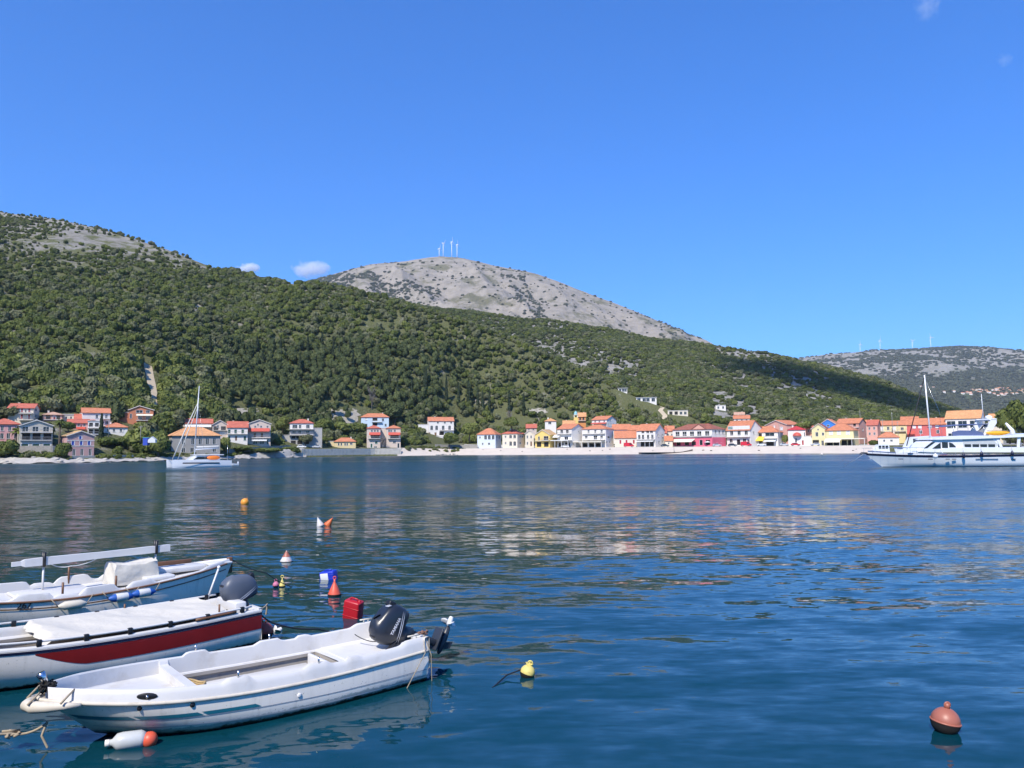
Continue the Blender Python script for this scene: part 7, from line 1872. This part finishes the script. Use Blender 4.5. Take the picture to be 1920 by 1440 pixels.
# number on the side
t_n = .662
pa, pb_ = B3.S(t_n - .02, B3.vz(t_n, z3(t_n) - .075), 1, .012), B3.S(t_n + .02, B3.vz(t_n, z3(t_n) - .075), 1, .012)
ux = (pa - pb_).normalized(); uu = B3.S(t_n, B3.vz(t_n, z3(t_n) - .02), 1) - B3.S(t_n, B3.vz(t_n, z3(t_n) - .14), 1); nz_ = ux.cross(uu).normalized(); uz = nz_.cross(ux).normalized()
Mx = Matrix((ux, uz, nz_)).transposed().to_4x4(); Mx.translation = (pa + pb_) / 2 + nz_ * .006
text_mesh('registration_number', '267', .165, M_black, B3R, Mx, .003, 0, .003)
def hang_fender(t, dz, m_end, label, L_=.55, r=.085):
    p = B3.S(t, B3.vz(t, z3(t) - dz), 1, r + .03); p2 = B3.S(t + .05, B3.vz(t, z3(t) - dz), 1, r + .03); an = math.atan2((p - p2).y, (p - p2).x)
    rt = empty('fender', W3(p), H3 + an, label, 'fender')
    MB().lathe([(.02, -L_ / 2), (r * .55, -L_ / 2 + .04), (r, -L_ / 2 + .12), (r, L_ / 2 - .12), (r * .55, L_ / 2 - .04), (.02, L_ / 2)], 16, 'X').build('float', mat('fender_cream', (.60, .55, .44), rough=.6) if m_end is None else mat('fender_white', (.62, .62, .60), rough=.5), rt)
    if m_end:
        for s_ in (-1, 1):
            MB().lathe([(.022, s_ * (L_ / 2 + .01)), (r * .58, s_ * (L_ / 2 - .035)), (r * 1.01, s_ * (L_ / 2 - .12)), (r * 1.01, s_ * (L_ / 2 - .13))], 16, 'X').build('end_cap', m_end, rt)
    for s_ in (-1, 1): MB().tube([(s_ * L_ / 2, 0, 0), (s_ * (L_ / 2 + .12), .04, .16)], .01, 5).build('lanyard', M_rope, rt)
M_fblue = mat('fender_blue', (.02, .10, .38), rough=.5)
hang_fender(.548, .12, None, 'cream fender on the side of the boat numbered 267', .52)
hang_fender(.412, .12, M_fblue, 'left one of the two blue-ended fenders on boat 267', .50)
hang_fender(.345, .12, M_fblue, 'right one of the two blue-ended fenders on boat 267', .50)
# stern lines
rope('stern_line', [W3((.02, 0, .84)), W3((-.8, .25, .42)), W3((-1.6, .35, -.05))], .012, 'dark line from the stern of boat 267 into the water', .05, M_black)
rope('stern_line', [W2((-.02, .55, .60)), W2((-.35, .60, .30)), W2((-1.1, .85, .12)), W2((-1.9, 1.0, -.05))], .014, 'dark mooring line from the stern of the red-banded boat', .04, M_black)

# ---------------------------------------------------------------- floats and buoys
def pear(name, px, py, hp, wp, m, label, cat='buoy', shape='pear', tilt=0.0, az=0.0, low=None, ring=True):
    """float whose waterline is at photo row py"""
    P = ground(px, py); s = P.y / F; H, W_2 = hp * s, wp * s / 2
    rt = empty(name, (P.x, P.y, 0), rot=Euler((0, tilt, az)), label=label, cat=cat)
    if shape == 'pear': prof = [(.02, -.5 * W_2), (.7 * W_2, -.35 * W_2), (W_2, .02), (.98 * W_2, .12 * H), (.62 * W_2, .45 * H), (.3 * W_2, .72 * H), (.14 * W_2, .86 * H), (.13 * W_2, H), (.01, H)]
    elif shape == 'ball': prof = [(W_2 * math.cos(a), H * .44 + W_2 * math.sin(a)) for a in np.linspace(-1.5, 1.5, 16)]
    elif shape == 'cone': prof = [(.02, -.4 * W_2), (W_2, -.05 * H), (W_2, .06 * H), (.5 * W_2, .55 * H), (.12 * W_2, .93 * H), (.02, H)]
    b_ = MB().lathe(prof, 22).build('float', m, rt)
    if low is not None:
        pr_ = [(a * 1.012 + .002, b__) for a, b__ in prof if b__ < (.38 if shape == 'ball' else .17) * H]
        if len(pr_) > 1: MB().lathe(pr_, 22).build('weed_band', low, rt)
    if ring and shape != 'cone':
        z = H if shape == 'pear' else H * .44 + W_2
        MB().tube([(.035 * math.cos(a), 0, z + .03 + .035 * math.sin(a)) for a in np.linspace(0, 6.28, 12)], .011, 5).build('eye', m, rt)
    return rt
M_bor = mat('buoy_orange', (.62, .13, .03), rough=.5, var=.15, scale=8, dirt=(.5, .3, .2), dscale=6, damt=.4)
M_bred = mat('buoy_red_orange', (.66, .10, .05), rough=.45, var=.12, scale=8)
M_bfade = mat('buoy_faded', (.36, .12, .075), rough=.45, var=.2, scale=5, dirt=(.28, .10, .07), dscale=5, damt=.5)
M_byel = mat('buoy_yellow', (.66, .55, .16), rough=.6, var=.2, scale=9, dirt=(.10, .07, .03), dscale=9, damt=.8)
M_weed = mat('weed', (.012, .010, .008), rough=.8)
M_bpink = mat('buoy_pink', (.52, .16, .26), rough=.6)
M_bwhite = mat('buoy_white', (.60, .58, .54), rough=.6, var=.2, scale=8, dirt=(.6, .22, .10), dscale=5, damt=.9)
pear('buoy', 457, 945.5, 9, 15, mat('buoy_amber', (.75, .30, .03), rough=.5), 'small amber buoy farthest out in the bay', shape='ball', tilt=.5)
pear('buoy', 601, 986, 17, 14, M_bwhite, 'whitish half of the pair of tilted cone buoys', shape='cone', tilt=-.35, ring=False)
pear('buoy', 614, 985, 17, 14, M_bor, 'orange half of the pair of tilted cone buoys', shape='cone', tilt=.6, ring=False)
CB_ = pear('buoy', 537, 1053, 20, 23, M_bwhite, 'white cone buoy with a rusty top left of the blue canister', shape='cone', low=M_weed, ring=False)
s = ground(537, 1053).y / F; MB().lathe([(.62 * 11.5 * s * 1.02, 9.3 * s), (.5 * 11.5 * s * 1.03, 11.1 * s), (.12 * 11.5 * s * 1.1, 18.7 * s), (.01, 20.3 * s)], 22).build('rusty_top', M_bfade, CB_)
pear('buoy', 517, 1101, 10, 11, M_bpink, 'small pink float touching the yellow one', shape='ball', low=M_weed)
pear('buoy', 529, 1100, 16, 12, M_byel, 'small pale yellow bottle-shaped float beside the pink one', shape='pear', low=M_weed)
pear('buoy', 627, 1117, 30, 24, M_bred, 'red-orange pear buoy in front of the blue canister', shape='pear', low=M_weed)
pear('buoy', 1771, 1371, 40, 49, M_bfade, 'large faded red ball buoy alone at the lower right', shape='ball', tilt=.16, low=M_weed)
bb = [o for o in bpy.data.objects if o.get('label', '').startswith('large faded red')][0]
s = ground(1771, 1371).y / F; MB().tube([(24.6 * s * math.cos(a), 24.6 * s * math.sin(a), 17.5 * s) for a in np.linspace(0, 6.2832, 29)[:-1]], .012, 6, closed=True).build('seam', M_bfade, bb)
MB().tube([(0, 0, 41 * s), (0, 0, 50 * s)], [.035, .028], 8).build('lug', M_bfade, bb)
P = ground(495, 1196); pf_ = pear('buoy', 495, 1196, 26, 33, mat('buoy_brick', (.42, .06, .03), rough=.4, var=.2, scale=6), 'brick red buoy tied at the stern of the red-banded boat', shape='ball', low=M_weed)
rope('buoy_tether', [W2((-.03, .70, .62)), Vector((P.x + .05, P.y, .62)), Vector((P.x + .03, P.y, .42))], .016, 'brown tether from the red-banded boat to its brick red buoy', .02)
# yellow float with its line
yb_ = pear('buoy', 987, 1268, 17, 27, M_byel, 'yellow weed-stained float trailing a dark line', shape='ball', tilt=.3, low=M_weed)
P = ground(987, 1268); Q = ground(917, 1293)
kn_ = MB(); q = random.Random(2)
for i in range(8): kn_.tube([(q.uniform(-.07, .05), q.uniform(-.06, .06), .12 + q.uniform(-.02, .10)) for _ in range(3)], .014, 5)
kn_.build('knotted_line', M_byel, yb_)
rope('float_line', [Vector((P.x - .08, P.y, .10)), Vector((P.x - .3, P.y - .1, .05)), Vector((Q.x, Q.y, -.02))], .012, 'dark slack line from the yellow float into the water', .0, M_black)
# clear jug and red ball under the front boat
P = ground(240, 1400); jr = empty('plastic_jug', (P.x, P.y, .07), R(20), 'clear whitish plastic jug floating beside the front boat', 'jug')
M_jug = mat('milky_plastic', (.50, .52, .52), rough=.3, var=.1, scale=8)
MB().lathe([(.02, -.22), (.035, -.20), (.04, -.17), (.095, -.12), (.105, -.06), (.105, .14), (.08, .19), (.01, .2)], 18, 'X').build('body', M_jug, jr); MB().lathe([(.01, -.25), (.04, -.245), (.04, -.2)], 12, 'X').build('cap', M_frame, jr)
pear('buoy', 280, 1396, 20, 28, M_bred, 'red ball float next to the clear jug', shape='ball', ring=False)
# red jerrycan and blue canister
def canister(name, px, py, w, h, d, m, label, tilt, az, panel=False):
    P = ground(px, py); rt = empty(name, (P.x, P.y, 0), rot=Euler(tilt + (az,)), label=label, cat='canister')
    c = MB().rbox(-w / 2, w / 2, -d / 2, d / 2, -h * .25, h * .75, .035, 3).build('body', m, rt, auto=40)
    for z in (.1, .45): MB().rbox(-w / 2 - .006, w / 2 + .006, -d / 2 - .006, d / 2 + .006, h * z, h * z + .015, .006).build('rib', m, rt)
    MB().tube([(-w * .25, 0, h * .74), (-w * .2, 0, h * .83), (w * .2, 0, h * .83), (w * .25, 0, h * .74)], .016, 7).build('handle', m, rt)
    MB().lathe([(.03, h * .74), (.03, h * .80), (.001, h * .80)], 10, 'Z', (w * .35, 0, 0)).build('cap', m, rt)
    if panel: MB().rbox(-w * .42, w * .12, -d / 2 - .01, -d / 2 + .002, -h * .05, h * .62, .004).build('white_panel', M_frame, rt)
canister('jerrycan', 661, 1158, .36, .50, .24, mat('jerrycan_red', (.42, .012, .02), rough=.4, var=.1, scale=5), 'red plastic jerrycan floating behind the front boat', (.12, .18), R(-20))
canister('plastic_canister', 617, 1086, .42, .30, .26, mat('canister_blue', (.012, .035, .42), rough=.4, var=.1, scale=5), 'blue canister with a white panel floating beyond the red pear buoy', (0.08, -.12), R(-14), True)
# white marker out by the beach
pear('buoy', 1541, 853.6, 3.2, 4.5, M_bwhite, 'tiny white mooring buoy off the beach before the yellow houses', shape='ball', low=M_weed, ring=False)

# ---------------------------------------------------------------- clouds behind the hills and the clear summer haze
def cloud(name, px, py, w, h, D, label, dens, seed):
    c = at(px, py, D); s = D / F
    bm = bmesh.new(); bmesh.ops.create_icosphere(bm, subdivisions=4, radius=1)
    for v in bm.verts:
        n_ = float(fbm(np.array([v.co.x * 2 + seed]), np.array([v.co.z * 2 + v.co.y + seed]), seed, 4)[0]); v.co = v.co * (1 + .35 * n_)
        v.co = Vector((v.co.x * w * s / 2, v.co.y * w * s / 3, v.co.z * h * s / 2))
    me = bpy.data.meshes.new(name); bm.to_mesh(me); bm.free()
    m = bpy.data.materials.new(name + '_vapour'); m.use_nodes = True; n, l = m.node_tree.nodes, m.node_tree.links
    n.remove(n['Principled BSDF']); pv = n.new('ShaderNodeVolumePrincipled'); pv.inputs['Color'].default_value = (.95, .96, 1, 1); pv.inputs['Anisotropy'].default_value = 0.0
    tc = n.new('ShaderNodeTexCoord'); nz = n.new('ShaderNodeTexNoise'); nz.inputs['Scale'].default_value = 4.2 / (w * s); nz.inputs['Detail'].default_value = 5; nz.inputs['Roughness'].default_value = .6
    l.new(tc.outputs['Object'], nz.inputs['Vector'])
    ln = n.new('ShaderNodeVectorMath'); ln.operation = 'DIVIDE'; ln.inputs[1].default_value = (w * s / 2, w * s / 3, h * s / 2); l.new(tc.outputs['Object'], ln.inputs[0])
    le = n.new('ShaderNodeVectorMath'); le.operation = 'LENGTH'; l.new(ln.outputs[0], le.inputs[0])
    sb_ = n.new('ShaderNodeMath'); sb_.operation = 'MULTIPLY_ADD'; sb_.inputs[1].default_value = -.42; l.new(le.outputs['Value'], sb_.inputs[0]); l.new(nz.outputs['Fac'], sb_.inputs[2])
    mr = n.new('ShaderNodeMapRange'); mr.inputs['From Min'].default_value = .10; mr.inputs['From Max'].default_value = .34; mr.inputs['To Max'].default_value = dens / (w * s); l.new(sb_.outputs[0], mr.inputs['Value'])
    l.new(mr.outputs[0], pv.inputs['Density']); l.new(pv.outputs[0], n['Material Output'].inputs['Volume']); me.materials.append(m)
    o = link(bpy.data.objects.new(name, me)); o.location = c; tag(o, label, 'cloud'); return o
cloud('cloud', 582, 505, 84, 34, 14000, 'small white cloud in the saddle left of the bare mountain', 5, 3)
cloud('cloud', 466, 503, 48, 22, 14000, 'scrap of white cloud just showing over the wooded ridge', 7, 9)
cloud('cloud', 1738, 12, 54, 60, 14000, 'faint wisp of cloud high at the upper right', 0.55, 5)
cloud('cloud', 1884, 112, 34, 30, 14000, 'fainter wisp of cloud below the high one at the right edge', 0.3, 7)

# a fair-weather cloud over our heads whose shadow lies across the second hill
pc = hit(1560, 722, ['second_hill']) + TOSUN * ((1420 - 60) / TOSUN.z)
bm = bmesh.new(); bmesh.ops.create_icosphere(bm, subdivisions=4, radius=1)
for v in bm.verts:
    n_ = float(fbm(np.array([v.co.x * 2.2 + 4]), np.array([v.co.y * 2.2 + v.co.z]), 19, 4)[0]); v.co = v.co * (1 + .45 * n_); v.co = Vector((v.co.x * 135, v.co.y * 62, v.co.z * 45))
me = bpy.data.meshes.new('cloud'); bm.to_mesh(me); bm.free()
m = bpy.data.materials.new('overhead_cloud_vapour'); m.use_nodes = True; nt = m.node_tree; nt.nodes.remove(nt.nodes['Principled BSDF'])
pv = nt.nodes.new('ShaderNodeVolumePrincipled'); pv.inputs['Color'].default_value = (.97, .98, 1, 1); pv.inputs['Density'].default_value = .03
nt.links.new(pv.outputs[0], nt.nodes['Material Output'].inputs['Volume']); me.materials.append(m)
o = link(bpy.data.objects.new('cloud', me)); o.location = pc; o.rotation_euler = (0, 0, R(-38)); tag(o, 'small fair-weather cloud overhead shading the second hill', 'cloud')
# ---------------------------------------------------------------- the woods (after the village, which keeps its own ground clear)
CRT = np.array(CAMR.transposed())
def project(P):
    q = (np.asarray(P, dtype=float) - np.array(EYE)) @ CRT.T
    return 960 + F * q[..., 0] / -q[..., 2], 720 - F * q[..., 1] / -q[..., 2]
def woods(name, terr, px0, px1, f0, f1, n, seed, chooser, label, clear=True):
    r = np.random.default_rng(seed)
    px = px0 + (px1 - px0) * r.random(n * 2)
    a, b = f0(px), f1(px)
    Y = np.sqrt(a * a + (b * b - a * a) * r.random(n * 2))
    w = (b * b - a * a); keep = r.random(n * 2) < w / w.max()
    px, Y = px[keep], Y[keep]
    X = Y * kpx(px)
    if clear and CLEAR:
        ok = np.ones(len(X), bool)
        for (cx, cy_, cr) in CLEAR: ok &= (X - cx) ** 2 + (Y - cy_) ** 2 > cr * cr
        X, Y = X[ok], Y[ok]
    bv = dict(TERR)[terr]; dn = Vector((0, 0, -1))
    Z = np.empty(len(X))
    for i in range(len(X)):
        h = bv.ray_cast(Vector((X[i], Y[i], 3000)), dn)[0]
        Z[i] = h.z if h is not None else np.nan
    ok = ~np.isnan(Z); X, Y, Z = X[ok], Y[ok], Z[ok]
    u, v = project(np.stack([X, Y, Z], -1))
    keep, idx, sx, sz = chooser(X, Y, Z, u, v, r)
    P = np.stack([X, Y, Z - 0.15 * sz], -1)[keep]
    S = np.stack([sx, sx, sz], -1)[keep]
    Ro = np.stack([r.normal(size=len(X)) * 0.06, r.normal(size=len(X)) * 0.06, r.random(len(X)) * 6.28], -1)[keep]
    return scatter(name, P, S, Ro, idx[keep], label, 'woods')

def tcol(T, u, c): return np.interp(u, [t[0] for t in T], [t[c] for t in T])
SCREE = [(655, 783, 42, 20, .8), (455, 775, 26, 12, .5), (560, 772, 18, 10, .5), (638, 665, 5, 12, .9), (300, 590, 12, 8, .5), (372, 578, 12, 10, .7), (10, 650, 14, 16, .8), (25, 672, 20, 5, .8), (158, 701, 18, 5, .95), (1008, 770, 16, 6, .6)]
def chooseA(x, y, z, u, v, r):
    N = len(x); dens = np.ones(N)
    sky_v = tcol(RIDGE_A, u, 1) - 8
    d = vnoise(x / 26, y / 26, 5); d2 = vnoise(x / 60, y / 60, 8); lowd = vnoise(x / 90, y / 90, 15)
    span = np.interp(u, [0, 120, 300, 420], [190, 155, 95, 20])
    hi = np.clip(1 - np.maximum(0, v - sky_v) / span, 0, 1) * (u < 420)
    dens = 1 - 0.97 * np.minimum(1, hi * 1.3) ** 0.8 * (0.45 + 0.8 * d2)
    dens = np.where((v > 680) & (u < 430), dens * 0.7, dens)
    dens = np.where((d < 0.14) & (hi < .05), dens * 0.5, dens)
    op = vnoise(x / 34, y / 22, 61) + .35 * vnoise(x / 9, y / 9, 62)
    dens = np.where((op < 0.36) & (hi < .05), dens * 0.22, dens)
    for (a, b, w, h, q) in SCREE: dens = np.where(((u - a) / w) ** 2 + ((v - b) / h) ** 2 < 1, dens * (1 - q), dens)
    dens = np.where((np.abs(u - (284 + (v - 720) * 0.10)) < 19) & (v > 668) & (v < 786), 0, dens)
    keep = r.random(N) < dens
    k = r.random(N)
    s = (0.95 + 2.2 * r.random(N) ** 2.2) * np.where(hi > 0.3, 0.72, 1) * np.where((v > 680) & (u < 430), 1.75, 1)
    sz = s * (0.9 + 0.5 * r.random(N))
    idx = np.array(ROUND)[r.integers(4, size=N)]
    idx = np.where(k < 0.10 + 0.35 * lowd, np.array(OLIVE)[r.integers(2, size=N)], idx)
    idx = np.where(k > 0.78, np.array(DARKB)[r.integers(2, size=N)], idx)
    idx = np.where(k > 0.96, SPRING[0], idx)
    pine = (u > 420) & (u < 900) & (v > 650) & (v < 805) & (r.random(N) < 0.42)
    ps = 1.5 + 1.1 * r.random(N)
    idx = np.where(pine, np.array(PINE)[r.integers(2, size=N)], idx); s = np.where(pine, ps, s); sz = np.where(pine, ps * (1.25 + 0.5 * r.random(N)), sz)
    return keep, idx, s, sz
def chooseB(x, y, z, u, v, r):
    N = len(x)
    d = vnoise(x / 38, y / 38, 6); d2 = vnoise((x + y * 0.5) / 110, y / 110, 9); d3 = fbm(x / 60, (y - x * .5) / 140, 33, 3)
    dens = np.where(d > 0.36, 1.0, 0.4) * np.where(d2 < 0.36, 0.4, 1)
    dens = np.where((d3 > 0.08) & (u > 950), dens * 0.28, dens)
    keep = r.random(N) < dens
    k = r.random(N); s = 1.1 + 2.9 * r.random(N) ** 2.2
    idx = np.where(k < 0.08 + 0.25 * d2, np.array(OLIVE)[r.integers(2, size=N)], np.where(k > .55, np.array(DARKB)[r.integers(2, size=N)], np.array(ROUND)[r.integers(4, size=N)]))
    return keep, idx, s, s * (0.7 + 0.35 * r.random(N))
def chooseC(x, y, z, u, v, r):
    N = len(x)
    d = vnoise(x / 240, y / 240, 6); e = vnoise((x + 0.4 * y) / 600, y / 600, 16); d4 = vnoise(x / 90, y / 90, 26)
    left = np.clip(1 - (u - 600) / 230.0, 0, 1); rr = np.clip(1 - np.abs(u - 1290) / 60.0, 0, 1)
    g = (np.abs(u - (985 + (v - 560) * 0.6)) < 20) & (v > 515)
    dens = 0.05 + 1.1 * left ** .7 * (d > 0.36) * (d4 > .36) + 0.4 * rr * (d4 > .35) + 0.5 * g * (d4 > .3) + 0.3 * (d > 0.70) * (e > 0.5) * (d4 > .45)
    dens = np.where((v < 490) & (u > 765) & (u < 905), dens * 0.06, dens)
    keep = r.random(N) < dens
    s = 4.2 + 6.0 * r.random(N) ** 2.5
    return keep, np.array(FARB)[r.integers(3, size=N)], s, s * (0.6 + 0.3 * r.random(N))
def chooseD(x, y, z, u, v, r):
    N = len(x)
    d = vnoise(x / 420, y / 420, 6); e = vnoise(x / 130, y / 130, 18)
    top = tcol(RIDGE_D, u, 1)
    low = np.clip((v - top - np.interp(u, [1560, 1700, 1800, 1920], [60, 45, 42, 30])) / 14.0, 0, 1)
    band = (np.abs(v - top - 14 - (d - .5) * 14) < 5) & (u > 1590) & (u < 1830)
    dens = 0.05 + 0.16 * (d > 0.6) * (e > .4) + 1.0 * low + 0.7 * band * (e > .3)
    dens = np.where(e < 0.28, dens * 0.35, dens)
    keep = r.random(N) < dens
    s = 6.5 + 6 * r.random(N)
    return keep, np.array(FARB)[r.integers(3, size=N)], s, s * 0.6
fA0 = lambda p: shoreY(p) + np.interp(p, [-800, 300, 430, 560, 760, 870, 1600, 2450], [14, 14, 12, 14, 14, 50, 60, 60])
fA1 = lambda p: tcol(RIDGE_A, p, 2) + 8
woods('hillside_woods', 'hillside', -420, 1990, fA0, fA1, 52000, 11, chooseA, 'dense green scrub and trees covering the near hillside above the houses')
def chooseS(x, y, z, u, v, r):
    N = len(x); d = vnoise(x / 9, y / 9, 44)
    keep = (r.random(N) < np.where(d > .45, .8, .25)) & ~((u > 128) & (u < 182)) & ~((u > 562) & (u < 760)) & ~((u > 300) & (u < 420) & (r.random(N) < .6))
    k = r.random(N); s = 0.45 + 0.75 * r.random(N) ** 1.6
    idx = np.where(k < .35, SPRING[0], np.where(k < .6, np.array(OLIVE)[r.integers(2, size=N)], np.array(ROUND)[r.integers(4, size=N)]))
    return keep, idx, s, s * (.6 + .4 * r.random(N))
woods('shore_scrub', 'hillside', -150, 860, lambda p: shoreY(p) + 3.4, lambda p: shoreY(p) + 16, 900, 15, chooseS, 'low green scrub and weeds along the top of the left shore', False)
fB0 = lambda p: np.interp(p, [250, 1300, 1500, 2500], [560, 540, 505, 495])
fB1 = lambda p: tcol(RIDGE_B, p, 2) + 10
woods('second_hill_woods', 'second_hill', 640, 2100, fB0, fB1, 46000, 12, chooseB, 'dark green scrub scattered over the second hill below the bare mountain')
woods('mountain_scrub', 'mountain', 520, 1420, lambda p: p * 0 + 2500, lambda p: p * 0 + 3800, 9000, 13, chooseC, 'sparse dark bushes dotted on the bare grey mountain', False)
woods('far_range_woods', 'far_range', 1450, 2250, lambda p: p * 0 + 2300, lambda p: p * 0 + 5180, 30000, 14, chooseD, 'bluish green woods on the far range at right')
hz_m = bpy.data.materials.new('haze_air'); hz_m.use_nodes = True
nt = hz_m.node_tree; nt.nodes.remove(nt.nodes['Principled BSDF'])
pv = nt.nodes.new('ShaderNodeVolumePrincipled'); pv.inputs['Color'].default_value = (0.86, 0.93, 1.0, 1); pv.inputs['Density'].default_value = 4.2e-5; pv.inputs['Anisotropy'].default_value = 0.2
nt.links.new(pv.outputs[0], nt.nodes['Material Output'].inputs['Volume'])
o = MB().box(-12000, 12000, -400, 8200, -45, 1120).build('haze', hz_m); tag(o, 'thin pale summer haze filling the bay and valley', 'haze', kind='stuff')
